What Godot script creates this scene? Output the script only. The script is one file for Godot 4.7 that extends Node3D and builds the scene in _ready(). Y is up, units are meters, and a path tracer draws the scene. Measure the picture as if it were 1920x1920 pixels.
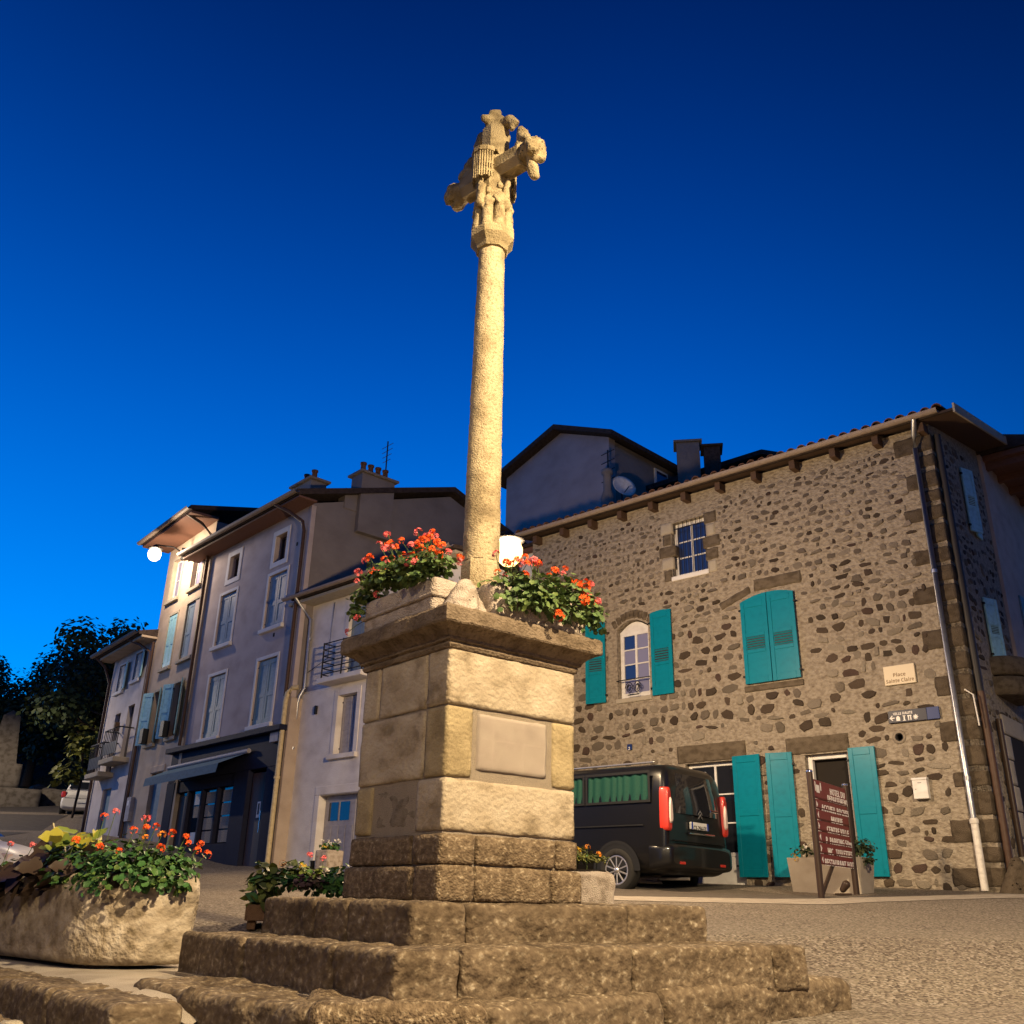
extends Node3D
# A dusk square: a carved stone wayside cross on a stepped pedestal before old houses lit by street lanterns.
# Metres, y up; the camera crouches at the origin of the plan and looks towards -z.

var M := {}
var taken := {}
var rng := RandomNumberGenerator.new()
var nz := FastNoiseLite.new()
var font: SystemFont

# ------------------------------------------------------------------ naming and tree
func numbered(called: String) -> String:
	if not taken.has(called):
		taken[called] = 0
		return called
	taken[called] += 1
	return "%s_%03d" % [called, taken[called]]

func thing(called: String, label: String, category: String, at: Vector3, turn := 0.0, group := "") -> Node3D:
	var o := Node3D.new()
	o.name = numbered(called)
	o.position = at
	o.rotation_degrees.y = turn
	o.set_meta("label", label)
	o.set_meta("category", category)
	if group != "":
		o.set_meta("group", group)
	add_child(o)
	return o

func part(called: String, mesh: Mesh, m: Material, parent: Node3D, label := "", stuff := false) -> MeshInstance3D:
	var o := MeshInstance3D.new()
	o.mesh = mesh
	o.material_override = m
	if parent == self:
		o.name = numbered(called)
		add_child(o)
	else:
		var n := 0
		var nm := called
		var key := str(parent.get_instance_id()) + called
		if taken.has(key):
			taken[key] += 1
			n = taken[key]
			nm = "%s_%03d" % [called, n]
		else:
			taken[key] = 0
		o.name = nm
		parent.add_child(o)
	if label != "":
		o.set_meta("label", label)
	if stuff:
		o.set_meta("kind", "stuff")
	return o

func group_part(called: String, parent: Node3D, at := Vector3.ZERO, turn := 0.0) -> Node3D:
	var o := Node3D.new()
	o.position = at
	o.rotation_degrees.y = turn
	var key := str(parent.get_instance_id()) + called
	if taken.has(key):
		taken[key] += 1
		o.name = "%s_%03d" % [called, taken[key]]
	else:
		taken[key] = 0
		o.name = called
	parent.add_child(o)
	return o

func structure(called: String, mesh: Mesh, m: Material) -> MeshInstance3D:
	var o := part(called, mesh, m, self)
	o.set_meta("kind", "structure")
	return o

func many(called: String, mesh: Mesh, m: Material, xs: Array, cols: Array, parent: Node3D) -> MultiMeshInstance3D:
	var mm := MultiMesh.new()
	mm.transform_format = MultiMesh.TRANSFORM_3D
	mm.use_colors = cols.size() > 0
	mm.mesh = mesh
	mm.instance_count = xs.size()
	for i in xs.size():
		mm.set_instance_transform(i, xs[i])
		if cols.size() > 0:
			mm.set_instance_color(i, cols[i])
	var o := MultiMeshInstance3D.new()
	o.multimesh = mm
	o.material_override = m
	o.name = called
	o.set_meta("kind", "stuff")
	parent.add_child(o, true)
	return o

# ------------------------------------------------------------------ mesh building
class MB:
	var st := SurfaceTool.new()
	var flat := 4294967295
	func _init() -> void:
		st.begin(Mesh.PRIMITIVE_TRIANGLES)
		st.set_smooth_group(flat)
		st.set_color(Color.WHITE)
	func col(c: Color) -> MB:
		st.set_color(c)
		return self
	func smooth(g: int) -> MB:
		st.set_smooth_group(g if g >= 0 else flat)
		return self
	func tri(a: Vector3, b: Vector3, c: Vector3, out: Vector3) -> void:
		if (a - c).cross(a - b).dot(out) < 0.0:
			var t := b
			b = c
			c = t
		st.add_vertex(a)
		st.add_vertex(b)
		st.add_vertex(c)
	func quad(a: Vector3, b: Vector3, c: Vector3, d: Vector3, out: Vector3) -> void:
		tri(a, b, c, out)
		tri(a, c, d, out)
	func quv(a: Vector3, b: Vector3, c: Vector3, d: Vector3, out: Vector3) -> void:
		quad(a, b, c, d, out)
	# box by its two corners, with an optional chamfer
	func box(lo: Vector3, hi: Vector3, ch := 0.0) -> MB:
		return boxx(Transform3D(Basis(), (lo + hi) * 0.5), (hi - lo).abs(), ch)
	func boxx(x: Transform3D, s: Vector3, ch := 0.0) -> MB:
		var h := s * 0.5
		ch = minf(ch, minf(h.x, minf(h.y, h.z)) * 0.9)
		var ax := [Vector3.RIGHT, Vector3.UP, Vector3.BACK]
		for k in 3:
			var n: Vector3 = ax[k]
			var u: Vector3 = ax[(k + 1) % 3]
			var v: Vector3 = ax[(k + 2) % 3]
			var hn := h[k]
			var hu := h[(k + 1) % 3]
			var hv := h[(k + 2) % 3]
			for sg: float in [-1.0, 1.0]:
				var p := n * hn * sg
				var iu := hu - ch
				var iv := hv - ch
				quad(x * (p + u * iu + v * iv), x * (p - u * iu + v * iv), x * (p - u * iu - v * iv), x * (p + u * iu - v * iv), x.basis * (n * sg))
			if ch > 0.0:
				# edges along n
				for su: float in [-1.0, 1.0]:
					for sv: float in [-1.0, 1.0]:
						var a := u * su * hu + v * sv * (hv - ch)
						var b := u * su * (hu - ch) + v * sv * hv
						var e := n * (hn - ch)
						quad(x * (a + e), x * (a - e), x * (b - e), x * (b + e), x.basis * (u * su + v * sv))
		if ch > 0.0:
			for sx: float in [-1.0, 1.0]:
				for sy: float in [-1.0, 1.0]:
					for sz: float in [-1.0, 1.0]:
						var c := Vector3(sx * h.x, sy * h.y, sz * h.z)
						tri(x * (c - Vector3(0, sy, sz) * ch), x * (c - Vector3(sx, 0, sz) * ch), x * (c - Vector3(sx, sy, 0) * ch), x.basis * Vector3(sx, sy, sz))
		return self
	func tube(pts: Array, r: float, n := 8, r2 := -1.0) -> MB:
		var rings := []
		for i in pts.size():
			var p: Vector3 = pts[i]
			var d: Vector3 = (pts[mini(i + 1, pts.size() - 1)] - pts[maxi(i - 1, 0)]).normalized()
			var u := d.cross(Vector3(0.13, 0.97, 0.21) if absf(d.y) < 0.9 else Vector3(0.9, 0.1, 0.3)).normalized()
			var v := d.cross(u)
			var rr := r if r2 < 0.0 else lerpf(r, r2, float(i) / maxf(1.0, pts.size() - 1))
			var ring := []
			for k in n:
				var a := TAU * k / n
				ring.append(p + (u * cos(a) + v * sin(a)) * rr)
			rings.append(ring)
		smooth(7)
		for i in rings.size() - 1:
			for k in n:
				var k2 := (k + 1) % n
				var o: Vector3 = (rings[i][k] + rings[i][k2]) * 0.5 - (pts[i] as Vector3)
				quad(rings[i][k], rings[i][k2], rings[i + 1][k2], rings[i + 1][k], o)
		smooth(-1)
		for e in 2:
			var i := 0 if e == 0 else rings.size() - 1
			var out: Vector3 = (pts[0] - pts[1]) if e == 0 else (pts[-1] - pts[-2])
			for k in range(1, n - 1):
				tri(rings[i][0], rings[i][k], rings[i][k + 1], out)
		return self
	# turned round a vertical axis: prof holds (radius, height)
	func lathe(prof: Array, n: int, at := Vector3.ZERO, sm := true, turn := 0.0) -> MB:
		smooth(3 if sm else -1)
		for i in prof.size() - 1:
			var a: Vector2 = prof[i]
			var b: Vector2 = prof[i + 1]
			if sm and i > 0:
				pass
			for k in n:
				var t0 := TAU * k / n + turn
				var t1 := TAU * (k + 1) / n + turn
				var d0 := Vector3(cos(t0), 0, sin(t0))
				var d1 := Vector3(cos(t1), 0, sin(t1))
				var nn := (d0 + d1) * (b.y - a.y) + Vector3.UP * (a.x - b.x) * 2.0
				quad(at + d0 * a.x + Vector3.UP * a.y, at + d1 * a.x + Vector3.UP * a.y, at + d1 * b.x + Vector3.UP * b.y, at + d0 * b.x + Vector3.UP * b.y, nn)
		smooth(-1)
		return self
	# outline in the plane of u and v, pushed from w0 to w1 along w
	func prism(poly: PackedVector2Array, o: Vector3, u: Vector3, v: Vector3, w: Vector3, w0: float, w1: float) -> MB:
		var idx := Geometry2D.triangulate_polygon(poly)
		var mid := Vector2.ZERO
		for p in poly:
			mid += p / poly.size()
		for i in range(0, idx.size(), 3):
			for s: float in [w0, w1]:
				var q := []
				for k in 3:
					var p: Vector2 = poly[idx[i + k]]
					q.append(o + u * p.x + v * p.y + w * s)
				tri(q[0], q[1], q[2], w * (s - (w0 + w1) * 0.5))
		var area := 0.0
		for i in poly.size():
			var p := poly[i]
			var q := poly[(i + 1) % poly.size()]
			area += p.x * q.y - q.x * p.y
		for i in poly.size():
			var p := poly[i]
			var q := poly[(i + 1) % poly.size()]
			var e := (q - p) * signf(area)
			quad(o + u * p.x + v * p.y + w * w0, o + u * q.x + v * q.y + w * w0, o + u * q.x + v * q.y + w * w1, o + u * p.x + v * p.y + w * w1, u * e.y - v * e.x)
		return self
	# a wall in the plane z with rectangular holes (and their reveals, dep deep); the top may slope
	func wall(x0: float, x1: float, y0: float, yl: float, yr: float, z: float, holes: Array, dep: float) -> MB:
		var ymax := maxf(yl, yr)
		var ymin := minf(yl, yr)
		var xs := [x0, x1]
		var ys := [y0, ymin]
		for h: Rect2 in holes:
			xs += [h.position.x, h.end.x]
			ys += [h.position.y, h.end.y]
		xs.sort()
		ys.sort()
		for i in xs.size() - 1:
			for j in ys.size() - 1:
				if xs[i + 1] - xs[i] < 1e-5 or ys[j + 1] - ys[j] < 1e-5:
					continue
				var c := Vector2((xs[i] + xs[i + 1]) * 0.5, (ys[j] + ys[j + 1]) * 0.5)
				var inside := false
				for h: Rect2 in holes:
					inside = inside or h.has_point(c)
				if not inside:
					quad(Vector3(xs[i], ys[j], z), Vector3(xs[i + 1], ys[j], z), Vector3(xs[i + 1], ys[j + 1], z), Vector3(xs[i], ys[j + 1], z), Vector3.BACK)
		if ymax > ymin + 1e-4:
			quad(Vector3(x0, ymin, z), Vector3(x1, ymin, z), Vector3(x1, yr, z), Vector3(x0, yl, z), Vector3.BACK)
		for h: Rect2 in holes:
			var a := h.position
			var b := h.end
			quad(Vector3(a.x, a.y, z), Vector3(a.x, b.y, z), Vector3(a.x, b.y, z - dep), Vector3(a.x, a.y, z - dep), Vector3.RIGHT)
			quad(Vector3(b.x, a.y, z), Vector3(b.x, b.y, z), Vector3(b.x, b.y, z - dep), Vector3(b.x, a.y, z - dep), Vector3.LEFT)
			quad(Vector3(a.x, a.y, z), Vector3(b.x, a.y, z), Vector3(b.x, a.y, z - dep), Vector3(a.x, a.y, z - dep), Vector3.UP)
			quad(Vector3(a.x, b.y, z), Vector3(b.x, b.y, z), Vector3(b.x, b.y, z - dep), Vector3(a.x, b.y, z - dep), Vector3.DOWN)
		return self
	func done(index := false) -> ArrayMesh:
		st.generate_normals()
		if index:
			st.index()
		return st.commit()

# a hewn block: a rounded box whose faces carry a fine grid pushed about by noise
func block(lo: Vector3, hi: Vector3, cell: float, bev: float, rough: float, sd: float, freq := 5.0) -> ArrayMesh:
	var c := (lo + hi) * 0.5
	var h := (hi - lo) * 0.5
	var mb := MB.new()
	mb.smooth(1)
	nz.frequency = freq
	bev = minf(bev, minf(h.x, minf(h.y, h.z)) * 0.8)
	var ax := [Vector3.RIGHT, Vector3.UP, Vector3.BACK]
	for k in 3:
		var ku := (k + 1) % 3
		var kv := (k + 2) % 3
		var nu := clampi(int(ceil(2.0 * h[ku] / cell)), 3, 60)
		var nv := clampi(int(ceil(2.0 * h[kv] / cell)), 3, 60)
		for sg: float in [-1.0, 1.0]:
			var grid := []
			for i in nu + 1:
				var row := PackedVector3Array()
				for j in nv + 1:
					var p: Vector3 = ax[k] * h[k] * sg + ax[ku] * h[ku] * edge_t(float(i) / nu, bev / h[ku]) + ax[kv] * h[kv] * edge_t(float(j) / nv, bev / h[kv])
					var q := p.clamp(-(h - Vector3.ONE * bev), h - Vector3.ONE * bev)
					var d := (p - q).normalized()
					var w := c + q + d * bev
					var s := w + Vector3(sd * 7.3, sd * 3.1, sd * 5.7)
					w += d * rough * (nz.get_noise_3dv(s) * 1.3 + nz.get_noise_3dv(s * 3.1) * 0.6)
					row.append(w)
				grid.append(row)
			for i in nu:
				for j in nv:
					mb.quad(grid[i][j], grid[i + 1][j], grid[i + 1][j + 1], grid[i][j + 1], ax[k] * sg)
	return mb.done()

func edge_t(t: float, b: float) -> float:
	# spread of grid lines: denser near both edges so that the rounding is smooth
	var e := t * 2.0 - 1.0
	return e * 0.75 + 0.25 * signf(e) * (1.0 - pow(1.0 - absf(e), 2.0))

# a flat wall stone: an uneven outline with a bevelled, proud face, in the plane z (facing +z)
func rubble(mb: MB, c: Vector2, w: float, h: float, z: float, proud: float, x := Transform3D(), boxy := 0.6) -> void:
	var n := 8
	var rim := []
	var top := []
	var a0 := rng.randf() * 0.5
	var tilt := Vector2(rng.randf_range(-0.4, 0.4), rng.randf_range(-0.4, 0.4))
	var ex := 1.0 - boxy * 0.8
	var skew := rng.randf_range(-0.22, 0.22)
	var taper := rng.randf_range(-0.2, 0.2)
	for i in n:
		var a := TAU * (i + rng.randf_range(-0.28, 0.28)) / n + a0
		var k := pow(pow(absf(cos(a)), 2.0 / ex) + pow(absf(sin(a)), 2.0 / ex), -ex / 2.0)
		var r := k * rng.randf_range(0.8, 1.06)
		var p := Vector2(cos(a) * r * w * 0.5, sin(a) * r * h * 0.5)
		p.y += p.x * skew
		p.x *= 1.0 + taper * p.y / h * 2.0
		rim.append(x * Vector3(c.x + p.x, c.y + p.y, z - 0.004))
		var q := p - p.normalized() * minf(rng.randf_range(0.008, 0.026), p.length() * 0.4)
		top.append(x * Vector3(c.x + q.x, c.y + q.y, z + proud * (1.0 + tilt.x * q.x / w * 2.0 + tilt.y * q.y / h * 2.0) * rng.randf_range(0.75, 1.2)))
	var mid := x * Vector3(c.x + w * rng.randf_range(-0.15, 0.15), c.y + h * rng.randf_range(-0.15, 0.15), z + proud * rng.randf_range(0.9, 1.5))
	for i in n:
		var j := (i + 1) % n
		var o: Vector3 = (rim[i] + rim[j]) * 0.5 - mid
		mb.quad(rim[i], rim[j], top[j], top[i], o + x.basis.z * 0.05)
		mb.tri(top[i], top[j], mid, x.basis.z)

# ------------------------------------------------------------------ materials
func noise_img(sd: int, freq: float, w: int, ramp: Array, kind := 0, oct := 4, h := -1) -> Image:
	var f := FastNoiseLite.new()
	f.seed = sd
	f.frequency = freq
	f.noise_type = FastNoiseLite.TYPE_SIMPLEX_SMOOTH if kind == 0 else FastNoiseLite.TYPE_CELLULAR
	f.fractal_octaves = oct
	if kind == 1:
		f.cellular_return_type = FastNoiseLite.RETURN_CELL_VALUE
		f.fractal_type = FastNoiseLite.FRACTAL_NONE
	elif kind == 2:
		f.cellular_return_type = FastNoiseLite.RETURN_DISTANCE
		f.fractal_type = FastNoiseLite.FRACTAL_NONE
	var src := f.get_seamless_image(w, w if h < 0 else h)
	src.convert(Image.FORMAT_L8)
	var data := src.get_data()
	var lut := PackedByteArray()
	lut.resize(256 * 3)
	for i in 256:
		var t := i / 255.0
		var c: Color = ramp[-1][1]
		for k in ramp.size() - 1:
			if t <= ramp[k + 1][0]:
				c = (ramp[k][1] as Color).lerp(ramp[k + 1][1], clampf((t - ramp[k][0]) / maxf(ramp[k + 1][0] - ramp[k][0], 1e-4), 0, 1))
				break
		lut[i * 3] = int(clampf(c.r, 0, 1) * 255.0)
		lut[i * 3 + 1] = int(clampf(c.g, 0, 1) * 255.0)
		lut[i * 3 + 2] = int(clampf(c.b, 0, 1) * 255.0)
	var out := PackedByteArray()
	out.resize(data.size() * 3)
	for i in data.size():
		var v := data[i] * 3
		out[i * 3] = lut[v]
		out[i * 3 + 1] = lut[v + 1]
		out[i * 3 + 2] = lut[v + 2]
	return Image.create_from_data(src.get_width(), src.get_height(), false, Image.FORMAT_RGB8, out)

func tex(im: Image) -> ImageTexture:
	return ImageTexture.create_from_image(im)

func lin(r: float, g: float, b: float) -> Color:
	return Color(r, g, b).linear_to_srgb()

var T := {}
func make_textures() -> void:
	var W := Color.WHITE
	# multipliers (sRGB grey), used over a base colour
	T.grain = tex(noise_img(1, 0.09, 512, [[0.0, lin(0.45, 0.45, 0.46)], [0.42, lin(0.8, 0.8, 0.8)], [0.6, lin(0.95, 0.95, 0.94)], [1.0, W]]))
	T.blotch = tex(noise_img(2, 0.012, 512, [[0.0, lin(0.42, 0.39, 0.36)], [0.32, lin(0.66, 0.64, 0.61)], [0.5, lin(0.88, 0.87, 0.86)], [1.0, W]], 0, 6))
	T.fineb = tex(noise_img(3, 0.11, 512, [[0.0, Color.BLACK], [1.0, W]], 0, 4))
	T.coarseb = tex(noise_img(4, 0.045, 512, [[0.0, Color.BLACK], [1.0, W]], 0, 6))
	# weathered sandstone: warm, with dark moss patches and pale lichen spots
	T.sand = tex(noise_img(5, 0.016, 512, [[0.0, lin(0.17, 0.135, 0.095)], [0.25, lin(0.28, 0.225, 0.15)], [0.4, lin(0.42, 0.35, 0.255)], [0.6, lin(0.48, 0.41, 0.31)], [0.8, lin(0.53, 0.46, 0.36)], [1.0, lin(0.58, 0.52, 0.42)]], 0, 6))
	T.step = tex(noise_img(6, 0.05, 512, [[0.0, lin(0.1, 0.075, 0.055)], [0.3, lin(0.16, 0.125, 0.09)], [0.55, lin(0.23, 0.185, 0.135)], [0.7, lin(0.27, 0.22, 0.16)], [0.76, lin(0.4, 0.35, 0.27)], [0.84, lin(0.55, 0.5, 0.41)], [1.0, lin(0.6, 0.56, 0.48)]], 0, 6))
	T.mottle = tex(noise_img(14, 0.06, 512, [[0.0, lin(0.35, 0.32, 0.28)], [0.25, lin(0.62, 0.6, 0.56)], [0.45, lin(0.85, 0.84, 0.82)], [1.0, W]], 0, 5))
	T.lichen = tex(noise_img(7, 0.055, 512, [[0.0, W], [0.66, W], [0.7, lin(0.6, 0.56, 0.5)], [1.0, lin(0.66, 0.63, 0.56)]], 0, 3))
	T.mortar = tex(noise_img(8, 0.03, 512, [[0.0, lin(0.17, 0.135, 0.1)], [0.33, lin(0.27, 0.22, 0.165)], [0.5, lin(0.35, 0.295, 0.225)], [1.0, lin(0.46, 0.4, 0.32)]], 0, 6))
	T.gravel = tex(noise_img(9, 0.075, 1024, [[0.0, lin(0.13, 0.1, 0.08)], [0.25, lin(0.27, 0.225, 0.18)], [0.6, lin(0.42, 0.36, 0.29)], [0.85, lin(0.52, 0.46, 0.38)], [1.0, lin(0.72, 0.66, 0.58)]], 1))
	T.gravelb = tex(noise_img(9, 0.075, 1024, [[0.0, W], [1.0, Color.BLACK]], 2))
	T.plaster = tex(noise_img(10, 0.008, 512, [[0.0, lin(0.8, 0.79, 0.78)], [0.35, lin(0.91, 0.9, 0.9)], [0.55, lin(0.97, 0.97, 0.96)], [1.0, W]], 0, 6))
	T.streak = tex(noise_img(11, 0.02, 512, [[0.0, lin(0.72, 0.7, 0.69)], [0.4, lin(0.9, 0.89, 0.88)], [0.6, lin(0.97, 0.97, 0.97)], [1.0, W]], 0, 5))
	T.leaf = tex(noise_img(12, 0.05, 256, [[0.0, lin(0.6, 0.6, 0.6)], [1.0, W]], 0, 3))

# base colour (linear) times textures in world space; s1, s2 are repeats per metre
func mat(called: String, c: Color, rough: float, t1 = null, s1 := 1.0, t2 = null, s2 := 1.0, bump = null, bcm := 0.0, own := false) -> StandardMaterial3D:
	var m := StandardMaterial3D.new()
	m.resource_name = called
	m.albedo_color = c.linear_to_srgb()
	m.roughness = rough
	m.metallic_specular = 0.35
	if t1 != null or bump != null:
		m.uv1_triplanar = true
		m.uv1_world_triplanar = not own
		m.uv1_scale = Vector3.ONE * s1
		m.uv1_triplanar_sharpness = 4.0
	if t1 != null:
		m.albedo_texture = t1
	if t2 != null:
		m.detail_enabled = true
		m.detail_albedo = t2
		m.detail_blend_mode = BaseMaterial3D.BLEND_MODE_MUL
		m.detail_uv_layer = BaseMaterial3D.DETAIL_UV_2
		m.uv2_triplanar = true
		m.uv2_world_triplanar = not own
		m.uv2_scale = Vector3.ONE * s2
		m.uv2_triplanar_sharpness = 4.0
	if bump != null:
		m.heightmap_enabled = true
		m.heightmap_texture = bump
		m.heightmap_scale = bcm
	M[called] = m
	return m

func vc(m: StandardMaterial3D) -> StandardMaterial3D:
	m.vertex_color_use_as_albedo = true
	return m

func make_materials() -> void:
	var W := Color.WHITE
	mat("sandstone", Color(0.98, 0.96, 0.92), 0.9, T.sand, 0.55, T.grain, 3.1, T.fineb, 0.8)
	mat("sandstone_yellow", Color(0.47, 0.38, 0.22), 0.9, T.blotch, 0.6, T.grain, 3.0, T.fineb, 0.6)
	mat("granite_slab", Color(0.5, 0.42, 0.35), 0.9, T.grain, 6.0, T.plaster, 1.0, T.fineb, 0.5)
	mat("dark_slab", Color(0.3, 0.25, 0.19), 0.92, T.blotch, 2.6, T.grain, 4.0, T.fineb, 0.8)
	mat("joint_mortar", Color(0.36, 0.3, 0.23), 0.95, T.grain, 3.0, T.plaster, 2.0, T.fineb, 0.8)
	mat("plinth_stone", Color(0.85, 0.78, 0.68), 0.93, T.step, 1.1, T.blotch, 1.3, T.fineb, 0.8)
	mat("step_stone", Color(0.72, 0.67, 0.6), 0.93, T.step, 0.8, T.blotch, 0.55, T.coarseb, 1.4)
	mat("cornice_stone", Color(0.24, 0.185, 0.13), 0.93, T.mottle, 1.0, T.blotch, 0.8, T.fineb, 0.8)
	mat("column_stone", Color(0.56, 0.46, 0.29), 0.92, T.mottle, 1.3, T.blotch, 0.45, T.fineb, 0.45)
	mat("carved_stone", Color(0.46, 0.37, 0.215), 0.92, T.blotch, 1.1, T.grain, 4.0, T.fineb, 0.6)
	mat("trough_stone", Color(0.55, 0.45, 0.28), 0.93, T.sand, 1.0, T.blotch, 0.9, T.coarseb, 1.2)
	M.trough_stone.albedo_color = Color(1, 1, 1)
	mat("pale_trough", Color(0.55, 0.47, 0.4), 0.92, T.blotch, 1.4, T.grain, 4.0, T.fineb, 0.8)
	mat("wall_mortar", Color(1.0, 1.0, 1.0), 0.95, T.mortar, 0.7, T.grain, 2.7, T.coarseb, 3.0)
	vc(mat("wall_stone", Color(0.76, 0.76, 0.78), 0.9, T.grain, 2.2, T.plaster, 1.3, T.coarseb, 1.6))
	mat("gravel", Color(0.46, 0.445, 0.43), 0.95, T.gravel, 0.8, T.plaster, 0.13, T.gravelb, 0.6)
	mat("concrete_paving", Color(0.46, 0.4, 0.33), 0.95, T.grain, 3.0, T.streak, 0.3, T.fineb, 0.4)
	mat("asphalt", Color(0.085, 0.075, 0.068), 0.9, T.grain, 4.0, T.streak, 0.25, T.fineb, 0.5)
	mat("asphalt_patch", Color(0.16, 0.135, 0.11), 0.92, T.grain, 4.0, T.streak, 0.4, T.fineb, 0.5)
	mat("soil", Color(0.04, 0.03, 0.022), 1.0, T.grain, 8.0, null, 1.0, T.fineb, 2.0)
	mat("hillside", Color(0.035, 0.04, 0.022), 1.0, T.blotch, 0.2, T.grain, 1.0, T.coarseb, 10.0)
	mat("beige_plaster", Color(0.5, 0.42, 0.4), 0.95, T.plaster, 0.3, T.streak, 0.12, T.fineb, 0.35)
	mat("ochre_plaster", Color(0.5, 0.4, 0.31), 0.95, T.plaster, 0.35, T.streak, 0.15, T.fineb, 0.4)
	mat("pale_plaster", Color(0.58, 0.53, 0.52), 0.95, T.plaster, 0.35, T.streak, 0.15, T.fineb, 0.4)
	mat("garage_plaster", Color(0.8, 0.75, 0.7), 0.95, T.plaster, 0.4, T.streak, 0.2, T.fineb, 0.35)
	mat("grey_render", Color(0.24, 0.21, 0.2), 0.97, T.plaster, 0.3, T.streak, 0.1, T.coarseb, 1.2)
	mat("gable_plaster", Color(0.36, 0.31, 0.32), 0.96, T.plaster, 0.25, T.streak, 0.12, T.fineb, 0.4)
	mat("pink_plaster", Color(0.55, 0.44, 0.37), 0.95, T.plaster, 0.3, T.streak, 0.2, T.fineb, 0.4)
	mat("white_plaster", Color(0.75, 0.72, 0.66), 0.95, T.plaster, 0.4, null, 1.0, T.fineb, 0.3)
	mat("white_surround", Color(0.72, 0.69, 0.66), 0.9, T.plaster, 0.6, null, 1.0, T.fineb, 0.2)
	mat("pale_stone", Color(0.48, 0.42, 0.33), 0.92, T.grain, 2.5, T.plaster, 1.0, T.fineb, 0.6)
	mat("brown_wood", Color(0.11, 0.065, 0.04), 0.75, T.streak, 1.5, T.grain, 4.0, T.fineb, 0.3)
	mat("red_brown_wood", Color(0.2, 0.1, 0.07), 0.75, T.streak, 1.5, T.grain, 4.0, T.fineb, 0.3)
	mat("planter_wood", Color(0.2, 0.12, 0.07), 0.7, T.streak, 2.0, T.grain, 5.0, T.fineb, 0.3)
	mat("roof_tile", Color(0.2, 0.1, 0.07), 0.9, T.blotch, 1.2, T.grain, 3.0, T.fineb, 0.5)
	mat("dark_tile", Color(0.07, 0.05, 0.045), 0.92, T.blotch, 1.2, T.grain, 3.0, T.fineb, 0.5)
	mat("teal_paint", Color(0.003, 0.2, 0.28), 0.3, T.plaster, 1.5)
	mat("grey_blue_paint", Color(0.16, 0.24, 0.28), 0.5, T.streak, 0.8)
	mat("slate_paint", Color(0.2, 0.25, 0.3), 0.5, T.streak, 0.8)
	mat("pale_blue_paint", Color(0.3, 0.55, 0.62), 0.4, T.streak, 0.8)
	mat("grey_paint", Color(0.36, 0.34, 0.36), 0.6, T.streak, 0.7)
	mat("white_paint", Color(0.75, 0.73, 0.7), 0.45, T.streak, 0.5)
	mat("navy_paint", Color(0.018, 0.02, 0.04), 0.55, T.streak, 0.6)
	M.navy_paint.metallic_specular = 0.15
	mat("awning_cloth", Color(0.07, 0.15, 0.22), 0.85, T.streak, 0.8)
	mat("black_iron", Color(0.015, 0.014, 0.015), 0.5)
	mat("brown_post", Color(0.045, 0.028, 0.02), 0.4)
	mat("zinc", Color(0.42, 0.43, 0.45), 0.38, T.streak, 0.8)
	M.zinc.metallic = 0.75
	mat("gutter_metal", Color(0.3, 0.24, 0.2), 0.6, T.streak, 0.8)
	mat("yellow_pipe", Color(0.62, 0.5, 0.28), 0.55, T.streak, 0.9)
	mat("brown_pipe", Color(0.075, 0.042, 0.028), 0.5, T.streak, 0.9)
	mat("dark_pipe", Color(0.03, 0.027, 0.027), 0.5)
	mat("white_pipe", Color(0.72, 0.68, 0.62), 0.4, T.streak, 1.0)
	mat("dark_glass", Color(0.012, 0.014, 0.02), 0.06)
	M.dark_glass.metallic_specular = 0.6
	mat("blue_glass", Color(0.02, 0.03, 0.08), 0.05)
	M.blue_glass.metallic_specular = 0.9
	mat("curtain_pane", Color(0.2, 0.2, 0.32), 0.12)
	mat("dark_interior", Color(0.02, 0.016, 0.013), 0.9)
	mat("brown_door", Color(0.06, 0.035, 0.025), 0.5, T.streak, 1.0)
	mat("poster_paper", Color(0.4, 0.33, 0.26), 0.8, T.blotch, 4.0)
	mat("paper_white", Color(0.7, 0.68, 0.66), 0.7)
	mat("black_paint", Color(0.006, 0.006, 0.007), 0.3)
	M.black_paint.clearcoat_enabled = true
	M.black_paint.clearcoat = 0.35
	M.black_paint.clearcoat_roughness = 0.06
	mat("black_plastic", Color(0.014, 0.014, 0.014), 0.55)
	mat("tyre_rubber", Color(0.02, 0.019, 0.018), 0.85)
	mat("alloy", Color(0.62, 0.6, 0.58), 0.3)
	M.alloy.metallic = 0.85
	mat("chrome", Color(0.7, 0.7, 0.7), 0.12)
	M.chrome.metallic = 1.0
	mat("red_lens", Color(0.75, 0.035, 0.012), 0.12)
	M.red_lens.clearcoat_enabled = true
	M.red_lens.albedo_color = Color(0.5, 0.02, 0.008).linear_to_srgb()
	mat("clear_lens", Color(0.7, 0.55, 0.5), 0.12)
	M.clear_lens.clearcoat_enabled = true
	mat("plate_white", Color(0.75, 0.75, 0.72), 0.35)
	mat("plate_blue", Color(0.02, 0.05, 0.35), 0.35)
	mat("green_curtain", Color(0.006, 0.05, 0.036), 0.75, T.streak, 3.0)
	mat("silver_paint", Color(0.66, 0.64, 0.6), 0.35)
	mat("white_car_paint", Color(0.72, 0.7, 0.69), 0.3)
	mat("sign_maroon", Color(0.17, 0.03, 0.028), 0.45)
	mat("sign_maroon_dark", Color(0.1, 0.022, 0.016), 0.5)
	mat("sign_navy", Color(0.012, 0.016, 0.04), 0.4)
	mat("sign_blue", Color(0.01, 0.03, 0.14), 0.4)
	mat("sign_cream", Color(0.66, 0.56, 0.4), 0.5)
	mat("letter_white", Color(0.78, 0.74, 0.7), 0.5)
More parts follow.
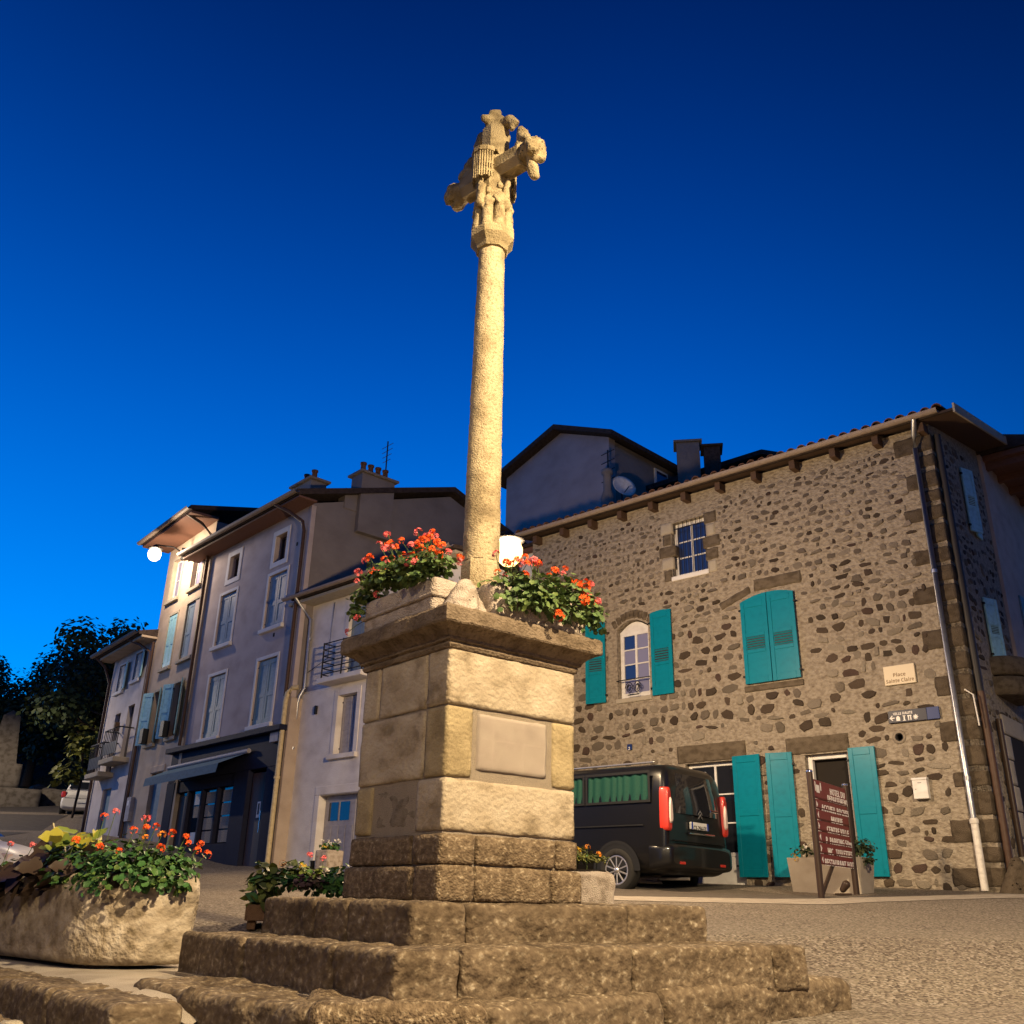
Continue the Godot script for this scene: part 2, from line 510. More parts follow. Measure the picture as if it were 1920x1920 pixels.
	mat("letter_brown", Color(0.25, 0.17, 0.1), 0.6)
	mat("letter_black", Color(0.02, 0.02, 0.02), 0.5)
	mat("memorial_stone", Color(0.16, 0.14, 0.12), 0.95, T.blotch, 0.5, T.grain, 1.0)
	mat("bark", Color(0.07, 0.05, 0.035), 0.95, T.blotch, 2.0)
	mat("stem", Color(0.1, 0.14, 0.04), 0.7)
	mat("dried_stem", Color(0.5, 0.44, 0.26), 0.8)
	vc(mat("leaf", W, 0.5)).backlight_enabled = true
	M.leaf.backlight = Color(0.3, 0.3, 0.3)
	vc(mat("tree_leaf", W, 0.6))
	vc(mat("petal", W, 0.6)).backlight_enabled = true
	M.petal.backlight = Color(0.35, 0.35, 0.35)
	var lampm := func(nm: String, c: Color, e: float) -> void:
		var m := mat(nm, Color(0.8, 0.75, 0.65), 0.4)
		m.emission_enabled = true
		m.emission = c
		m.emission_energy_multiplier = e
	lampm.call("lamp_warm", Color(1.0, 0.82, 0.5), 5.0)
	lampm.call("lamp_cool", Color(1.0, 0.88, 0.62), 5.0)

# ------------------------------------------------------------------ ground
func profile(t: float, pts: Array) -> float:
	for i in pts.size() - 1:
		var a: Vector2 = pts[i]
		var b: Vector2 = pts[i + 1]
		if t <= b.x:
			return lerpf(a.y, b.y, smoothstep(0.0, 1.0, (t - a.x) / (b.x - a.x)) * 0.3 + 0.7 * clampf((t - a.x) / (b.x - a.x), 0.0, 1.0))
	return (pts[-1] as Vector2).y

const KERB_A := Vector2(-1.5, -4.34)
const KERB_D := Vector2(-0.686, -0.728)

func ground_y(x: float, z: float) -> float:
	var d := -z
	var far := profile(d, [Vector2(-8, -0.25), Vector2(0, -0.02), Vector2(3.5, 0.03), Vector2(5, 0.045), Vector2(6.2, 0.085), Vector2(7.0, 0.24), Vector2(7.8, 0.41), Vector2(13.8, 0.73), Vector2(15.2, 0.775), Vector2(17, 0.92), Vector2(22, 1.13), Vector2(25, 1.35), Vector2(28, 1.95), Vector2(33, 2.4), Vector2(40, 3.45), Vector2(46, 4.3), Vector2(60, 6.0), Vector2(90, 8.0), Vector2(160, 9.0)])
	far -= 0.4 * smoothstep(-5.2, -7.5, x) * smoothstep(9.5, 13.0, d) * smoothstep(26.0, 19.0, d)
	far += 0.1 * smoothstep(4.0, 7.5, x) * smoothstep(9.0, 14.5, d) * smoothstep(30.0, 18.0, d)
	if x < -0.6 and d < 12.0:
		var rel := Vector2(x, z) - KERB_A
		var s := rel.dot(Vector2(KERB_D.y, -KERB_D.x))   # > 0 on the side of the camera
		var along := rel.dot(KERB_D)
		var up := lerpf(minf(far, 0.055), maxf(far, 0.2), smoothstep(-0.55, 0.25, along))
		var low := minf(far, 0.055)
		if along > -0.6:
			return lerpf(up, low, smoothstep(-0.12, 0.1, s))
		return far
	return far

func build_ground() -> void:
	var xs := []
	var zs := []
	var x := -150.0
	while x <= 150.0:
		xs.append(x)
		var a := absf(x)
		x += 0.2 if a < 5.0 else 0.6 if a < 14.0 else 3.0 if a < 40.0 else 15.0
	var z := 40.0
	while z >= -170.0:
		zs.append(z)
		z -= 0.2 if z < -2.0 and z > -9.0 else 0.6 if z < 3.0 and z > -30.0 else 2.0 if z > -60.0 else 12.0
	var mb := MB.new()
	mb.smooth(1)
	for i in xs.size() - 1:
		for j in zs.size() - 1:
			mb.quad(gp(xs[i], zs[j]), gp(xs[i + 1], zs[j]), gp(xs[i + 1], zs[j + 1]), gp(xs[i], zs[j + 1]), Vector3.UP)
	structure("ground", mb.done(), M.gravel)
	sheet("road", [[-40, -27], [-14.5, -27.5], [-15.5, -33], [-18, -41], [-24, -62], [-44, -62], [-50, -40]], M.asphalt, 0.006, 1.2)
	sheet("asphalt_patch", [[-0.6, -13.3], [1.6, -13.0], [3.4, -13.15], [4.1, -13.55], [4.9, -14.2], [4.6, -14.75], [3.9, -16.0], [2.4, -17.6], [0.5, -19.2], [-1.2, -17.5]], M.asphalt_patch, 0.005, 0.4)
	sheet("paving_strip", [[-1.0, -13.28], [-0.8, -12.2], [1.8, -11.9], [3.8, -12.0], [4.6, -12.7], [5.6, -13.05], [7.6, -13.35], [9.6, -13.2], [9.6, -14.0], [7.4, -14.3], [5.4, -14.0], [4.95, -14.15], [4.15, -13.5], [3.45, -13.1], [1.6, -12.95]], M.concrete_paving, 0.005, 0.4)
	sheet("front_paving", [[-1.25, -4.3], [-1.0, -6.6], [-4.6, -8.6], [-5.2, -8.05], [-1.62, -4.5]], M.concrete_paving, 0.006, 0.2)
	# kerb of hewn stones at the foot of the steps, left
	var o := group_top("kerb")
	var t := -1.5
	var k := 0
	while t < 4.6:
		var l := rng.randf_range(0.5, 0.85)
		var c := KERB_A + KERB_D * (t + l * 0.5)
		var top := (0.2 if t > -0.2 else 0.085) + rng.randf_range(-0.006, 0.006)
		var p := part("kerb_stone", block(Vector3(-l * 0.5 + 0.006, -0.3, -0.15), Vector3(l * 0.5 - 0.006, 0, 0.15), 0.035, 0.035, 0.012, 31.0 + k, 4.0), M.step_stone, o)
		p.position = Vector3(c.x, top, c.y)
		p.rotation.y = atan2(-KERB_D.y, KERB_D.x)
		t += l
		k += 1
	# cobbles of the gutter in front of the kerb
	var g := group_top("cobbled_gutter")
	for i in 15:
		for j in 5:
			var w := Vector2(KERB_A.x, KERB_A.y) + KERB_D * (0.1 + i * 0.125 + 0.06 * (j % 2)) + Vector2(KERB_D.y, -KERB_D.x) * (0.225 + j * 0.105)
			w += Vector2(rng.randf_range(-0.01, 0.01), rng.randf_range(-0.01, 0.01))
			var q := part("cobble", block(Vector3(-0.055, -0.06, -0.046), Vector3(0.055, 0.022 + rng.randf() * 0.012, 0.046), 0.03, 0.03, 0.006, i * 9.1 + j, 7.0), [M.step_stone, M.plinth_stone, M.pale_stone][(i * 7 + j * 3) % 3], g)
			q.position = Vector3(w.x, ground_y(w.x, w.y), w.y)
			q.rotation.y = atan2(-KERB_D.y, KERB_D.x) + rng.randf_range(-0.1, 0.1)

func group_top(called: String) -> Node3D:
	var o := Node3D.new()
	o.name = called
	o.set_meta("kind", "structure")
	add_child(o)
	return o

func gp(x: float, z: float, up := 0.0) -> Vector3:
	return Vector3(x, ground_y(x, z) + up, z)

# a thin sheet that follows the ground inside an outline
func sheet(called: String, outline: Array, m: Material, up: float, cell: float) -> void:
	var poly := PackedVector2Array()
	var lo := Vector2(1e9, 1e9)
	var hi := -lo
	for p in outline:
		var v := Vector2(p[0], p[1])
		poly.append(v)
		lo = lo.min(v)
		hi = hi.max(v)
	var mb := MB.new()
	mb.smooth(1)
	var nx := int((hi.x - lo.x) / cell) + 1
	var ny := int((hi.y - lo.y) / cell) + 1
	for i in nx:
		for j in ny:
			var c := PackedVector2Array([lo + Vector2(i, j) * cell, lo + Vector2(i + 1, j) * cell, lo + Vector2(i + 1, j + 1) * cell, lo + Vector2(i, j + 1) * cell])
			for piece in Geometry2D.intersect_polygons(c, poly):
				var idx := Geometry2D.triangulate_polygon(piece)
				for q in range(0, idx.size(), 3):
					mb.tri(gp(piece[idx[q]].x, piece[idx[q]].y, up), gp(piece[idx[q + 1]].x, piece[idx[q + 1]].y, up), gp(piece[idx[q + 2]].x, piece[idx[q + 2]].y, up), Vector3.UP)
	structure(called, mb.done(), m)

# ------------------------------------------------------------------ organic carving: tapered capsules joined smoothly, meshed as surface nets
func carved(bones: Array, cell: float, blend: float, rough: float, sd := 0.0) -> ArrayMesh:
	var lo := Vector3.ONE * 1e9
	var hi := -lo
	for b in bones:
		for e in 2:
			var r: float = b[2 + e] + cell * 3.0
			lo = lo.min(b[e] - Vector3.ONE * r)
			hi = hi.max(b[e] + Vector3.ONE * r)
	var n := Vector3i(((hi - lo) / cell).ceil()) + Vector3i.ONE
	var f := PackedFloat32Array()
	f.resize(n.x * n.y * n.z)
	f.fill(1.0)
	nz.frequency = 14.0
	for b in bones:
		var a: Vector3 = b[0]
		var e: Vector3 = b[1]
		var ra: float = b[2]
		var rb: float = b[3]
		var ab := e - a
		var ll := maxf(ab.length_squared(), 1e-8)
		var rr := maxf(ra, rb) + blend + cell * 2.0
		var l := Vector3i(((a.min(e) - Vector3.ONE * rr - lo) / cell).floor()).clamp(Vector3i.ZERO, n - Vector3i.ONE)
		var h := Vector3i(((a.max(e) + Vector3.ONE * rr - lo) / cell).ceil()).clamp(Vector3i.ZERO, n - Vector3i.ONE)
		for z in range(l.z, h.z + 1):
			for y in range(l.y, h.y + 1):
				for x in range(l.x, h.x + 1):
					var p := lo + Vector3(x, y, z) * cell
					var t := clampf((p - a).dot(ab) / ll, 0.0, 1.0)
					var d := (p - a - ab * t).length() - lerpf(ra, rb, t)
					var k := (z * n.y + y) * n.x + x
					var c := f[k]
					var hh := maxf(blend - absf(c - d), 0.0) / blend
					f[k] = minf(c, d) - hh * hh * blend * 0.25
	var idx := PackedInt32Array()
	idx.resize(n.x * n.y * n.z)
	idx.fill(-1)
	var pts := PackedVector3Array()
	for z in n.z - 1:
		for y in n.y - 1:
			for x in n.x - 1:
				var k := (z * n.y + y) * n.x + x
				var s := Vector3.ZERO
				var cnt := 0
				var v := [f[k], f[k + 1], f[k + n.x], f[k + n.x + 1], f[k + n.x * n.y], f[k + n.x * n.y + 1], f[k + n.x * n.y + n.x], f[k + n.x * n.y + n.x + 1]]
				var neg := 0
				for q: float in v:
					neg += 1 if q < 0.0 else 0
				if neg == 0 or neg == 8:
					continue
				for ed in [[0, 1], [2, 3], [4, 5], [6, 7], [0, 2], [1, 3], [4, 6], [5, 7], [0, 4], [1, 5], [2, 6], [3, 7]]:
					var va: float = v[ed[0]]
					var vb: float = v[ed[1]]
					if (va < 0.0) != (vb < 0.0):
						var t := va / (va - vb)
						var pa := Vector3(ed[0] & 1, (ed[0] >> 1) & 1, ed[0] >> 2)
						var pb := Vector3(ed[1] & 1, (ed[1] >> 1) & 1, ed[1] >> 2)
						s += pa.lerp(pb, t)
						cnt += 1
				idx[k] = pts.size()
				var w := lo + (Vector3(x, y, z) + s / cnt) * cell
				var q3 := w + Vector3(sd, sd * 1.7, -sd)
				w += Vector3(nz.get_noise_3dv(q3), nz.get_noise_3dv(q3 + Vector3(9, 0, 0)), nz.get_noise_3dv(q3 + Vector3(0, 9, 0))) * rough
				pts.append(w)
	var mb := MB.new()
	mb.smooth(1)
	for z in range(1, n.z - 1):
		for y in range(1, n.y - 1):
			for x in range(1, n.x - 1):
				var k := (z * n.y + y) * n.x + x
				for ax in 3:
					var st: int = [1, n.x, n.x * n.y][ax]
					if (f[k] < 0.0) == (f[k + st] < 0.0):
						continue
					var u: int = [n.x, n.x * n.y, 1][ax]
					var w: int = [n.x * n.y, 1, n.x][ax]
					var q := [idx[k], idx[k - u], idx[k - u - w], idx[k - w]]
					if q.has(-1):
						continue
					var dir: Vector3 = [Vector3.RIGHT, Vector3.UP, Vector3.BACK][ax] * (1.0 if f[k] < 0.0 else -1.0)
					# one winding for the whole quad, so that its two halves agree
					var nn: Vector3 = (pts[q[0]] - pts[q[2]]).cross(pts[q[0]] - pts[q[1]]) + (pts[q[0]] - pts[q[3]]).cross(pts[q[0]] - pts[q[2]])
					var fl := nn.dot(dir) < 0.0
					var order := [q[0], q[2], q[1], q[0], q[3], q[2]] if fl else [q[0], q[1], q[2], q[0], q[2], q[3]]
					for o in order:
						mb.st.add_vertex(pts[o])
	return mb.done()

# ------------------------------------------------------------------ the wayside cross
# local frame: the front corner of the pedestal stands at the origin, x runs along its right face, -z along its left face
const COL := Vector3(0.495, 0, -0.407)

func build_cross() -> void:
	var o := thing("wayside_cross", "tall carved stone cross on a column, pedestal and three steps, centre of the square", "stone cross", Vector3(-0.3175, 0, -4.99), 39.1)
	# step blocks: a run along x on the right face, a run along -z on the left face
	var rows := [
		# y0, y1, corner x, corner z, right end x, left end z, depth, joints on the right, joints on the left
		[0.415, 0.595, -0.387, 0.34, 1.625, -1.13, 0.55, [-0.075, 0.98], [-0.52]],
		[0.235, 0.418, -0.709, 0.726, 1.965, -1.39, 0.48, [-0.385, 0.6, 1.667], [-0.62]],
	]
	var sd := 1.0
	for row in rows:
		var st := group_part("step", o)
		var y0: float = row[0]
		var y1: float = row[1]
		var cx: float = row[2]
		var cz: float = row[3]
		var xe: float = row[4]
		var ze: float = row[5]
		var dep: float = row[6]
		var js: Array = [cx] + row[7] + [xe]
		for i in js.size() - 1:
			sd += 1.0
			part("stone_block", block(Vector3(js[i] + 0.003, y0 - 0.05, cz - dep), Vector3(js[i + 1] - 0.003, y1 + rng.randf_range(-0.006, 0.004), cz + rng.randf_range(-0.008, 0.008)), 0.026, 0.024, 0.01, sd, 5.0), M.step_stone, st)
		var js2: Array = [cz - dep + 0.01] + row[8] + [ze]
		for i in js2.size() - 1:
			sd += 1.0
			part("stone_block", block(Vector3(cx + rng.randf_range(-0.006, 0.006), y0 - 0.05, js2[i + 1] + 0.006), Vector3(cx + dep, y1 + rng.randf_range(-0.006, 0.004), js2[i] - 0.006), 0.026, 0.024, 0.01, sd, 5.0), M.step_stone, st)
		var fill := MB.new()
		fill.box(Vector3(cx + 0.2, y0 - 0.1, ze + 0.02), Vector3(xe - 0.02, y1 - 0.03, cz - 0.2))
		part("mortar_bed", fill.done(), M.joint_mortar, st)
	# lowest step: worn, uneven stones that do not keep a line
	var st := group_part("step", o)
	var inv := o.transform.affine_inverse()
	var low := [
		[Vector3(-1.72, 0.222, -4.86), Vector3(-0.7, 0.236, -3.83), 0.55],
		[Vector3(-0.7, 0.243, -3.80), Vector3(-0.03, 0.243, -3.93), 0.6],
		[Vector3(-0.02, 0.226, -4.0), Vector3(0.76, 0.24, -4.86), 0.5],
		[Vector3(0.77, 0.245, -4.86), Vector3(2.02, 0.25, -6.0), 0.42],
	]
	for i in low.size():
		var a: Vector3 = low[i][0]
		var b: Vector3 = low[i][1]
		var dep: float = low[i][2]
		var l := Vector2(b.x - a.x, b.z - a.z).length()
		var p := part("stone_block", block(Vector3(0.005, -0.24, -dep), Vector3(l - 0.005, 0, 0), 0.03, 0.06 if i == 3 else 0.045, 0.02, 50.0 + i, 3.0), M.step_stone if i != 1 else M.plinth_stone, st)
		var w := Transform3D(Basis(Vector3.UP, atan2(-(b.z - a.z), b.x - a.x)), Vector3(a.x, (a.y + b.y) * 0.5, a.z))
		p.transform = inv * w
	var fl := MB.new()
	fl.box(Vector3(-0.75, -0.05, -1.3), Vector3(2.15, 0.222, 0.62))
	part("mortar_bed", fl.done(), M.joint_mortar, st)
	# pedestal
	var pd := group_part("pedestal", o)
	var core := MB.new()
	core.box(Vector3(0.012, 0.58, -0.853), Vector3(0.903, 2.0, -0.012))
	part("core", core.done(), M.joint_mortar, pd)
	var bl := func(x0: float, x1: float, z0: float, z1: float, y0: float, y1: float, m: Material, b := 0.012, ro := 0.004) -> void:
		sd += 1.0
		part("stone_block", block(Vector3(x0, y0, z0), Vector3(x1, y1, z1), 0.03, b, ro, sd, 5.0), m, pd)
	var s: Material = M.sandstone
	# plinth, lower course (wider) and upper course
	bl.call(-0.028, 0.2, -0.2, 0.028, 0.592, 0.762, M.plinth_stone, 0.018, 0.006)
	bl.call(0.204, 0.72, -0.3, 0.027, 0.592, 0.765, M.plinth_stone, 0.018, 0.006)
	bl.call(0.724, 0.945, -0.3, 0.027, 0.592, 0.76, M.plinth_stone, 0.018, 0.006)
	bl.call(-0.028, 0.25, -0.9, -0.205, 0.592, 0.758, M.plinth_stone, 0.018, 0.006)
	bl.call(-0.012, 0.21, -0.25, 0.012, 0.767, 0.915, M.plinth_stone, 0.014, 0.005)
	bl.call(0.214, 0.765, -0.25, 0.012, 0.769, 0.913, M.plinth_stone, 0.014, 0.005)
	bl.call(0.769, 0.925, -0.3, 0.012, 0.767, 0.915, M.plinth_stone, 0.014, 0.005)
	bl.call(-0.012, 0.25, -0.875, -0.255, 0.766, 0.913, M.plinth_stone, 0.014, 0.005)
	# lower course
	bl.call(0.0, 0.916, -0.25, 0.0, 0.925, 1.188, s)
	bl.call(0.0, 0.25, -0.16, -0.02, 0.925, 1.188, s)
	bl.call(0.014, 0.25, -0.665, -0.175, 0.945, 1.165, M.dark_slab, 0.012, 0.008)
	bl.call(0.0, 0.25, -0.866, -0.69, 0.925, 1.186, M.sandstone_yellow)
	# middle course
	bl.call(0.0, 0.176, -0.2, 0.0, 1.194, 1.56, M.sandstone_yellow)
	bl.call(0.205, 0.705, -0.25, -0.002, 1.24, 1.54, M.granite_slab, 0.01, 0.005)
	bl.call(0.745, 0.917, -0.3, 0.0, 1.196, 1.56, M.sandstone_yellow)
	bl.call(0.0, 0.25, -0.867, -0.206, 1.192, 1.556, s)
	# top course
	bl.call(-0.004, 0.917, -0.2, 0.004, 1.566, 1.876, s)
	bl.call(0.0, 0.25, -0.69, -0.206, 1.563, 1.876, s)
	bl.call(0.0, 0.25, -0.866, -0.697, 1.562, 1.876, s)
	# cornice: mouldings swept round the four sides, in two pieces per side
	var prof := [Vector2(0.0, 1.862), Vector2(0.012, 1.868), Vector2(0.02, 1.885), Vector2(0.014, 1.9), Vector2(0.03, 1.908), Vector2(0.034, 1.925), Vector2(0.045, 1.935), Vector2(0.06, 1.95), Vector2(0.092, 1.968), Vector2(0.116, 1.976), Vector2(0.122, 1.985), Vector2(0.122, 2.055), Vector2(0.112, 2.072), Vector2(-0.2, 2.08)]
	var cn := MB.new()
	nz.frequency = 6.0
	var cor := [Vector2(0, 0), Vector2(0.916, 0), Vector2(0.916, -0.866), Vector2(0, -0.866)]
	var dirs := [Vector2(-1, 1), Vector2(1, 1), Vector2(1, -1), Vector2(-1, -1)]
	cn.smooth(1)
	for e in 4:
		for i in 28:
			for j in prof.size() - 1:
				var q := []
				for v in [[i, j], [i + 1, j], [i + 1, j + 1], [i, j + 1]]:
					var t: float = v[0] / 28.0
					var pr: Vector2 = prof[v[1]]
					var a: Vector2 = cor[e] + dirs[e] * pr.x
					var b: Vector2 = cor[(e + 1) % 4] + dirs[(e + 1) % 4] * pr.x
					var p := a.lerp(b, t)
					var w := Vector3(p.x, pr.y, p.y)
					var wn := 0.006 * nz.get_noise_3dv(w * 2.0)
					if pr.y > 1.96:
						wn *= 1.8
					w += Vector3(dirs[e].x, 0.5, dirs[e].y).lerp(Vector3(dirs[(e + 1) % 4].x, 0.5, dirs[(e + 1) % 4].y), t) * wn
					q.append(w)
				cn.smooth(2 + j)
				cn.quad(q[0], q[1], q[2], q[3], Vector3((dirs[e] + dirs[(e + 1) % 4]).x, (prof[j].x - prof[j + 1].x) * -0.0 + (3.0 if j == prof.size() - 2 else -0.6 if j < 10 else 0.0), (dirs[e] + dirs[(e + 1) % 4]).y))
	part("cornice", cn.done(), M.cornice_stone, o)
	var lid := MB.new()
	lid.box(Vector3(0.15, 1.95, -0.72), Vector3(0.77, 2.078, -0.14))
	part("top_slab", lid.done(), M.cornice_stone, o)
	# column: an eight-sided foot and a long tapering shaft
	var foot := MB.new()
	foot.lathe([Vector2(0.0, 2.06), Vector2(0.16, 2.06), Vector2(0.16, 2.2), Vector2(0.132, 2.24), Vector2(0.126, 2.55), Vector2(0.118, 2.575), Vector2(0, 2.585)], 8, COL, false, PI / 8)
	part("column_foot", foot.done(), M.column_stone, o)
	var sh := MB.new()
	sh.smooth(1)
	nz.frequency = 5.0
	var rows_n := 110
	var ns := 48
	var ring := func(i: int) -> PackedVector3Array:
		var t := float(i) / rows_n
		var y := 2.57 + t * 2.42
		var r := lerpf(0.117, 0.094, t) + 0.003 * sin(t * PI)
		var out := PackedVector3Array()
		for k in ns:
			var a := TAU * k / ns
			var d := Vector3(cos(a), 0, sin(a))
			var p := COL + d * r + Vector3.UP * y
			out.append(p + d * (0.0045 * nz.get_noise_3dv(p * 1.6) + 0.0035 * nz.get_noise_3dv(p * 5.0)))
		return out
	var prev: PackedVector3Array = ring.call(0)
	for i in rows_n:
		var nxt: PackedVector3Array = ring.call(i + 1)
		for k in ns:
			var k2 := (k + 1) % ns
			sh.quad(prev[k], prev[k2], nxt[k2], nxt[k], prev[k] - COL - Vector3(0, prev[k].y, 0))
		prev = nxt
	part("column_shaft", sh.done(), M.column_stone, o)
	# capital and cross head, turned a little on the column
	var hd := group_part("cross_head", o, COL + Vector3(0, 4.93, 0), 10.0)
	var cs: Material = M.carved_stone
	var cl := MB.new()
	cl.lathe([Vector2(0.09, 0.03), Vector2(0.118, 0.035), Vector2(0.126, 0.065), Vector2(0.13, 0.075), Vector2(0.158, 0.11), Vector2(0.168, 0.125), Vector2(0.168, 0.175), Vector2(0.155, 0.2), Vector2(0.135, 0.225), Vector2(0, 0.23)], 8, Vector3.ZERO, false, PI / 8)
	part("collar", cl.done(), cs, hd)
	# little standing figures round the capital
	for k in 8:
		var a := TAU * (k + 0.5) / 8.0
		var d := Vector3(cos(a), 0, sin(a))
		var e := Vector3(-d.z, 0, d.x)
		var b := d * 0.112 + Vector3(0, 0.2, 0)
		var hgt := 0.31 + 0.03 * (k % 3)
		var top := b + Vector3(0, hgt, 0) - d * 0.006
		var bones := [
			[b, b + Vector3(0, hgt * 0.45, 0), 0.05, 0.036], [b + Vector3(0, hgt * 0.45, 0), b + Vector3(0, hgt * 0.72, 0), 0.036, 0.04],
			[b + e * 0.03, b + e * 0.022 + Vector3(0, hgt * 0.4, 0) + d * 0.01, 0.018, 0.014], [b - e * 0.028 + d * 0.01, b - e * 0.01 + Vector3(0, hgt * 0.42, 0) + d * 0.014, 0.016, 0.012],
			[b + e * 0.042 + Vector3(0, hgt * 0.7, 0), b + e * 0.03 + d * 0.034 + Vector3(0, hgt * 0.5, 0), 0.016, 0.012], [b - e * 0.042 + Vector3(0, hgt * 0.7, 0), b - e * 0.006 + d * 0.04 + Vector3(0, hgt * 0.52, 0), 0.016, 0.012],
			[b + Vector3(0, hgt * 0.74, 0), b + Vector3(0, hgt * 0.84, 0), 0.016, 0.016], [top, top + Vector3(0, 0.02, 0), 0.026, 0.022],
		]
		part("carved_figure", carved(bones, 0.0085, 0.014, 0.006, k * 3.0), cs, hd)
	var cp := MB.new()
	cp.lathe([Vector2(0.1, 0.2), Vector2(0.105, 0.42), Vector2(0.12, 0.5), Vector2(0, 0.52)], 8, Vector3.ZERO, false, PI / 8)
	part("capital_core", cp.done(), cs, hd)
	var shf := MB.new()
	shf.lathe([Vector2(0.0, 0.45), Vector2(0.112, 0.45), Vector2(0.112, 1.16), Vector2(0.1, 1.18), Vector2(0, 1.18)], 8, Vector3.ZERO, false, PI / 8)
	part("cross_shaft", shf.done(), cs, hd)
	# arms along local z, with moulded soffits
	for sg: float in [-1.0, 1.0]:
		var ar := MB.new()
		var poly := PackedVector2Array([Vector2(0, -0.09), Vector2(0.045, -0.1), Vector2(0.082, -0.04), Vector2(0.082, 0.055), Vector2(0.045, 0.1), Vector2(-0.045, 0.1), Vector2(-0.082, 0.055), Vector2(-0.082, -0.04), Vector2(-0.045, -0.1)])
		ar.prism(poly, Vector3(0, 0.77, 0), Vector3.RIGHT, Vector3.UP, Vector3.BACK * sg, 0.06, 0.29)
		part("cross_arm", ar.done(), cs, hd)
		var z := Vector3.BACK * sg * 0.88
		part("leaf_carving", carved([
			[z * 0.32 + Vector3(0, 0.77, 0), z * 0.43 + Vector3(0, 0.78, 0), 0.075, 0.09], [z * 0.44 + Vector3(0.06, 0.79, 0), z * 0.47 + Vector3(0.03, 0.72, 0), 0.045, 0.05], [z * 0.44 + Vector3(-0.06, 0.79, 0), z * 0.47 + Vector3(-0.05, 0.73, 0), 0.045, 0.05],
			[z * 0.45 + Vector3(0.0, 0.83, 0), z * 0.5 + Vector3(0, 0.8, 0), 0.05, 0.035], [z * 0.42 + Vector3(0, 0.7, 0), z * 0.46 + Vector3(0, 0.69, 0), 0.04, 0.035],
			[z * 0.5 + Vector3(0.03, 0.76, 0), z * 0.51 + Vector3(0.05, 0.74, 0), 0.022, 0.016], [z * 0.5 + Vector3(-0.03, 0.76, 0), z * 0.51 + Vector3(-0.05, 0.72, 0), 0.022, 0.016]], 0.0095, 0.014, 0.012, 11.0 + sg), cs, hd)
		part("crocket", carved([[z * 0.3 + Vector3(0, 0.86, 0), z * 0.31 + Vector3(0.0, 0.98, 0), 0.05, 0.042], [z * 0.31 + Vector3(0, 0.98, 0), z * 0.29 + Vector3(0, 1.05, 0), 0.045, 0.03], [z * 0.27 + Vector3(0.03, 0.94, 0), z * 0.24 + Vector3(0.05, 0.93, 0), 0.03, 0.02], [z * 0.34 + Vector3(-0.02, 0.93, 0), z * 0.38 + Vector3(-0.02, 0.91, 0), 0.035, 0.03]], 0.0095, 0.012, 0.01, 21.0 + sg), cs, hd)
		if sg > 0.0:
			part("crocket", carved([[z * 0.4 + Vector3(0, 0.7, 0), z * 0.43 + Vector3(0, 0.6, 0), 0.035, 0.03], [z * 0.43 + Vector3(0, 0.6, 0), z * 0.44 + Vector3(0.01, 0.54, 0), 0.046, 0.036], [z * 0.42 + Vector3(0.03, 0.63, 0), z * 0.39 + Vector3(0.04, 0.64, 0), 0.02, 0.014]], 0.0095, 0.012, 0.008, 31.0 + sg), cs, hd)
		# bracket rising from the capital under each arm
		part("bracket_carving", carved([[z * 0.12 + Vector3(0, 0.44, 0), z * 0.15 + Vector3(0, 0.56, 0), 0.035, 0.03], [z * 0.15 + Vector3(0, 0.56, 0), z * 0.165 + Vector3(0, 0.62, 0), 0.026, 0.018], [z * 0.13 + Vector3(0.03, 0.47, 0), z * 0.14 + Vector3(0.03, 0.55, 0), 0.024, 0.016], [z * 0.125 + Vector3(0, 0.4, 0), z * 0.13 + Vector3(0, 0.42, 0), 0.05, 0.045]], 0.0095, 0.014, 0.007, 41.0 + sg), cs, hd)
		part("finial_crocket", carved([[z * 0.08 + Vector3(0, 1.2, 0), z * 0.16 + Vector3(0, 1.2, 0), 0.05, 0.045], [z * 0.16 + Vector3(0, 1.2, 0), z * 0.22 + Vector3(0, 1.16, 0), 0.05, 0.03], [z * 0.19 + Vector3(0, 1.15, 0), z * 0.19 + Vector3(0, 1.11, 0), 0.03, 0.02]], 0.0095, 0.014, 0.009, 51.0 + sg), cs, hd)
	part("finial", carved([[Vector3(0, 1.17, 0), Vector3(0, 1.27, 0), 0.1, 0.075], [Vector3(0, 1.27, 0), Vector3(0, 1.36, 0), 0.07, 0.04], [Vector3(-0.08, 1.24, 0), Vector3(-0.13, 1.22, 0.0), 0.045, 0.03], [Vector3(0.08, 1.24, 0), Vector3(0.13, 1.22, 0), 0.045, 0.03], [Vector3(-0.05, 1.32, 0.02), Vector3(-0.08, 1.3, 0.02), 0.03, 0.02]], 0.0095, 0.02, 0.01, 61.0), cs, hd)
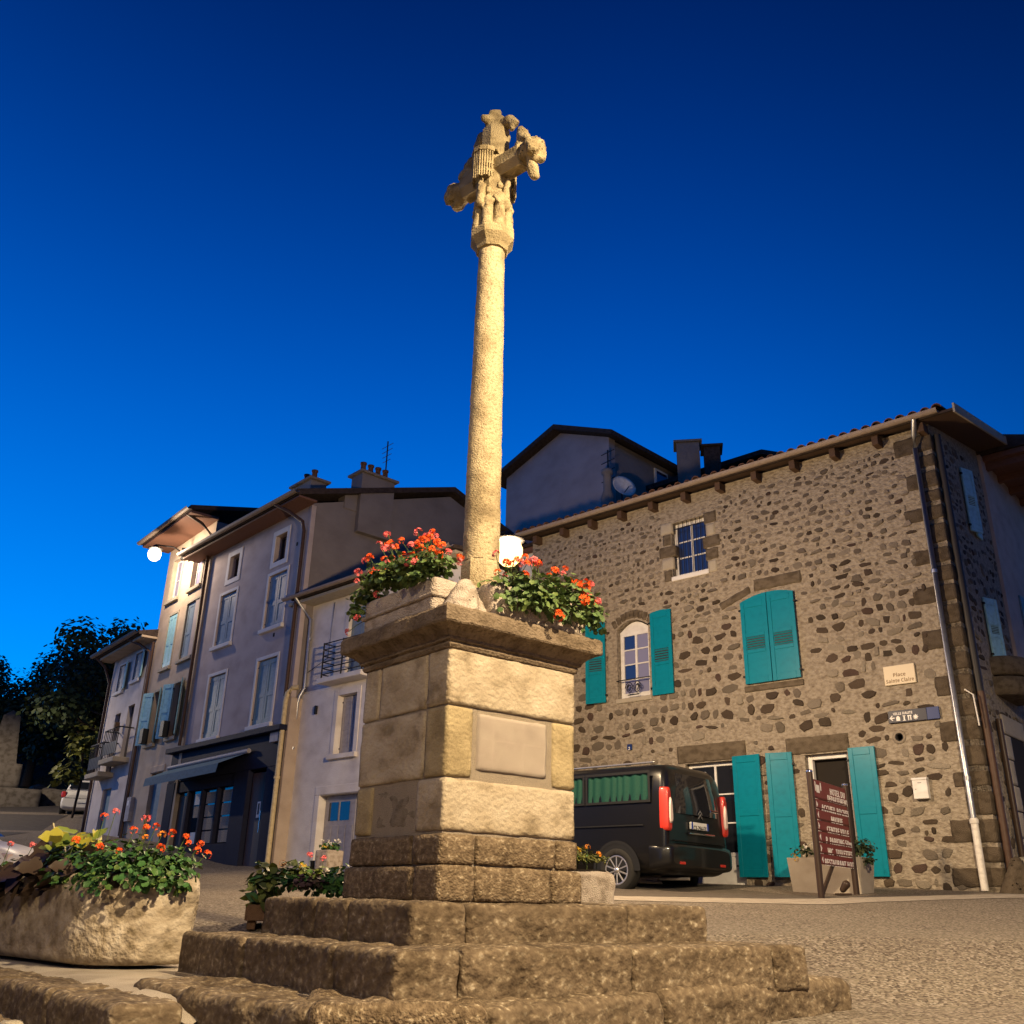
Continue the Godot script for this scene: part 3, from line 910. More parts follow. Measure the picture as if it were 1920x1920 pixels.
	# niche canopy on the side that looks to camera left, and one on the back
	for sg: float in [-1.0, 1.0]:
		var cb := group_part("niche_canopy", hd) if false else hd
		var c := MB.new()
		var n := 5
		var pts := []
		for k in n + 1:
			var a := lerpf(-1.35, 1.35, float(k) / n)
			pts.append(Vector3(sg * (0.085 + 0.115 * cos(a)), 0, 0.1 * sin(a) * 1.0))
		for k in n:
			var p: Vector3 = pts[k]
			var q: Vector3 = pts[k + 1]
			var out := Vector3(sg, 0, (p.z + q.z) * 5.0)
			for yy in [[0.655, 0.672, 0.0], [0.73, 0.742, 0.0], [0.845, 0.885, 0.012]]:
				var w: Vector3 = out.normalized() * yy[2]
				c.quad(p + w + Vector3(0, yy[0], 0), q + w + Vector3(0, yy[0], 0), q + w + Vector3(0, yy[1], 0), p + w + Vector3(0, yy[1], 0), out)
				c.quad(p + w + Vector3(0, yy[1], 0), q + w + Vector3(0, yy[1], 0), Vector3(sg * 0.1, yy[1], q.z * 0.6), Vector3(sg * 0.1, yy[1], p.z * 0.6), Vector3.UP)
				c.quad(p + w + Vector3(0, yy[0], 0), q + w + Vector3(0, yy[0], 0), Vector3(sg * 0.1, yy[0], q.z * 0.6), Vector3(sg * 0.1, yy[0], p.z * 0.6), Vector3.DOWN)
			for t: float in [0.0, 0.33, 0.66]:
				var m := p.lerp(q, t)
				c.tube([m + Vector3(0, 0.6 + 0.03 * absf(t - 0.33), 0), m + Vector3(0, 0.86, 0)], 0.0075, 5)
		c.lathe([Vector2(0.11, 0.87), Vector2(0.09, 0.89), Vector2(0.0, 0.93)], 8, Vector3(sg * 0.1, 0, 0), false)
		c.lathe([Vector2(0.06, 0.66), Vector2(0.07, 0.87)], 8, Vector3(sg * 0.1, 0, 0), false)
		part("niche_canopy", c.done(), cs, cb)
		part("niche_figure", carved([[Vector3(sg * 0.135, 0.4, 0), Vector3(sg * 0.14, 0.5, 0), 0.04, 0.034], [Vector3(sg * 0.14, 0.5, 0), Vector3(sg * 0.14, 0.56, 0), 0.034, 0.03], [Vector3(sg * 0.14, 0.6, 0), Vector3(sg * 0.14, 0.612, 0), 0.024, 0.022], [Vector3(sg * 0.14, 0.55, 0.035), Vector3(sg * 0.165, 0.5, 0.01), 0.014, 0.012]], 0.0085, 0.012, 0.004, 71.0), cs, hd)

# ------------------------------------------------------------------ plants
var LEAF := {}
var HEADS := []

func leaf_round(n: int, cup: float, lobes: int, depth: float) -> ArrayMesh:
	var mb := MB.new()
	mb.smooth(1)
	for i in n:
		var a := TAU * i / n
		var b := TAU * (i + 1) / n
		var ra := 0.5 * (1.0 - depth * absf(sin(a * lobes * 0.5)))
		var rb := 0.5 * (1.0 - depth * absf(sin(b * lobes * 0.5)))
		mb.tri(Vector3(0, -cup, 0), Vector3(cos(a) * ra, 0.03 * sin(a * 3.0), sin(a) * ra), Vector3(cos(b) * rb, 0.03 * sin(b * 3.0), sin(b) * rb), Vector3.UP)
	return mb.done()

# a pointed leaf along +z from its stalk, folded along the midrib; w is the half width
func leaf_blade(w: float, lobed: bool) -> ArrayMesh:
	var mb := MB.new()
	mb.smooth(1)
	var t := [0.0, 0.12, 0.3, 0.5, 0.68, 0.85, 1.0]
	var hw := [0.03, 0.6, 1.0, 0.85, 0.6, 0.3, 0.0] if not lobed else [0.02, 0.85, 1.0, 0.62, 0.7, 0.28, 0.0]
	for i in 6:
		for s: float in [-1.0, 1.0]:
			var m0 := Vector3(0, -0.1 * sin(t[i] * PI) - 0.22 * t[i] * t[i], t[i])
			var m1 := Vector3(0, -0.1 * sin(t[i + 1] * PI) - 0.22 * t[i + 1] * t[i + 1], t[i + 1])
			var e0 := m0 + Vector3(s * hw[i] * w, 0.08 * hw[i], -0.05)
			var e1 := m1 + Vector3(s * hw[i + 1] * w, 0.08 * hw[i + 1], -0.05)
			mb.quad(m0, e0, e1, m1, Vector3.UP)
	return mb.done()

func flower_head(sd: int, n: int, c0: Color, c1: Color) -> ArrayMesh:
	var r := RandomNumberGenerator.new()
	r.seed = sd
	var mb := MB.new()
	for i in n:
		var d := Vector3(r.randf_range(-1, 1), r.randf_range(-0.25, 1.0), r.randf_range(-1, 1)).normalized()
		var c := d * r.randf_range(0.75, 1.05)
		var u := d.cross(Vector3(0.3, 0.5, 0.8)).normalized()
		var v := d.cross(u)
		mb.col(c0.lerp(c1, r.randf()) * r.randf_range(0.8, 1.15))
		for k in 5:
			var a := TAU * (k + r.randf() * 0.4) / 5.0
			var e := u * cos(a) + v * sin(a)
			var f := u * cos(a + 1.3) + v * sin(a + 1.3)
			mb.quad(c, c + e * 0.3 - f * 0.12 + d * 0.12, c + e * 0.52 + d * r.randf_range(0.05, 0.22), c + e * 0.3 + f * 0.26 + d * 0.14, d)
	return mb.done()

func make_plants() -> void:
	LEAF.round = leaf_round(14, 0.12, 5, 0.22)
	LEAF.small = leaf_round(7, 0.1, 3, 0.2)
	LEAF.blade = leaf_blade(0.34, false)
	LEAF.lobed = leaf_blade(0.42, true)
	LEAF.thin = leaf_blade(0.09, false)
	for k in 4:
		HEADS.append(flower_head(70 + k, 13, Color(0.8, 0.075, 0.012), Color(0.85, 0.14, 0.02)))
	for k in 2:
		HEADS.append(flower_head(80 + k, 12, Color(0.75, 0.12, 0.13), Color(0.7, 0.2, 0.2)))
	HEADS.append(flower_head(90, 7, Color(0.8, 0.78, 0.7), Color(0.85, 0.8, 0.72)))
	HEADS.append(flower_head(91, 7, Color(0.75, 0.45, 0.03), Color(0.8, 0.5, 0.05)))
	HEADS.append(flower_head(92, 8, Color(0.85, 0.25, 0.02), Color(0.8, 0.3, 0.03)))

func leaf_basis(nrm: Vector3, spin: float, s: float) -> Basis:
	var y := nrm.normalized()
	var x := y.cross(Vector3(sin(spin), 0.31, cos(spin))).normalized()
	return Basis(x, y, x.cross(y)).scaled(Vector3.ONE * s)

# mounds: [centre, radii, leaves]; leaves fill the outer part of each mound
func foliage(o: Node3D, mounds: Array, size: float, base: Color, mesh: ArrayMesh, called := "foliage", lo := -0.35, singles := 0) -> void:
	var xs := []
	var cs := []
	for m in mounds:
		var c: Vector3 = m[0]
		var r: Vector3 = m[1]
		for i in int(m[2]):
			var d := Vector3(rng.randfn(), rng.randfn(), rng.randfn()).normalized()
			if d.y < lo:
				d.y = -d.y * 0.5
			var k := pow(rng.randf(), 0.45) * rng.randf_range(0.82, 1.12)
			var p := c + d * r * k
			var n := (d / r).normalized() * 0.7 + Vector3(rng.randf_range(-0.7, 0.7), rng.randf_range(0.1, 0.9), rng.randf_range(-0.7, 0.7))
			xs.append(Transform3D(leaf_basis(n, rng.randf() * TAU, size * rng.randf_range(0.65, 1.25)), p))
			var t := rng.randf()
			cs.append(base * rng.randf_range(0.6, 1.35) + Color(0.05, 0.045, 0.0) * (t * t * t))
	if singles > 0:
		# the leaves nearest the front are leaves of their own
		var mset := {}
		for i in singles:
			var key := int(base.g * 1000.0) + i % 5
			if not M.has("leaf_%d" % key):
				var lm := mat("leaf_%d" % key, base * (0.7 + 0.17 * (i % 5)), 0.5)
				lm.backlight_enabled = true
				lm.backlight = Color(0.3, 0.3, 0.3)
			var q := part("leaf", mesh, M["leaf_%d" % key], o)
			q.transform = xs[i]
		xs = xs.slice(singles)
		cs = cs.slice(singles)
	many(called, mesh, M.leaf, xs, cs, o)

func head(o: Node3D, p: Vector3, kind: int, r: float, from: Vector3) -> void:
	var h := part("flower_head", HEADS[kind], M.petal, o)
	h.transform = Transform3D(leaf_basis((p - from).normalized() + Vector3(0, 0.6, 0), rng.randf() * TAU, r), p)
	var mb := MB.new()
	mb.tube([from, from.lerp(p, 0.6) + Vector3(0, 0.01, 0), p], 0.0022, 4)
	part("stem", mb.done(), M.stem, h if false else o)

func trough_mesh(lo: Vector3, hi: Vector3, wall: float, dep: float, cell: float, bev: float, rough: float, sd: float) -> Array:
	# four hewn walls in one block with a soil bed a little below the rim
	var soil := MB.new()
	soil.box(Vector3(lo.x + wall, hi.y - dep, lo.z + wall), Vector3(hi.x - wall, hi.y + 0.012, hi.z - wall), 0.01)
	return [block(lo, hi, cell, bev, rough, sd, 3.5), soil.done()]

func build_planters() -> void:
	var X := Transform3D(Basis(Vector3.UP, deg_to_rad(39.1)), Vector3(-0.3175, 0, -4.99))
	# 1: cement trough on the left edge of the cornice
	var at := X * Vector3(0.03, 2.08, -0.45)
	var o := thing("flower_trough", "cement trough of orange geraniums on the left edge of the pedestal top", "planter", at, 39.1, "planters round the cross")
	var tm := trough_mesh(Vector3(-0.1, 0.0, -0.375), Vector3(0.1, 0.205, 0.36), 0.03, 0.05, 0.03, 0.018, 0.004, 3.0)
	part("trough", tm[0], M.pale_trough, o)
	part("soil", tm[1], M.soil, o)
	var band := MB.new()
	band.box(Vector3(-0.116, 0.085, -0.39), Vector3(0.112, 0.105, 0.375), 0.006)
	part("moulding", band.done(), M.pale_trough, o)
	foliage(o, [[Vector3(-0.04, 0.3, -0.17), Vector3(0.19, 0.17, 0.25), 520], [Vector3(-0.05, 0.28, 0.16), Vector3(0.19, 0.16, 0.25), 480], [Vector3(-0.06, 0.24, -0.42), Vector3(0.13, 0.11, 0.13), 130], [Vector3(-0.1, 0.13, -0.48), Vector3(0.07, 0.13, 0.07), 60], [Vector3(-0.13, 0.2, 0.22), Vector3(0.08, 0.07, 0.16), 90]], 0.041, Color(0.08, 0.135, 0.045), LEAF.round, "foliage", -0.2, 40)
	for i in 58:
		var z := rng.randf_range(-0.42, 0.38)
		var yy := 0.5 - 0.5 * absf(z + 0.0) * absf(z) + rng.randf_range(-0.12, 0.05)
		head(o, Vector3(rng.randf_range(-0.2, 0.08), yy, z), [0, 1, 2, 3, 4, 5][rng.randi() % 6] if z > -0.1 else [0, 4, 5, 1][rng.randi() % 4], rng.randf_range(0.018, 0.026), Vector3(-0.02, 0.28, z * 0.85))
	for p in [Vector3(-0.16, 0.1, -0.36), Vector3(-0.13, 0.04, -0.5), Vector3(-0.15, 0.2, -0.16), Vector3(-0.18, 0.3, 0.2), Vector3(-0.2, 0.28, 0.3)]:
		head(o, p, 4, 0.02, p + Vector3(0.12, 0.1, 0.02))
	# 2: the trough on the right edge, drowned in leaves
	at = X * Vector3(0.58, 2.08, -0.02)
	o = thing("flower_trough", "overflowing geranium trough on the right edge of the pedestal top, before the lantern", "planter", at, 39.1, "planters round the cross")
	tm = trough_mesh(Vector3(-0.36, 0.0, -0.1), Vector3(0.36, 0.2, 0.1), 0.03, 0.05, 0.03, 0.018, 0.004, 4.0)
	part("trough", tm[0], M.pale_trough, o)
	part("soil", tm[1], M.soil, o)
	foliage(o, [[Vector3(-0.1, 0.19, 0.06), Vector3(0.28, 0.13, 0.18), 520], [Vector3(0.2, 0.2, 0.08), Vector3(0.25, 0.18, 0.18), 520], [Vector3(-0.02, 0.1, 0.15), Vector3(0.36, 0.12, 0.09), 420], [Vector3(0.39, 0.1, 0.1), Vector3(0.12, 0.14, 0.13), 160]], 0.041, Color(0.085, 0.14, 0.05), LEAF.round, "foliage", -0.6, 40)
	for i in 36:
		var x := rng.randf_range(-0.34, 0.44)
		head(o, Vector3(x, minf(0.42 - 0.55 * maxf(x, 0.0), 0.33 + maxf(x + 0.08, 0.0) * 1.5) + rng.randf_range(-0.06, 0.04), rng.randf_range(-0.02, 0.2)), rng.randi() % 6, rng.randf_range(0.017, 0.025), Vector3(x * 0.85, 0.22, 0.05))
	for p in [[Vector3(0.02, 0.04, 0.23), 0, 0.03], [Vector3(0.2, 0.17, 0.25), 2, 0.032], [Vector3(0.17, 0.26, 0.23), 1, 0.028], [Vector3(0.3, 0.3, 0.2), 4, 0.024], [Vector3(0.36, 0.2, 0.2), 5, 0.024], [Vector3(-0.25, 0.3, 0.2), 5, 0.024]]:
		head(o, p[0], p[1], p[2], (p[0] as Vector3) - Vector3(0, 0.02, 0.14))
	# rounded boulder between them
	var hump := part("rounded_stone", carved([[Vector3(-0.03, 0.0, 0), Vector3(0.0, 0.1, -0.01), 0.11, 0.075], [Vector3(0, 0.1, -0.01), Vector3(0.01, 0.165, -0.02), 0.07, 0.045], [Vector3(0.1, 0.0, -0.04), Vector3(0.05, 0.08, -0.03), 0.09, 0.06]], 0.014, 0.03, 0.008, 5.0), M.pale_trough, self)
	hump.transform = Transform3D(X.basis, X * Vector3(0.085, 2.075, 0.0))
	hump.set_meta("label", "rounded pale stone on the front corner of the pedestal between the two troughs")
	hump.set_meta("category", "stone")
	# 3: the big hewn trough at the left
	at = Vector3(-2.2, 0.225, -5.6)
	o = thing("stone_trough", "large rough stone trough of geraniums and dark trailing leaves at far left front", "planter", at, 48.0, "planters round the cross")
	var out := PackedVector2Array()
	var ctrl := [Vector2(0.62, -2.3), Vector2(0.62, -0.05), Vector2(0.57, 0.0), Vector2(0.42, 0.0)]
	for i in 13:
		var a := i / 12.0 * PI * 0.5
		ctrl.append(Vector2(0.4 - 0.4 * sin(a), -0.4 + 0.4 * cos(a)))
	ctrl += [Vector2(0.0, -0.6), Vector2(0.0, -2.1), Vector2(0.06, -2.28), Vector2(0.16, -2.32)]
	for i in ctrl.size():
		var a: Vector2 = ctrl[i]
		var b: Vector2 = ctrl[(i + 1) % ctrl.size()]
		var n := maxi(1, int(a.distance_to(b) / 0.035))
		for q in n:
			out.append(a.lerp(b, float(q) / n))
	var tb := MB.new()
	tb.smooth(1)
	nz.frequency = 3.5
	var mid := Vector2(0.31, -1.1)
	var rows_y := [[0.0, 0.06], [0.012, 0.025], [0.045, 0.004], [0.1, 0.0], [0.16, 0.0], [0.22, 0.0], [0.28, 0.0], [0.34, 0.0], [0.4, 0.002], [0.44, 0.006], [0.465, 0.018], [0.478, 0.045], [0.48, 0.085], [0.4, 0.095]]
	var lp := func(k: int, r: int) -> Vector3:
		var p := out[k % out.size()]
		var inw := Vector2(clampf(p.x, 0.2, 0.42), clampf(p.y, -2.1, -0.2)) - p
		var w: Vector2 = p + inw.normalized() * float(rows_y[r][1])
		var v := Vector3(w.x, rows_y[r][0], w.y)
		var nn := Vector3(-inw.x, 0.0, -inw.y).normalized()
		return v + nn * (0.014 * nz.get_noise_3dv(v) + 0.006 * nz.get_noise_3dv(v * 3.7))
	for k in out.size():
		for r in rows_y.size() - 1:
			var p0: Vector3 = lp.call(k, r)
			var p1: Vector3 = lp.call(k + 1, r)
			var p2: Vector3 = lp.call(k + 1, r + 1)
			var p3: Vector3 = lp.call(k, r + 1)
			var c2 := Vector3(clampf(p0.x, 0.2, 0.42), 0.24, clampf(p0.z, -2.1, -0.2))
			tb.quad(p0, p1, p2, p3, (p0 + p2) * 0.5 - c2 if r < rows_y.size() - 2 else c2 - (p0 + p2) * 0.5)
	part("trough", tb.done(), M.trough_stone, o)
	var sb := MB.new()
	sb.box(Vector3(0.09, 0.4, -2.2), Vector3(0.54, 0.482, -0.1), 0.01)
	part("soil", sb.done(), M.soil, o)
	for z: float in [-0.35, -1.95]:
		part("bearer_stone", block(Vector3(0.12, -0.1, z - 0.12), Vector3(0.5, 0.012, z + 0.12), 0.05, 0.02, 0.006, z), M.step_stone, o)
	foliage(o, [[Vector3(0.24, 0.53, -0.3), Vector3(0.29, 0.17, 0.28), 420], [Vector3(0.46, 0.5, -0.16), Vector3(0.22, 0.16, 0.2), 260], [Vector3(0.2, 0.52, -0.75), Vector3(0.27, 0.17, 0.3), 300], [Vector3(0.02, 0.42, -0.22), Vector3(0.1, 0.13, 0.2), 110], [Vector3(0.3, 0.42, 0.02), Vector3(0.26, 0.12, 0.08), 150], [Vector3(0.0, 0.43, -0.6), Vector3(0.09, 0.1, 0.2), 80], [Vector3(0.25, 0.5, -1.7), Vector3(0.25, 0.1, 0.3), 90], [Vector3(0.3, 0.46, -0.2), Vector3(0.33, 0.16, 0.3), 500]], 0.043, Color(0.034, 0.095, 0.026), LEAF.round, "foliage", -0.5, 60)
	for p in [[0.5, 0.66, -0.05, 0], [0.52, 0.7, -0.12, 2], [0.55, 0.62, -0.02, 1], [0.47, 0.72, -0.2, 0], [0.6, 0.66, -0.08, 3], [0.62, 0.6, -0.02, 0], [0.3, 0.74, -0.2, 2], [0.34, 0.8, -0.3, 4], [0.22, 0.72, -0.2, 0], [0.15, 0.8, -0.45, 0], [0.24, 0.84, -0.5, 4], [0.02, 0.66, -0.5, 2], [0.08, 0.62, -0.3, 0], [0.36, 0.7, -0.12, 8], [0.26, 0.68, -0.12, 8], [0.2, 0.66, -1.5, 4], [0.1, 0.66, -1.62, 5], [0.44, 0.76, -0.35, 0], [0.12, 0.6, -0.14, 1], [0.3, 0.62, 0.0, 3]]:
		var v := Vector3(p[0], p[1], p[2])
		head(o, v, p[3], rng.randf_range(0.018, 0.025), Vector3(v.x * 0.9, 0.5, v.z - 0.05))
	# dark trailing leaves over the left part of the rim, each its own leaf
	var dk := [mat("dark_leaf", Color(0.026, 0.016, 0.014), 0.45), mat("dark_leaf_brown", Color(0.04, 0.026, 0.018), 0.5)]
	for i in 110:
		var z := -0.5 - 1.25 * pow(rng.randf(), 1.2)
		var over := rng.randf()
		var p := Vector3(0.25 - 0.33 * over, 0.6 - 0.22 * pow(over, 2.0) - 0.06 * (-z - 0.5) + rng.randf_range(-0.05, 0.06), z)
		if i % 4 == 0:
			var t := rng.randf()
			p = Vector3(-0.05 - 0.03 * rng.randf(), lerpf(0.48, 0.26, t * t), lerpf(-0.9, -1.6, t))
		var l := part("leaf", LEAF.lobed if i % 2 else LEAF.blade, dk[i % 2], o)
		l.transform = Transform3D(leaf_basis(Vector3(rng.randf_range(-0.9, 0.1), rng.randf_range(0.2, 1.0), rng.randf_range(-0.5, 0.7)), rng.randf() * TAU, rng.randf_range(0.1, 0.19)), p)
	var lime := [mat("lime_leaf", Color(0.3, 0.27, 0.03), 0.5), mat("lime_leaf_green", Color(0.16, 0.2, 0.03), 0.5)]
	for i in 26:
		var l := part("leaf", LEAF.lobed, lime[i % 2], o)
		l.transform = Transform3D(leaf_basis(Vector3(rng.randf_range(-0.9, 0.5), rng.randf_range(0.3, 0.9), rng.randf_range(-0.2, 0.7)), rng.randf() * TAU, rng.randf_range(0.08, 0.15)), Vector3(rng.randf_range(0.1, 0.34), rng.randf_range(0.62, 0.72), rng.randf_range(-1.05, -0.62)))
	for i in 3:
		var stk := MB.new()
		stk.tube([Vector3(0.3, 0.5, -1.2 + i * 0.1), Vector3(0.24, 0.8 - 0.05 * i, -1.35 + i * 0.14)], 0.006, 5)
		part("dried_stem", stk.done(), M.dried_stem, o)
	# 4: wooden planter behind the steps, left
	at = gp(-1.5, -7.75)
	o = thing("garden_planter", "low wooden box of mixed green and purple plants behind the steps, left", "planter", at, 12.0, "planters round the cross")
	for sgn: float in [-1.0, 1.0]:
		var pl := MB.new()
		pl.box(Vector3(-0.42, 0.03, sgn * 0.16 - 0.012), Vector3(0.42, 0.14, sgn * 0.16 + 0.012), 0.004)
		part("plank", pl.done(), M.planter_wood, o)
		var pe := MB.new()
		pe.box(Vector3(sgn * 0.42 - 0.012, 0.03, -0.147), Vector3(sgn * 0.42 + 0.012, 0.135, 0.147), 0.004)
		part("plank", pe.done(), M.planter_wood, o)
		var ft := MB.new()
		ft.box(Vector3(sgn * 0.38 - 0.03, -0.03, -0.14), Vector3(sgn * 0.38 + 0.03, 0.03, 0.14), 0.004)
		part("foot", ft.done(), M.planter_wood, o)
	var so := MB.new()
	so.box(Vector3(-0.4, 0.035, -0.145), Vector3(0.4, 0.125, 0.145))
	part("soil", so.done(), M.soil, o)
	foliage(o, [[Vector3(-0.1, 0.28, 0.05), Vector3(0.3, 0.15, 0.18), 160], [Vector3(0.22, 0.26, 0.08), Vector3(0.22, 0.18, 0.17), 300]], 0.055, Color(0.04, 0.12, 0.035), LEAF.round, "foliage", -0.4, 30)
	foliage(o, [[Vector3(-0.34, 0.24, 0.06), Vector3(0.16, 0.22, 0.16), 130], [Vector3(-0.1, 0.36, 0.0), Vector3(0.3, 0.1, 0.14), 90]], 0.085, Color(0.09, 0.12, 0.035), LEAF.blade, "trailing_leaves", -0.8, 20)
	foliage(o, [[Vector3(0.0, 0.28, 0.14), Vector3(0.22, 0.13, 0.08), 110]], 0.05, Color(0.06, 0.035, 0.045), LEAF.blade, "purple_leaves", -0.4)
	for p in [[0.1, 0.47, 0.1, 5], [0.33, 0.45, 0.1, 2], [0.3, 0.37, 0.15, 8], [-0.2, 0.43, 0.1, 8], [-0.05, 0.42, 0.14, 7], [0.0, 0.5, 0.0, 4]]:
		head(o, Vector3(p[0], p[1], p[2]), p[3], 0.024, Vector3(p[0] * 0.9, 0.25, 0.03))
	# 5: pale stone trough behind the pedestal, right
	at = gp(0.36, -7.6)
	o = thing("stone_trough", "pale stone trough of yellow-green marigolds between the pedestal and the black van", "planter", at, 8.0, "planters round the cross")
	tm = trough_mesh(Vector3(-0.45, -0.05, -0.2), Vector3(0.44, 0.45, 0.2), 0.05, 0.1, 0.035, 0.04, 0.01, 12.0)
	part("trough", tm[0], M.pale_trough, o)
	part("soil", tm[1], M.soil, o)
	foliage(o, [[Vector3(0.1, 0.53, 0.0), Vector3(0.34, 0.11, 0.19), 420]], 0.075, Color(0.11, 0.12, 0.03), LEAF.thin, "foliage", -0.1, 30)
	foliage(o, [[Vector3(0.1, 0.52, 0.0), Vector3(0.33, 0.09, 0.19), 160]], 0.035, Color(0.12, 0.12, 0.035), LEAF.small, "small_leaves", -0.1)
	for p in [[0.33, 0.57, 0.15, 8], [0.18, 0.6, 0.12, 7], [0.26, 0.62, 0.08, 8]]:
		head(o, Vector3(p[0], p[1], p[2]), p[3], 0.022, Vector3(p[0], 0.45, 0.05))
	# 6: square stone pot by the garage door
	at = gp(-3.42, -19.6)
	o = thing("flower_pot", "square stone pot of white pansies in front of the garage door", "planter", at, -40.0)
	part("pot", block(Vector3(-0.2, -0.05, -0.2), Vector3(0.2, 0.43, 0.2), 0.06, 0.03, 0.008, 14.0), M.pale_trough, o)
	foliage(o, [[Vector3(0, 0.47, 0), Vector3(0.22, 0.14, 0.2), 120]], 0.09, Color(0.04, 0.12, 0.03), LEAF.blade, "foliage", -0.3)
	for i in 12:
		var a := rng.randf() * TAU
		head(o, Vector3(cos(a) * 0.18, rng.randf_range(0.48, 0.62), sin(a) * 0.18), 6 if i % 4 else 7, 0.036, Vector3(0, 0.42, 0))
	at = gp(-3.72, -19.75)
	o = thing("bucket", "small dark bucket on the ground left of the white pansy pot", "bucket", at)
	var bk := MB.new()
	bk.lathe([Vector2(0.0, 0.0), Vector2(0.07, 0.0), Vector2(0.09, 0.2), Vector2(0.096, 0.21), Vector2(0.096, 0.23), Vector2(0.08, 0.22), Vector2(0.0, 0.05)], 18)
	part("body", bk.done(), M.black_plastic, o)
	# 7: flared concrete planter behind the signboard
	at = Vector3(5.12, 0.82, -15.72)
	o = thing("concrete_planter", "flared concrete planter with sparse plants behind the maroon signboard", "planter", at, -42.1)
	var cp := MB.new()
	for k in 4:
		var a := [Vector2(-1, 1), Vector2(1, 1), Vector2(1, -1), Vector2(-1, -1)]
		var p: Vector2 = a[k]
		var q: Vector2 = a[(k + 1) % 4]
		var lo := Vector2(0.55, 0.22)
		var hi := Vector2(0.6, 0.26)
		cp.quad(Vector3(p.x * lo.x, -0.05, p.y * lo.y), Vector3(q.x * lo.x, -0.05, q.y * lo.y), Vector3(q.x * hi.x, 0.52, q.y * hi.y), Vector3(p.x * hi.x, 0.52, p.y * hi.y), Vector3(p.x + q.x, 0, p.y + q.y))
		var inn := Vector2(0.55, 0.21)
		cp.quad(Vector3(p.x * inn.x, 0.52, p.y * inn.y), Vector3(q.x * inn.x, 0.52, q.y * inn.y), Vector3(q.x * hi.x, 0.52, q.y * hi.y), Vector3(p.x * hi.x, 0.52, p.y * hi.y), Vector3.UP)
		cp.quad(Vector3(p.x * inn.x, 0.52, p.y * inn.y), Vector3(q.x * inn.x, 0.52, q.y * inn.y), Vector3(q.x * inn.x, 0.4, q.y * inn.y), Vector3(p.x * inn.x, 0.4, p.y * inn.y), Vector3(-p.x - q.x, 0, -p.y - q.y))
	part("tub", cp.done(), M.concrete_paving, o)
	var s7 := MB.new()
	s7.box(Vector3(-0.55, 0.38, -0.21), Vector3(0.55, 0.48, 0.21))
	part("soil", s7.done(), M.soil, o)
	foliage(o, [[Vector3(0.55, 0.62, 0.06), Vector3(0.24, 0.19, 0.2), 320], [Vector3(0.66, 0.45, 0.12), Vector3(0.12, 0.14, 0.12), 90]], 0.05, Color(0.035, 0.055, 0.03), LEAF.small, "dark_shrub", -0.5)
	foliage(o, [[Vector3(-0.4, 0.6, 0.05), Vector3(0.24, 0.14, 0.18), 70]], 0.06, Color(0.06, 0.08, 0.04), LEAF.blade)
	for p in [[-0.5, 0.55, 0.22, 7], [-0.44, 0.5, 0.25, 7], [-0.3, 0.66, 0.15, 6], [-0.24, 0.72, 0.1, 6], [-0.36, 0.7, 0.05, 6]]:
		head(o, Vector3(p[0], p[1], p[2]), p[3], 0.04, Vector3(p[0], 0.45, 0.05))

# ------------------------------------------------------------------ building pieces (x right, y up, z towards the viewer)
func bx(called: String, lo: Vector3, hi: Vector3, m: Material, o: Node3D, ch := 0.004, label := "") -> MeshInstance3D:
	var mb := MB.new()
	mb.box(lo, hi, ch)
	return part(called, mb.done(), m, o, label)

func pipe(called: String, pts: Array, r: float, m: Material, o: Node3D, collars := []) -> MeshInstance3D:
	var mb := MB.new()
	mb.tube(pts, r, 12)
	for c in collars:
		mb.tube([c - Vector3(0, 0.03, 0), c + Vector3(0, 0.03, 0)], r * 1.22, 12)
	return part(called, mb.done(), m, o)

# casement: outer frame, mullions and panes in a reveal
func window(o: Node3D, x0: float, x1: float, y0: float, y1: float, z: float, cols: int, rows: int, fm: Material, gm: Material, fw := 0.06) -> void:
	var f := MB.new()
	f.box(Vector3(x0, y0, z - 0.05), Vector3(x0 + fw, y1, z), 0.006)
	f.box(Vector3(x1 - fw, y0, z - 0.05), Vector3(x1, y1, z), 0.006)
	f.box(Vector3(x0 + fw, y1 - fw, z - 0.05), Vector3(x1 - fw, y1, z - 0.001), 0.006)
	f.box(Vector3(x0 + fw, y0, z - 0.05), Vector3(x1 - fw, y0 + fw, z - 0.001), 0.006)
	var w := group_part("window", o)
	part("frame", f.done(), fm, w)
	var cw := (x1 - x0 - 2 * fw) / cols
	var rh := (y1 - y0 - 2 * fw) / rows
	for i in range(1, cols):
		bx("mullion", Vector3(x0 + fw + cw * i - 0.022, y0 + fw, z - 0.045), Vector3(x0 + fw + cw * i + 0.022, y1 - fw, z - 0.004), fm, w)
	for j in range(1, rows):
		for i in cols:
			bx("glazing_bar", Vector3(x0 + fw + cw * i + 0.023, y0 + fw + rh * j - 0.013, z - 0.04), Vector3(x0 + fw + cw * (i + 1) - 0.023, y0 + fw + rh * j + 0.013, z - 0.008), fm, w, 0.003)
	for i in cols:
		for j in rows:
			var g := MB.new()
			g.box(Vector3(x0 + fw + cw * i, y0 + fw + rh * j, z - 0.034), Vector3(x0 + fw + cw * (i + 1) - 0.0, y0 + fw + rh * (j + 1), z - 0.028))
			part("pane", g.done(), gm, w)

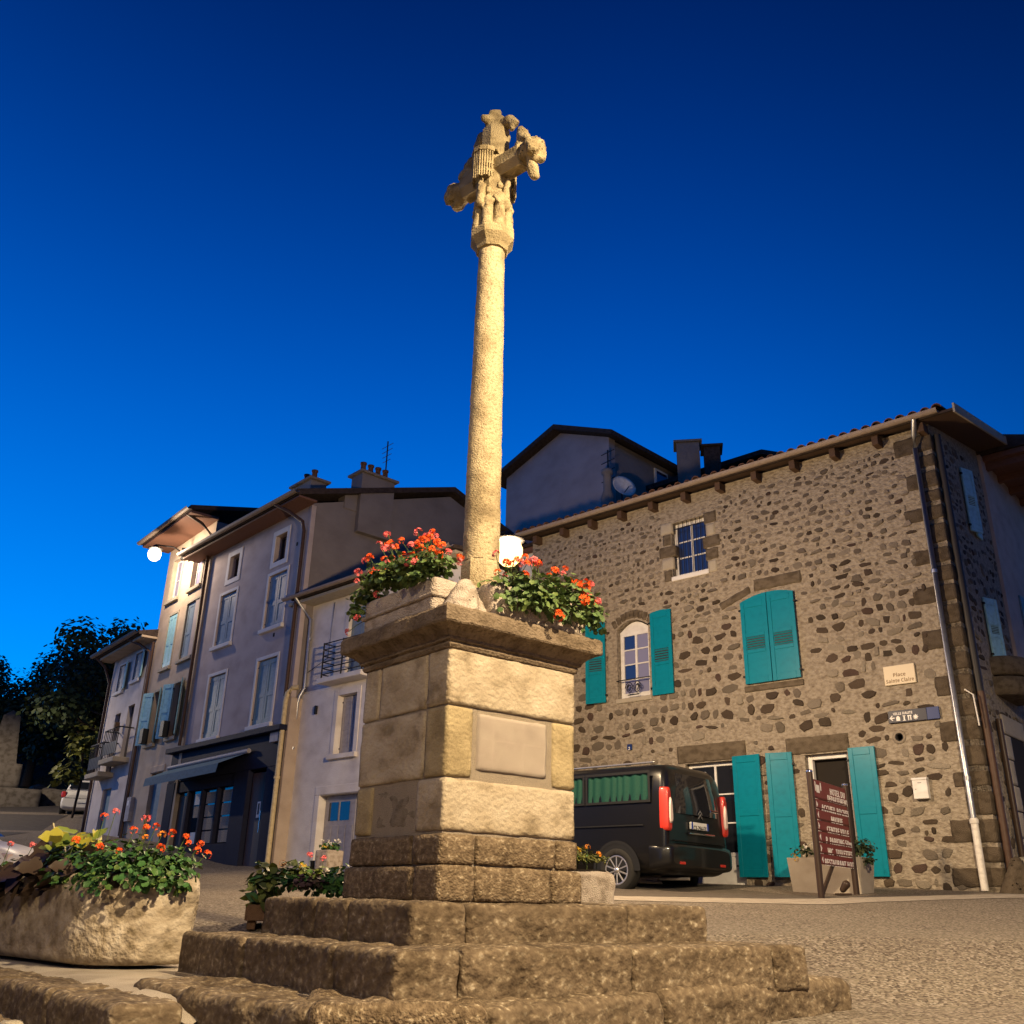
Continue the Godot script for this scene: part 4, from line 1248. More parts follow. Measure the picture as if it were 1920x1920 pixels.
# a panelled shutter leaf hung in its own frame of reference (hinge on the left, opening out by turn degrees)
func shutter(o: Node3D, x0: float, x1: float, y0: float, y1: float, z: float, m: Material, slats := 0, arch0 := 0.0, arch1 := 0.0, turn := 0.0, mid := 0.5, hinge_right := false) -> Node3D:
	var w := x1 - x0
	var g := group_part("shutter", o, Vector3(x1 if hinge_right else x0, 0, z), turn)
	var ox := -w if hinge_right else 0.0
	var t := 0.032
	var base := MB.new()
	var hl := y1 + arch0
	var hr := y1 + arch1
	var poly := PackedVector2Array([Vector2(0.004, y0), Vector2(w - 0.004, y0), Vector2(w - 0.004, hr)])
	if absf(arch1 - arch0) > 0.001:
		for k in range(1, 6):
			var s := k / 6.0
			poly.append(Vector2(lerpf(w - 0.004, 0.004, s), lerpf(hr, hl, s) + 0.025 * sin(s * PI)))
	poly.append(Vector2(0.004, hl))
	base.prism(poly, Vector3(ox, 0, 0), Vector3.RIGHT, Vector3.UP, Vector3.BACK, 0.0, t - 0.012)
	part("board", base.done(), m, g)
	var st := minf(0.085, w * 0.2)
	var fr := MB.new()
	fr.box(Vector3(ox + 0.004, y0, t - 0.0118), Vector3(ox + st, minf(hl, hr) - 0.012, t), 0.004)
	fr.box(Vector3(ox + w - st, y0, t - 0.0118), Vector3(ox + w - 0.004, minf(hl, hr) - 0.012, t), 0.004)
	var h := y1 - y0
	var bars := [[y0, y0 + 0.13], [minf(hl, hr) - 0.13, minf(hl, hr) - 0.01]]
	if slats > 0:
		bars += [[y0 + h * 0.36, y0 + h * 0.36 + 0.07], [y0 + h * 0.56, y0 + h * 0.56 + 0.07]]
	else:
		bars += [[y0 + h * mid - 0.06, y0 + h * mid + 0.06]]
	for b in bars:
		fr.box(Vector3(ox + st + 0.001, b[0], t - 0.0118), Vector3(ox + w - st - 0.001, b[1], t - 0.001), 0.004)
	part("rail_frame", fr.done(), m, g)
	if slats > 0:
		var a := y0 + h * 0.36 + 0.075
		var b := y0 + h * 0.56 - 0.005
		bx("slot_back", Vector3(ox + st + 0.012, a, t - 0.0115), Vector3(ox + w - st - 0.012, b, t - 0.009), M.dark_pipe, g, 0.0)
		for i in slats:
			var sl := MB.new()
			var yy := lerpf(a, b, (i + 0.5) / slats)
			sl.boxx(Transform3D(Basis(Vector3.RIGHT, 0.6), Vector3(ox + w * 0.5, yy, t - 0.004)), Vector3(w - 2 * st - 0.02, (b - a) / slats * 0.5, 0.007))
			part("slat", sl.done(), m, g)
	for yy: float in [y0 + h * 0.09, y0 + h * 0.9]:
		bx("hinge", Vector3(ox + (w - 0.01 if hinge_right else -0.035), yy - 0.018, 0.004), Vector3(ox + (w + 0.035 if hinge_right else 0.01), yy + 0.018, t + 0.012), M.black_iron, g)
	return g

func text(s: String, h: float, at: Transform3D, m: Material, o: Node3D, squeeze := 1.0, left := false, called := "lettering") -> void:
	var tm := TextMesh.new()
	tm.text = s
	tm.font = font
	tm.font_size = 32
	tm.pixel_size = h / 23.0
	tm.depth = 0.003
	tm.curve_step = 4.0
	tm.horizontal_alignment = HORIZONTAL_ALIGNMENT_LEFT if left else HORIZONTAL_ALIGNMENT_CENTER
	var p := part(called, tm, m, o)
	p.transform = at * Transform3D(Basis().scaled(Vector3(squeeze, 1, 1)), Vector3.ZERO)

func gable_roof(called: String, o: Node3D, x0: float, x1: float, z0: float, zr: float, z1: float, ye: float, yr: float, m: Material, th := 0.12) -> void:
	var mb := MB.new()
	mb.prism(PackedVector2Array([Vector2(z0, ye), Vector2(z0, ye + th), Vector2(zr, yr + th), Vector2(z1, ye + th), Vector2(z1, ye), Vector2(zr, yr)]), Vector3.ZERO, Vector3.BACK, Vector3.UP, Vector3.RIGHT, x0, x1)
	part(called, mb.done(), m, o)

# rows of rounded tiles along an eave: each end tile is a part, the rest of the slope one ribbed sheet
func tiles(o: Node3D, x0: float, x1: float, z0: float, y0: float, zr: float, yr: float, m: Material, step := 0.215) -> void:
	var n := int((x1 - x0) / step)
	var dir := Vector3(0, yr - y0, zr - z0).normalized()
	var up := Vector3(0, -dir.z, dir.y)
	if up.y < 0:
		up = -up
	var one := MB.new()
	var len := 0.45
	one.smooth(1)
	for k in 8:
		var a0 := PI * k / 8.0
		var a1 := PI * (k + 1) / 8.0
		for r: float in [0.095, 0.08]:
			var p := Vector3(cos(a0) * r, sin(a0) * r, 0)
			var q := Vector3(cos(a1) * r, sin(a1) * r, 0)
			one.quad(p, q, q * 0.9 + Vector3(0, 0, -len), p * 0.9 + Vector3(0, 0, -len), (p + q) * (1.0 if r > 0.09 else -1.0))
	one.smooth(-1)
	for k in 8:
		var a0 := PI * k / 8.0
		var a1 := PI * (k + 1) / 8.0
		one.quad(Vector3(cos(a0), sin(a0), 0) * 0.08, Vector3(cos(a1), sin(a1), 0) * 0.08, Vector3(cos(a1), sin(a1), 0) * 0.095, Vector3(cos(a0), sin(a0), 0) * 0.095, Vector3.BACK)
	var mesh := one.done()
	for i in n:
		var t := part("roof_tile", mesh, m, o)
		t.transform = Transform3D(Basis(Vector3.RIGHT, up, Vector3.RIGHT.cross(up)), Vector3(x0 + (i + 0.5) * step + rng.randf_range(-0.012, 0.012), y0 + rng.randf_range(-0.006, 0.01), z0 + rng.randf_range(-0.02, 0.03)))
	var sh := MB.new()
	sh.smooth(1)
	var a := Vector3(0, y0, z0) + dir * 0.4
	var b := Vector3(0, yr, zr)
	for i in n * 6:
		var p0 := x0 + i * step / 6.0
		var p1 := x0 + (i + 1) * step / 6.0
		var h0 := up * 0.09 * absf(sin(PI * (p0 - x0) / step))
		var h1 := up * 0.09 * absf(sin(PI * (p1 - x0) / step))
		sh.quad(a + Vector3(p0, 0, 0) + h0, a + Vector3(p1, 0, 0) + h1, b + Vector3(p1, 0, 0) + h1, b + Vector3(p0, 0, 0) + h0, up)
	part("tiled_slope", sh.done(), m, o, "", true)

func shell(o: Node3D, x0: float, x1: float, y0: float, y1: float, z0: float, z1: float, m: Material, called := "rear_wall") -> void:
	# left, right and rear walls
	var mb := MB.new()
	mb.quad(Vector3(x0, y0, z0), Vector3(x0, y1, z0), Vector3(x0, y1, z1), Vector3(x0, y0, z1), Vector3.LEFT)
	mb.quad(Vector3(x1, y0, z0), Vector3(x1, y1, z0), Vector3(x1, y1, z1), Vector3(x1, y0, z1), Vector3.RIGHT)
	mb.quad(Vector3(x0, y0, z1), Vector3(x1, y0, z1), Vector3(x1, y1, z1), Vector3(x0, y1, z1), Vector3.FORWARD)
	mb.quad(Vector3(x0, y1, z0 - 0.02), Vector3(x1, y1, z0 - 0.02), Vector3(x1, y1, z1), Vector3(x0, y1, z1), Vector3.UP)
	part(called, mb.done(), m, o)

# ------------------------------------------------------------------ the stone house on the right
func fill_stones(o: Node3D, x0: float, x1: float, y0: float, y1: float, holes: Array, xf: Transform3D, side: bool, singles: int) -> void:
	var list := []
	var y := y0
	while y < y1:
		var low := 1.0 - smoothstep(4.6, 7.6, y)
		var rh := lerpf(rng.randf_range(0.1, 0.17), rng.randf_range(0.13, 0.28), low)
		var x := x0 + rng.randf() * 0.15
		while x < x1:
			var w := rng.randf_range(0.1, 0.28) * lerpf(0.85, 1.6, low * rng.randf())
			var cx := x + w * 0.5
			var c := Vector2(cx, y + rh * 0.5 + rng.randf_range(-0.045, 0.045))
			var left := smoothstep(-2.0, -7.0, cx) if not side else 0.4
			var hh := rh * rng.randf_range(0.7, 1.0)
			var r := Rect2(c - Vector2(w, hh) * 0.5, Vector2(w, hh)).grow(0.015)
			var ok := cx + w * 0.5 < x1 and c.y + hh * 0.5 < y1
			for q: Rect2 in holes:
				if q.intersects(r):
					ok = false
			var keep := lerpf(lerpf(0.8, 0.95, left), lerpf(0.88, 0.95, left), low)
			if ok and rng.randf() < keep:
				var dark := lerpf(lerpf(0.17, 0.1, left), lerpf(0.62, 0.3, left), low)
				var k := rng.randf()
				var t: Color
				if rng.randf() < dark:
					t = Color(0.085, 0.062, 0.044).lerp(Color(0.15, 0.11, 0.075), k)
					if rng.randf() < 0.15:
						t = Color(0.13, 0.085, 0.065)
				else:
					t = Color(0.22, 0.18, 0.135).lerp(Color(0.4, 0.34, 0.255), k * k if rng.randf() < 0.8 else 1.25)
				t = t * Color(0.72, 0.7, 0.74).lerp(Color.WHITE, clampf(low + left * 0.5, 0.0, 1.0))  # upper stones coloured darker and purplish, standing in for weaker lamplight up there
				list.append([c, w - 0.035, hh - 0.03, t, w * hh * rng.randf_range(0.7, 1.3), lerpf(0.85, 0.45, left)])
			x += w + (0.0 if rng.randf() < 0.7 else rng.randf_range(0.02, 0.1))
		y += rh
	list.sort_custom(func(a, b): return a[4] > b[4])
	var rest := MB.new()
	for i in list.size():
		var s: Array = list[i]
		var mb := MB.new() if i < singles else rest
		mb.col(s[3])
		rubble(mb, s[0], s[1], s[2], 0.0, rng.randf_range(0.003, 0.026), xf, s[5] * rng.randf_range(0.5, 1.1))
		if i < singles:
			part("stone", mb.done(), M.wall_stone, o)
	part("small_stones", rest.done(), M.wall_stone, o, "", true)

func lintel(o: Node3D, x0: float, x1: float, y0: float, y1: float, c: Color, sd: float) -> void:
	var p := part("lintel_stone", block(Vector3(x0, y0, -0.2), Vector3(x1, y1, 0.022), 0.05, 0.02, 0.01, sd, 4.0), M.lintel_stone, o)

func build_stone_house() -> void:
	var o := thing("stone_house", "rubble stone house with bright teal shutters behind the van, right", "house", Vector3(7.5386, 0, -15.1694), -42.1)
	var XL := -9.45
	var d1 := Rect2(-5.45, 0.95, 1.15, 2.2)
	var d2 := Rect2(-2.98, 1.05, 0.78, 2.08)
	var aw := Rect2(-5.53, 6.98, 0.85, 1.24)
	var w1 := Rect2(-7.02, 4.58, 0.82, 1.72)
	var hole := Rect2(-1.33, 3.23, 0.13, 0.13)
	var wl := MB.new()
	wl.wall(XL, 0.0, 0.4, 8.78, 8.78, 0.0, [d1, d2, aw, w1, hole], 0.24)
	part("front_wall", wl.done(), M.wall_mortar, o)
	var bk := MB.new()
	for h: Rect2 in [hole]:
		bk.quad(Vector3(h.position.x, h.position.y, -0.235), Vector3(h.end.x, h.position.y, -0.235), Vector3(h.end.x, h.end.y, -0.235), Vector3(h.position.x, h.end.y, -0.235), Vector3.BACK)
	part("vent_back", bk.done(), M.dark_interior, o)
	var vent := MB.new()
	vent.lathe([Vector2(0.058, 0), Vector2(0.07, 0), Vector2(0.07, 0.2), Vector2(0.058, 0.2), Vector2(0.058, 0)], 20)
	var vp := part("vent_pipe", vent.done(), M.dark_pipe, o)
	vp.transform = Transform3D(Basis(Vector3.RIGHT, PI / 2), Vector3(-1.265, 3.295, -0.19))
	var vcl := MB.new()
	vcl.lathe([Vector2(0.062, 0.0), Vector2(0.115, 0.0), Vector2(0.105, 0.008), Vector2(0.062, 0.008)], 20)
	part("vent_collar", vcl.done(), M.joint_mortar, o).transform = Transform3D(Basis(Vector3.RIGHT, PI / 2), Vector3(-1.265, 3.295, 0.002))
	# side wall towards the lane on the right
	var side := Transform3D(Basis(Vector3.UP, PI / 2), Vector3.ZERO)   # local x of the side runs away (-z)
	var sw := MB.new()
	sw.prism(PackedVector2Array([Vector2(0, 0.4), Vector2(3.0, 0.4), Vector2(3.0, 9.5), Vector2(0, 8.8)]), Vector3.ZERO, Vector3.FORWARD, Vector3.UP, Vector3.RIGHT, -0.3, 0.0)
	part("side_wall", sw.done(), M.wall_mortar, o)
	shell(o, XL, -0.3, 0.4, 8.7, -0.26, -9.0, M.grey_render)
	# quoins that wrap the corner
	mat("quoin_stone", Color(0.13, 0.1, 0.07), 0.9, T.grain, 2.2, T.blotch, 1.0, T.coarseb, 1.6)
	mat("lintel_stone", Color(0.19, 0.15, 0.105), 0.9, T.grain, 2.2, T.blotch, 1.0, T.coarseb, 1.6)
	var y := 0.95
	var k := 0
	while y < 8.35:
		var h := rng.randf_range(0.22, 0.36)
		var lf := rng.randf_range(0.5, 0.75) if k % 2 == 0 else rng.randf_range(0.26, 0.4)
		var ls := rng.randf_range(0.25, 0.4) if k % 2 == 0 else rng.randf_range(0.5, 0.7)
		part("quoin", block(Vector3(-lf, y, -ls), Vector3(0.018, y + h, 0.018), 0.06, 0.025, 0.014, k * 2.3, 4.0), M.quoin_stone, o)
		y += h + rng.randf_range(0.05, 0.09)
		k += 1
	var ex := [d1.grow(0.04), d2.grow(0.04), aw.grow(0.2), w1.grow(0.1), hole.grow(0.03), Rect2(-0.42, 0.4, 1, 9), Rect2(-5.65, 3.13, 1.55, 0.4), Rect2(-3.36, 3.1, 1.25, 0.4), Rect2(-4.02, 4.45, 1.2, 1.9), Rect2(-6.82, 3.53, 0.15, 0.13), Rect2(-1.4, 4.15, 0.6, 0.36), Rect2(-7.3, 6.2, 1.4, 0.28), Rect2(-4.2, 6.2, 1.6, 0.3)]
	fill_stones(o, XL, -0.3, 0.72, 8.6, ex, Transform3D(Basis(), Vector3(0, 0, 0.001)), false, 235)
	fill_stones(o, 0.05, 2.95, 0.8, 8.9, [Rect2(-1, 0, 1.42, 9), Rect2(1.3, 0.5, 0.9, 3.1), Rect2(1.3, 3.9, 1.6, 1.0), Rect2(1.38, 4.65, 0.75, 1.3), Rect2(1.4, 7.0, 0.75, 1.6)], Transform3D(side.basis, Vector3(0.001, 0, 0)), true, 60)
	# attic window with a grille
	window(o, aw.position.x, aw.end.x, aw.position.y + 0.03, aw.end.y, -0.13, 2, 3, M.white_paint, M.blue_glass, 0.07)
	bx("sill", Vector3(aw.position.x - 0.02, aw.position.y - 0.07, -0.24), Vector3(aw.end.x + 0.02, aw.position.y + 0.025, 0.035), M.white_surround, o, 0.008)
	for i in 8:
		bx("grille_bar", Vector3(aw.position.x + 0.05 + i * 0.107, aw.position.y + 0.03, -0.045), Vector3(aw.position.x + 0.062 + i * 0.107, aw.end.y, -0.033), M.black_iron, o, 0.0)
	bx("grille_rail", Vector3(aw.position.x, aw.end.y - 0.14, -0.05), Vector3(aw.end.x, aw.end.y - 0.125, -0.028), M.black_iron, o, 0.0)
	for sgn: float in [-1.0, 1.0]:
		var xx := aw.position.x - 0.11 if sgn < 0.0 else aw.end.x + 0.11
		for j in 5:
			var pale := (j + (1 if sgn > 0 else 0)) % 3 == 1
			var ww := 0.1 + 0.05 * ((j * 7) % 3)
			part("jamb_stone", block(Vector3(xx - ww, 6.93 + j * 0.27, -0.2), Vector3(xx + ww, 7.18 + j * 0.27, 0.016), 0.06, 0.02, 0.008, j + 40.0 * sgn, 4.0), M.pale_stone if pale else M.lintel_stone, o)
	# window with arched head, its shutters folded back
	var arch := MB.new()
	var ap := PackedVector2Array([Vector2(w1.position.x, 6.3), Vector2(w1.position.x, 6.1)])
	for i in 13:
		var t := i / 12.0
		ap.append(Vector2(lerpf(w1.position.x, w1.end.x, t), 6.1 + 0.17 * sin(t * PI)))
	ap.append(Vector2(w1.end.x, 6.3))
	arch.prism(ap, Vector3.ZERO, Vector3.RIGHT, Vector3.UP, Vector3.BACK, -0.2, 0.004)
	part("arch_mortar", arch.done(), M.wall_mortar, o)
	for i in 9:
		var t := (i + 0.5) / 9.0
		var cx := lerpf(w1.position.x - 0.1, w1.end.x + 0.1, t)
		var v := part("arch_stone", block(Vector3(-0.058, -0.09, -0.2), Vector3(0.058, 0.09, 0.018), 0.05, 0.016, 0.008, i * 3.1, 5.0), M.lintel_stone, o)
		v.transform = Transform3D(Basis(Vector3.BACK, (0.5 - t) * 0.95), Vector3(cx, 6.19 + 0.2 * sin(t * PI), 0))
	var fr := MB.new()
	var zf := -0.12
	var fo := PackedVector2Array([Vector2(-7.01, 4.6), Vector2(-6.21, 4.6)])
	for i in 9:
		var t := i / 8.0
		fo.append(Vector2(lerpf(-6.21, -7.01, t), 6.05 + 0.2 * sin(t * PI)))
	var fi := PackedVector2Array([Vector2(-6.92, 4.72), Vector2(-6.3, 4.72), Vector2(-6.3, 5.98), Vector2(-6.92, 5.98)])
	fr.box(Vector3(-7.01, 4.6, zf - 0.05), Vector3(-6.92, 6.0, zf), 0.006)
	fr.box(Vector3(-6.3, 4.6, zf - 0.05), Vector3(-6.21, 6.0, zf), 0.006)
	fr.box(Vector3(-6.92, 4.6, zf - 0.05), Vector3(-6.3, 4.72, zf - 0.001), 0.006)
	var tp := PackedVector2Array([Vector2(-7.01, 6.001), Vector2(-6.92, 6.001), Vector2(-6.92, 5.96), Vector2(-6.3, 5.96), Vector2(-6.3, 6.001), Vector2(-6.21, 6.001)])
	for i in 9:
		var t := i / 8.0
		tp.append(Vector2(lerpf(-6.21, -7.01, t), 6.05 + 0.2 * sin(t * PI)))
	fr.prism(tp, Vector3.ZERO, Vector3.RIGHT, Vector3.UP, Vector3.BACK, zf - 0.05, zf - 0.002)
	var wg := group_part("window", o)
	part("frame", fr.done(), M.white_paint, wg)
	bx("mullion", Vector3(-6.635, 4.72, zf - 0.045), Vector3(-6.585, 5.96, zf - 0.004), M.white_paint, wg)
	for j in 3:
		for sgn: float in [-1.0, 1.0]:
			bx("glazing_bar", Vector3(-6.61 + minf(0.0, sgn * 0.31) + (0.026 if sgn > 0 else 0.0), 5.0 + j * 0.32, zf - 0.04), Vector3(-6.61 + maxf(0.0, sgn * 0.31) - (0.026 if sgn < 0 else 0.0), 5.026 + j * 0.32, zf - 0.008), M.white_paint, wg, 0.003)
	for i in 2:
		for j in 4:
			var y0w: float = [4.72, 5.013, 5.333, 5.653][j]
			var y1w: float = [5.013, 5.333, 5.653, 5.96][j]
			bx("pane", Vector3(-6.92 + i * 0.31, y0w, zf - 0.034), Vector3(-6.61 + i * 0.31, y1w, zf - 0.03), M.curtain_pane if (i == 1 or j % 2 == 0) else M.blue_glass, wg, 0.0)
	# scrolled guard before the window
	var rl := MB.new()
	rl.tube([Vector3(-7.03, 4.98, 0.02), Vector3(-6.19, 4.98, 0.02)], 0.012, 6)
	for sgn: float in [-1.0, 1.0]:
		for q: float in [0.1, 0.055]:
			var sp := []
			for i in 22:
				var a := i / 21.0 * TAU * 1.25
				sp.append(Vector3(-6.61 + sgn * (0.1 + cos(a) * q * (1.0 - i * 0.02)), 4.8 + sin(a) * q * 1.25 * (1.0 - i * 0.02), 0.02))
			rl.tube(sp, 0.009, 5)
	rl.tube([Vector3(-6.75, 4.65, 0.02), Vector3(-6.47, 4.65, 0.02)], 0.012, 5)
	part("scrolled_guard", rl.done(), M.black_iron, o)
	bx("sill", Vector3(-7.06, 4.5, -0.24), Vector3(-6.16, 4.598, 0.03), M.pale_stone, o, 0.01)
	shutter(o, -7.79, -7.3, 4.56, 6.28, 0.03, M.teal_paint, 5, 0.02, 0.04, 9.0, 0.5, true)
	shutter(o, -6.12, -5.6, 4.56, 6.26, 0.03, M.teal_paint, 5, 0.05, 0.06)
	# closed pair with a curved head
	bx("sill", Vector3(-4.05, 4.38, -0.1), Vector3(-2.85, 4.49, 0.03), M.lintel_stone, o, 0.01)
	shutter(o, -4.0, -3.435, 4.52, 6.14, 0.035, M.teal_paint, 5, 0.0, 0.12)
	shutter(o, -3.43, -2.87, 4.52, 6.14, 0.035, M.teal_paint, 5, 0.12, 0.04, 0.0, 0.5, true)
	part("arch_stone", block(Vector3(-0.36, -0.08, -0.1), Vector3(0.36, 0.08, 0.02), 0.06, 0.02, 0.012, 9.0), M.lintel_stone, o).transform = Transform3D(Basis(Vector3.BACK, 0.35), Vector3(-4.12, 6.27, 0))
	part("arch_stone", block(Vector3(-0.5, -0.12, -0.1), Vector3(0.5, 0.12, 0.02), 0.06, 0.02, 0.012, 19.0), M.lintel_stone, o).position = Vector3(-3.2, 6.45, 0)
	# doors with their leaves folded back
	lintel(o, -5.62, -4.12, 3.16, 3.5, Color.WHITE, 3.0)
	lintel(o, -3.32, -2.14, 3.15, 3.45, Color.WHITE, 4.0)
	window(o, d1.position.x, d1.end.x, d1.position.y + 0.5, d1.end.y, -0.12, 2, 3, M.white_paint, M.dark_glass, 0.07)
	bx("door_panel", Vector3(d1.position.x, d1.position.y, -0.18), Vector3(d1.end.x, d1.position.y + 0.498, -0.12), M.white_paint, o, 0.01)
	shutter(o, -4.4, -3.82, 1.09, 3.21, 0.035, M.teal_paint, 0, 0.0, 0.0, -3.0, 0.52)
	shutter(o, -3.68, -3.2, 1.09, 3.2, 0.035, M.teal_paint, 0, 0.0, 0.0, 14.0, 0.5, true)
	var dr := MB.new()
	dr.box(Vector3(d2.position.x, d2.position.y, -0.2), Vector3(d2.position.x + 0.09, d2.end.y, -0.1), 0.006)
	dr.box(Vector3(d2.end.x - 0.05, d2.position.y, -0.2), Vector3(d2.end.x, d2.end.y, -0.1), 0.006)
	dr.box(Vector3(d2.position.x + 0.09, d2.end.y - 0.08, -0.2), Vector3(d2.end.x - 0.05, d2.end.y, -0.101), 0.006)
	part("door_frame", dr.done(), M.white_paint, o)
	var dk := MB.new()
	dk.box(Vector3(d2.position.x + 0.08, d2.position.y, -1.6), Vector3(d2.end.x - 0.04, d2.end.y - 0.07, -0.22))
	part("doorway_dark", dk.done(), M.dark_interior, o)
	bx("door_handle", Vector3(-2.92, 2.0, -0.1), Vector3(-2.82, 2.02, -0.06), M.chrome, o)
	shutter(o, -2.16, -1.69, 1.1, 3.18, 0.035, M.teal_paint, 0, 0.0, 0.0, 0.0, 0.5)
	bx("doorstep", Vector3(-3.1, 0.7, -0.2), Vector3(-2.1, 1.048, 0.12), M.pale_stone, o, 0.015)
	bx("doorstep", Vector3(-5.6, 0.7, -0.2), Vector3(-4.2, 0.948, 0.12), M.pale_stone, o, 0.015)
	# eaves: rafters, boards, gutter, verge
	for i in 12:
		var xx := -9.2 + i * 0.83
		bx("rafter", Vector3(xx - 0.06, 8.58, -0.1), Vector3(xx + 0.06, 8.76, 0.24), M.brown_wood, o, 0.006)
	var so := MB.new()
	so.quad(Vector3(-9.72, 8.762, 0.3), Vector3(0.55, 8.762, 0.3), Vector3(0.55, 8.84, -0.02), Vector3(-9.72, 8.84, -0.02), Vector3.DOWN)
	part("eaves_board", so.done(), M.brown_wood, o)
	var zr := -5.0
	var yr := 8.8 + 0.2 * 5.3
	gable_roof("roof_deck", o, -9.72, 0.55, 0.3, zr, -10.3, 8.78, yr, M.dark_tile, 0.05)
	tiles(o, -9.7, 0.6, 0.36, 8.86, zr, yr + 0.06, M.roof_tile)
	var gt := MB.new()
	gt.smooth(2)
	for i in 8:
		var a0 := PI + PI * i / 8.0
		var a1 := PI + PI * (i + 1) / 8.0
		gt.quad(Vector3(-9.75, 8.86 + sin(a0) * 0.075, 0.37 + cos(a0) * 0.075), Vector3(0.3, 8.86 + sin(a0) * 0.075, 0.37 + cos(a0) * 0.075), Vector3(0.3, 8.86 + sin(a1) * 0.075, 0.37 + cos(a1) * 0.075), Vector3(-9.75, 8.86 + sin(a1) * 0.075, 0.37 + cos(a1) * 0.075), Vector3(0, sin(a0 + 0.2), cos(a0 + 0.2)))
	part("gutter", gt.done(), M.gutter_metal, o)
	# verge board and soffit along the gable
	var vb := MB.new()
	vb.prism(PackedVector2Array([Vector2(-0.34, 8.72), Vector2(-0.34, 8.9), Vector2(4.7, 9.9), Vector2(4.7, 9.72)]), Vector3.ZERO, Vector3.FORWARD, Vector3.UP, Vector3.RIGHT, 0.55, 0.585)
	part("verge_board", vb.done(), M.pale_stone, o)
	var vs := MB.new()
	vs.quad(Vector3(0.0, 8.76, 0.3), Vector3(0.55, 8.76, 0.3), Vector3(0.55, 9.7, -4.6), Vector3(0.0, 9.7, -4.6), Vector3.DOWN)
	part("verge_soffit", vs.done(), M.brown_wood, o)
	# downpipes
	pipe("downpipe", [Vector3(-0.12, 8.8, 0.36), Vector3(-0.2, 8.55, 0.22), Vector3(-0.26, 8.35, 0.09), Vector3(-0.262, 1.86, 0.09)], 0.045, M.zinc, o, [Vector3(-0.26, 6.0, 0.09), Vector3(-0.26, 2.55, 0.09)])
	pipe("downpipe", [Vector3(-0.262, 1.95, 0.09), Vector3(-0.262, 0.9, 0.09)], 0.056, M.white_pipe, o, [Vector3(-0.262, 1.9, 0.09)])
	pipe("downpipe", [Vector3(0.09, 8.6, -0.12), Vector3(0.09, 3.9, -0.12)], 0.06, M.dark_pipe, o)
	pipe("downpipe", [Vector3(0.09, 3.92, -0.12), Vector3(0.09, 0.9, -0.12)], 0.062, M.brown_pipe, o)
	pipe("cable", [Vector3(-0.1, 3.95, 0.04), Vector3(0.02, 3.85, 0.05), Vector3(0.035, 3.35, 0.045)], 0.012, M.white_pipe, o)
	pipe("downpipe", [Vector3(0.07, 3.6, -0.95), Vector3(0.07, 1.15, -0.95)], 0.05, M.brown_post, o)
	# lane side: half open shutters, a pale doorway and the bulge of an oven
	var sd := group_part("lane_side", o, Vector3.ZERO, 90.0)
	sd.name = "lane_windows"
	shutter(sd, 1.45, 1.78, 7.15, 8.45, 0.03, M.pale_blue_paint, 5, 0, 0, -20.0)
	shutter(sd, 1.8, 2.1, 7.15, 8.45, 0.03, M.pale_blue_paint, 5)
	shutter(sd, 1.42, 1.75, 4.7, 5.85, 0.03, M.pale_blue_paint, 5, 0, 0, -24.0)
	shutter(sd, 1.77, 2.08, 4.7, 5.85, 0.03, M.pale_blue_paint, 5)
	for j in 6:
		part("jamb_stone", block(Vector3(0.0, 0.9 + j * 0.42, -1.62 - 0.06 * (j % 2)), Vector3(0.03, 1.3 + j * 0.42, -1.32), 0.08, 0.012, 0.004, j * 1.9), M.pale_stone, o)
	part("lintel_stone", block(Vector3(0.0, 3.42, -2.6), Vector3(0.035, 3.75, -1.32), 0.08, 0.012, 0.004, 77.0), M.pale_stone, o)
	bx("doorway_dark", Vector3(0.002, 0.8, -2.5), Vector3(0.012, 3.42, -1.6), M.dark_interior, o, 0.0)
	for j in 2:
		var ov := MB.new()
		ov.smooth(1)
		for i in 14:
			for q in 3:
				var a0 := PI * i / 14.0
				var a1 := PI * (i + 1) / 14.0
				var rr := [0.62, 0.7, 0.7, 0.6]
				var yy := [0.0, 0.06, 0.3, 0.33] if j == 0 else [0.0, 0.03, 0.26, 0.34]
				var f := func(a: float, n: int) -> Vector3: return Vector3(sin(a) * rr[n] * 0.75, 4.08 + j * 0.345 + yy[n], -2.0 - cos(a) * -rr[n])
				var p0: Vector3 = f.call(a0, q)
				var p1: Vector3 = f.call(a1, q)
				var p2: Vector3 = f.call(a1, q + 1)
				var p3: Vector3 = f.call(a0, q + 1)
				ov.quad(p0, p1, p2, p3, p0 - Vector3(0, p0.y, -2.0) + Vector3(0, (q - 1) * 0.3, 0))
		for yb: float in [4.08 + j * 0.345, 4.41 + j * 0.345]:
			ov.smooth(-1)
			for i in range(0, 14):
				var a0 := PI * i / 14.0
				var a1 := PI * (i + 1) / 14.0
				ov.tri(Vector3(0, yb, -2.0), Vector3(sin(a0) * 0.46, yb, -2.0 + cos(a0) * 0.61), Vector3(sin(a1) * 0.46, yb, -2.0 + cos(a1) * 0.61), Vector3.DOWN if yb < 4.1 else Vector3.UP)
		part("oven_stone", ov.done(), M.lintel_stone, o)
	# things fixed to the wall
	var X := o.transform
	var s := thing("street_name_plaque", "cream street name plaque on the stone wall right of the closed shutters", "sign", X * Vector3(-1.11, 4.33, 0.03), -42.1)
	bx("plate", Vector3(-0.265, -0.165, -0.02), Vector3(0.265, 0.165, 0.012), M.sign_cream, s, 0.006)
	text("Place", 0.062, Transform3D(Basis(), Vector3(0, 0.0, 0.013)), M.letter_brown, s)
	text("Sainte Claire", 0.062, Transform3D(Basis(), Vector3(0, -0.1, 0.013)), M.letter_brown, s, 0.9)
